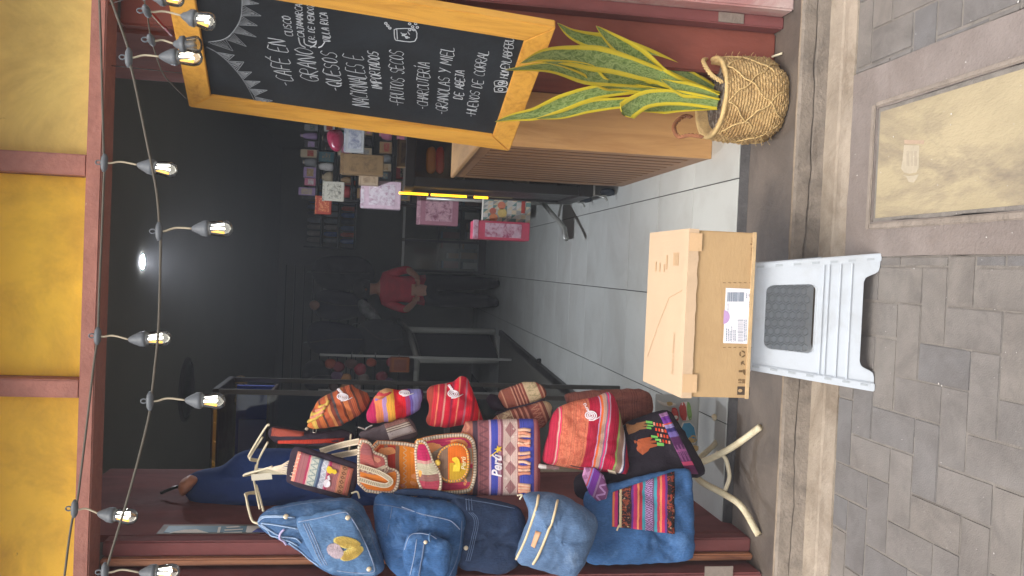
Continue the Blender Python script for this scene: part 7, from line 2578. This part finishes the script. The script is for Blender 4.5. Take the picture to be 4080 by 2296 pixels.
for i, (x, y, r0) in enumerate(spots):
    q = [(x + r0 * (0.8 + .3 * r_.random()) * cos(a), y + r0 * .9 * (0.8 + .3 * r_.random()) * sin(a)) for a in [2 * pi * k / 7 for k in range(7)]]
    k = i % 7
    o = pillow('souvenir_pouch', q, 7.95, 0.07, plainc('sv_%d' % k, sc[k], .8), wr=0.01, wf=9)
    tag(o, '%s %s souvenir pouch on the back left rack' % ('larger' if i < 7 else 'smaller', nm_c[k]), 'pouch', GS)
carton('woven_case', (1555, 1425), (1630, 1485), 7.8, 0.1, textile('rust_weave', [(1, (150, 84, 40))], [(0, 1, 'figure', 9, (196, 120, 60), .7)]), 'rust orange patterned case at the right end of the souvenir rack', 'case', group=None, extra=flap_top(plainc('rust_edge', (120, 60, 34))))

# white sloping frame stand
wst = thing('white_frame_stand', at(1970, 1380, 9.3), 'white tube frame stand with a sloping top, left of the person', 'stand')
wtube = M('white_tube', (176, 176, 166), 0.5, 0.06, 10, 0.05, 60, 0.4)
pa, pb2 = at(1626, 1314, 9.35), at(1662, 1436, 8.9)
qa, qb = at(1972, 1322, 9.35), at(1995, 1440, 8.9)
tube('post', [pa, qa], 0.035, wtube, wst, 10)
tube('post', [pb2, qb], 0.03, wtube, wst, 10)
tube('top_bar', [pa, pb2, at(1656, 1560, 8.6)], 0.03, wtube, wst, 10)
tube('lower_bar', [qa, qb], 0.02, wtube, wst, 10)
tube('top_bar', [pa, at(1590, 1280, 10.0)], 0.025, wtube, wst, 10)
obox('dark_cloth_panel', pa.lerp(qa, .06) + Vector((0, .05, 0)), (qa - pa) * .86, (pb2 - pa) * 1.0, Vector((0, 0.02, 0)), black_c, wst, 0.0)
# dark plinth along the left floor edge
pl = thing('low_plinth', (-1.15, 6.5, FLOOR_Z), 'long low dark plinth along the left side of the tiled floor', 'plinth')
bm = bmesh.new()
a0, b0 = gz(2001, 1316, FLOOR_Z), gz(2330, 1590, FLOOR_Z)
e = (b0 - a0)
bm_box(bm, b0 + Vector((0, 0, 0.001)), (a0 - b0), Vector((-0.06, 0, 0)), Vector((0, 0, 0.035)))
bmesh.ops.recalc_face_normals(bm, faces=bm.faces)
bev(bm, 0.004)
bm_obj('kerb', bm, dark_metal, pl)
bm = bmesh.new()
bm_box(bm, b0 + Vector((-0.061, 0, 0.001)), (a0 - b0), Vector((-0.8, 0, 0)), Vector((0, 0, 0.02)))
bmesh.ops.recalc_face_normals(bm, faces=bm.faces)
bm_obj('board', bm, M('plinth_grey', (92, 90, 84), .6, .1, 4, .05, 60, .3), pl)
lathe('glide', [(0.02, 0.0), (0.024, 0.01), (0.02, 0.03)], gz(2155, 1440, FLOOR_Z), dark_metal, pl, 14)

# tall glass cabinet with a blue back just inside on the left
tc_ = thing('tall_cabinet', (-0.85, 4.2, FLOOR_Z), 'tall glass cabinet with blue lining and gold top edge, inside on the left', 'cabinet')
TCY = 4.0
za = at(872, 1600, TCY).z
xr = at(1100, 1556, TCY).x
box('corner_post', (xr - 0.022, TCY, FLOOR_Z), (xr, TCY + 0.022, za), M('alu_dark', (84, 82, 78), .4, .08, 10, .05, 60, .5, metal=.4), tc_, 0.002)
box('back_post', (xr - 0.022, TCY + 0.4, FLOOR_Z), (xr, TCY + 0.422, za), MATS['alu_dark'], tc_, 0.002)
box('top_edge', (-1.45, TCY - 0.004, za), (xr + 0.002, TCY + 0.43, za + 0.03), dark_metal, tc_, 0.003)
g0, g1 = at(868, 1605, TCY - 0.01), at(868, 1905, TCY - 0.01)
box('gold_trim', (g1.x, TCY - 0.009, za + 0.006), (g0.x, TCY - 0.0045, za + 0.02), M('bright_gold', (226, 180, 80), 0.25, 0.15, 20, 0.05, 60, 0.6, metal=0.7), tc_, 0.001)
box('blue_lining', (-1.45, TCY + 0.3, at(1060, 1600, TCY).z), (xr - 0.024, TCY + 0.32, za - 0.03), M('royal_blue', (58, 76, 156), .8, .15, 4, .1, 60, .2), tc_, 0)
box('lavender_lining', (at(1000, 1710, TCY).x - .55, TCY + 0.26, at(1060, 1800, TCY).z), (at(1000, 1715, TCY).x, TCY + 0.28, za - 0.05), M('slate_lavender', (128, 132, 180), .8, .12, 4, .1, 60, .2), tc_, 0)
for p in (1060, 1420, 1800):
    z = at(p, 1600, TCY).z
    box('shelf', (-1.45, TCY + 0.03, z - 0.012), (xr - 0.024, TCY + 0.39, z), M('smoked_shelf', (70, 60, 58), .4, .1, 8, .05, 60, .4), tc_, 0.001)
box('glass_door', (-1.45, TCY + 0.006, FLOOR_Z + 0.05), (xr - 0.023, TCY + 0.010, za - 0.001), cglass, tc_, 0)

# navy garment with a tan shoulder on the left, behind the stand
r = root('dressed_dummy', (1150, 1950), 3.25, 'display dummy in a navy cape with a tan neck, left behind the stand', 'dummy')
o = pillow('cape', [(745, 1925), (770, 1890), (830, 1872), (910, 1862), (960, 1800), (1080, 1790), (1420, 1800), (1900, 1850), (1910, 2000), (1500, 2030), (1150, 2035), (1000, 2030), (880, 2020), (790, 2000), (750, 1970)], 3.28, 0.20, M('navy_cape', (50, 74, 130), .9, .18, 5, .3, 60, .15), r, wr=0.02, wf=6)
pillow('neck', [(712, 1935), (735, 1900), (775, 1898), (790, 1915), (760, 1950), (740, 1972), (718, 1965)], 3.24, 0.10, M('tan_neck', (196, 136, 106), .6, .08, 10, .05, 60, .3), r, wr=0.002)
tube('hanger', [at(640, 1965, 3.3), at(690, 1945, 3.3), at(725, 1935, 3.3)], 0.006, dark_metal, r, 8)

# poster on the left reveal
PXR = xa + 0.0025
po = thing('side_poster', gx(800, 2130, PXR), 'teal and white poster on the left door reveal with partly hidden lettering', 'poster')
zq = lambda a, b: (600 + a * .1747, 2050 + b * .1747)


def rv(a, b, lift=0.0):
    p = gx(*zq(a, b), PXR + lift)
    return p


y_near, y_far = LJ + 0.07, rv(1200, 230).y
ztop, zbot = rv(150, 420).z, rv(2500, 400).z
pframe = M('poster_frame', (120, 108, 98), .6, .1, 10, .05, 60, .3)
pteal = M('poster_teal', (84, 124, 138), .5, .1, 6, .03, 60, .4)
pwht = M('poster_white', (226, 218, 206), .6, .06, 6, .03, 60, .3)
pblue = M('poster_blue', (62, 78, 160), .6, .06, 6, .03, 60, .3)
box('frame', (PXR - 0.002, y_near, zbot), (PXR, y_far, ztop), pframe, po, 0)
box('print_field', (PXR + 0.0005, y_near + .01, zbot + .01), (PXR + 0.0012, y_far - .02, ztop - .02), pteal, po, 0)


def rv_poly(name, pts, mat, lift=0.002):
    V = [rv(a, b, lift) for a, b in pts]
    V = [Vector((PXR + lift, min(max(v.y, y_near + .002), y_far - .022), v.z)) for v in V]
    return mesh_obj(name, V, [tuple(range(len(V)))], mat, po)


rv_poly('white_mountain', [(390, 450), (560, 385), (760, 350), (1050, 335), (1200, 380), (1320, 430), (1300, 495), (1180, 495), (1060, 470), (980, 455), (960, 490), (740, 480), (680, 455), (640, 475), (400, 470)], pwht)
rv_poly('white_bar', [(1545, 285), (1610, 280), (1520, 510), (1455, 515)], pwht)
for i, pts in enumerate(([(1705, 285), (2000, 262), (2060, 290), (1750, 310)], [(1680, 345), (2110, 325), (2100, 350), (1690, 372)], [(1650, 405), (2090, 392), (2080, 420), (1670, 430)], [(1640, 470), (1800, 452), (2070, 455), (2060, 490), (1700, 500), (1620, 500)], [(1880, 525), (2040, 515), (2035, 545), (1890, 548)])):
    rv_poly('poster_lettering', pts, pwht, 0.0022)
rv_poly('white_field', [(2240, 190), (2500, 190), (2520, 560), (2130, 560), (2170, 400)], pwht, 0.002)
rv_poly('blue_disc', [(2275, 470), (2330, 390), (2430, 320), (2560, 300), (2560, 560), (2290, 560)], pblue, 0.003)

# fridge magnets leaning by the stand
GM = 'souvenir magnets by the foot of the stand'
MY = 3.12
mg = thing('magnet_board', at(2760, 1660, MY), 'pale metal board carrying the souvenir magnets, behind the black bag', 'board')
a, b_ = at(*z3(1130, 940), MY), at(*z3(1640, 270), MY)
box('sheet', (a.x, MY + 0.012, b_.z), (b_.x, MY + 0.016, a.z), M('pale_sheet', (172, 174, 170), .35, .05, 4, .03, 60, .5), mg, 0.001)
box('rim', (a.x, MY + 0.009, b_.z - 0.004), (b_.x, MY + 0.02, b_.z), steel, mg, 0.001)


def magnet(label, q, mats, extra=None):
    t = root('magnet', (max(p[0] for p in q), sum(p[1] for p in q) / len(q)), MY, label, 'magnet', GM)
    o = pillow('body', q, MY + 0.002, 0.014, mats[0], t, it=1, flat=8, wr=0.001)
    for (qq, m_) in (extra or []):
        flat_on('relief', o, qq, m_, t, 0.003, it=1)
    return t


mr, mgn, mb, mw = plainc('mag_red', (176, 64, 56), .4), plainc('mag_green', (126, 160, 92), .4), plainc('mag_blue', (62, 128, 160), .4), plainc('mag_white', (206, 200, 190), .4)
my_ = plainc('mag_ochre', (176, 146, 92), .4)
magnet('square magnet half red half green', L3([(1408, 345), (1530, 335), (1565, 545), (1425, 552)]), [mw], [(L3([(1412, 352), (1480, 346), (1500, 540), (1430, 545)]), mr), (L3([(1490, 345), (1528, 342), (1556, 536), (1505, 540)]), mgn)])
magnet('square magnet with a blue picture', L3([(1415, 565), (1570, 555), (1625, 800), (1455, 812)]), [mw], [(L3([(1430, 580), (1562, 570), (1608, 790), (1465, 800)]), mb), (L3([(1520, 720), (1590, 700), (1605, 785), (1500, 795)]), my_)])
magnet('ochre magnet below the blue picture', L3([(1490, 822), (1625, 812), (1632, 890), (1560, 905)]), [mw], [(L3([(1500, 830), (1615, 822), (1620, 880), (1560, 892)]), my_)])
magnet('red magnet with a white letter S', L3([(1320, 410), (1380, 400), (1405, 480), (1400, 560), (1345, 560)]), [mr], [(L3([(1345, 495), (1390, 488), (1394, 525), (1348, 532)]), mw)])
magnet('white llama shaped magnet', L3([(1160, 315), (1200, 330), (1240, 350), (1290, 345), (1375, 355), (1372, 380), (1260, 392), (1190, 360)]), [mw], [(L3([(1270, 340), (1330, 335), (1340, 375), (1280, 385)]), my_)])
magnet('dark red magnet partly under the woven edge', L3([(1330, 570), (1400, 570), (1420, 680), (1400, 720), (1360, 640)]), [mr], None)

# ================================================================= PERSON in a red top at the back
PXc, PYc = -0.27, 9.25
person = thing('person', (PXc, PYc, FLOOR_Z), 'person in a red top and black trousers standing at the back of the shop', 'person')
J = {'pel': (0, 0, .80), 'sp': (0, 0, .98), 'ch': (0, 0, 1.15), 'nk': (0, 0, 1.30), 'hd0': (-.01, -.01, 1.37), 'hd1': (-.015, -.015, 1.45), 'hd2': (-.015, -.01, 1.52),
     'shl': (-.15, 0, 1.22), 'ell': (-.22, -.06, 1.00), 'wrl': (-.13, -.20, .92), 'hal': (-.08, -.25, .92),
     'shr': (.15, 0, 1.22), 'elr': (.22, -.05, 1.00), 'wrr': (.14, -.20, .90), 'har': (.09, -.25, .90),
     'hpl': (-.085, 0, .76), 'knl': (-.09, -.01, .42), 'anl': (-.10, .02, .07), 'tol': (-.11, -.13, .03),
     'hpr': (.085, 0, .76), 'knr': (.09, -.01, .42), 'anr': (.10, .02, .07), 'tor': (.11, -.13, .03)}
RAD = {'pel': .15, 'sp': .145, 'ch': .145, 'nk': .05, 'hd0': .065, 'hd1': .085, 'hd2': .07, 'shl': .06, 'shr': .06, 'ell': .045, 'elr': .045, 'wrl': .03, 'wrr': .03, 'hal': .03, 'har': .03, 'hpl': .115, 'hpr': .115, 'knl': .092, 'knr': .092, 'anl': .07, 'anr': .07, 'tol': .035, 'tor': .035}
ED = [('pel', 'sp'), ('sp', 'ch'), ('ch', 'nk'), ('nk', 'hd0'), ('hd0', 'hd1'), ('hd1', 'hd2'), ('ch', 'shl'), ('shl', 'ell'), ('ell', 'wrl'), ('wrl', 'hal'), ('ch', 'shr'), ('shr', 'elr'), ('elr', 'wrr'), ('wrr', 'har'), ('pel', 'hpl'), ('hpl', 'knl'), ('knl', 'anl'), ('anl', 'tol'), ('pel', 'hpr'), ('hpr', 'knr'), ('knr', 'anr'), ('anr', 'tor')]
names = list(J)
me = bpy.data.meshes.new('figure')
me.from_pydata([(PXc + J[n][0], PYc + J[n][1], FLOOR_Z + J[n][2]) for n in names], [(names.index(a), names.index(b)) for a, b in ED], [])
ob = bpy.data.objects.new('figure', me)
COL.objects.link(ob)
md = ob.modifiers.new('skin', 'SKIN')
for i, n in enumerate(names):
    sv = me.skin_vertices[0].data[i]
    sv.radius = (RAD[n], RAD[n] * (0.78 if n in ('pel', 'sp', 'ch') else 1.0))
    sv.use_root = (n == 'pel')
ob.modifiers.new('sub', 'SUBSURF').levels = 2
dg = bpy.context.evaluated_depsgraph_get()
mm = bpy.data.meshes.new_from_object(ob.evaluated_get(dg))
bpy.data.objects.remove(ob)
skin_m = M('skin', (190, 136, 110), .55, .08, 20, .05, 90, .4)
red_top = M('red_top', (196, 44, 62), .85, .2, 10, .3, 60, .2)
trous = M('black_trousers', (24, 24, 28), .85, .2, 10, .3, 60, .2)
for m_ in (skin_m, red_top, trous):
    mm.materials.append(m_)
for p in mm.polygons:
    c = p.center - Vector((PXc, PYc, FLOOR_Z))
    p.use_smooth = True
    if c.z < 0.80 and c.y > -0.15:
        p.material_index = 2
    elif c.z > 1.285 or c.y < -0.10:
        p.material_index = 0
    else:
        p.material_index = 1
bo = bpy.data.objects.new('body', mm)
COL.objects.link(bo)
adopt_world(bo, person)
hair_m = M('dark_hair', (30, 24, 22), .6, .2, 40, .4, 120, .3)
hc0 = Vector((PXc - .015, PYc, FLOOR_Z + 1.465))
lathe('hair', [(0.1, -0.075), (0.107, -0.02), (0.104, 0.03), (0.085, 0.075), (0.05, 0.1), (0.005, 0.108)], hc0 + Vector((0, .018, 0)), hair_m, person, 20)
lathe('nose', [(0.014, 0.0), (0.008, 0.018), (0.002, 0.022)], hc0 + Vector((0, -.088, -.035)), skin_m, person, 8, axis=(0, -1, 0))
for s in (-1, 1):
    lathe('eye', [(0.011, 0.0), (0.008, 0.004), (0.002, 0.006)], hc0 + Vector((s * .032, -.084, -.012)), trous, person, 8, axis=(0, -1, 0))
    hp = Vector((PXc + s * .085, PYc - .25, FLOOR_Z + .91))
    for k in range(4):
        tube('finger', [hp + Vector((s * -.012 + .014 * (k - 1.5), -.015, 0)), hp + Vector((.013 * (k - 1.5), -.055 - .006 * (k % 2), -.012)), hp + Vector((.012 * (k - 1.5), -.07, -.035))], [.009, .008, .006], skin_m, person, 6)
    tube('thumb', [hp + Vector((-s * .02, .01, .005)), hp + Vector((-s * .045, -.02, .004)), hp + Vector((-s * .042, -.045, -.004))], [.010, .009, .007], skin_m, person, 6)

# ================================================================= HAZE: thin volume added to stand in for the milky veil of the lens
hz, nt, b = new_mat('lens_haze_volume')
nt.nodes.remove(b)
pv = nd(nt, 'ShaderNodeVolumePrincipled')
pv.inputs['Color'].default_value = (0.93, 0.95, 1.0, 1)
pv.inputs['Density'].default_value = 0.008
lk(nt, pv.outputs[0], nt.nodes['Material Output'].inputs['Volume'])
lens_haze = box('lens_haze', (-15, -15, -1.2), (15, 13, 3.9), hz, None, 0)
tag(lens_haze, kind='stuff')
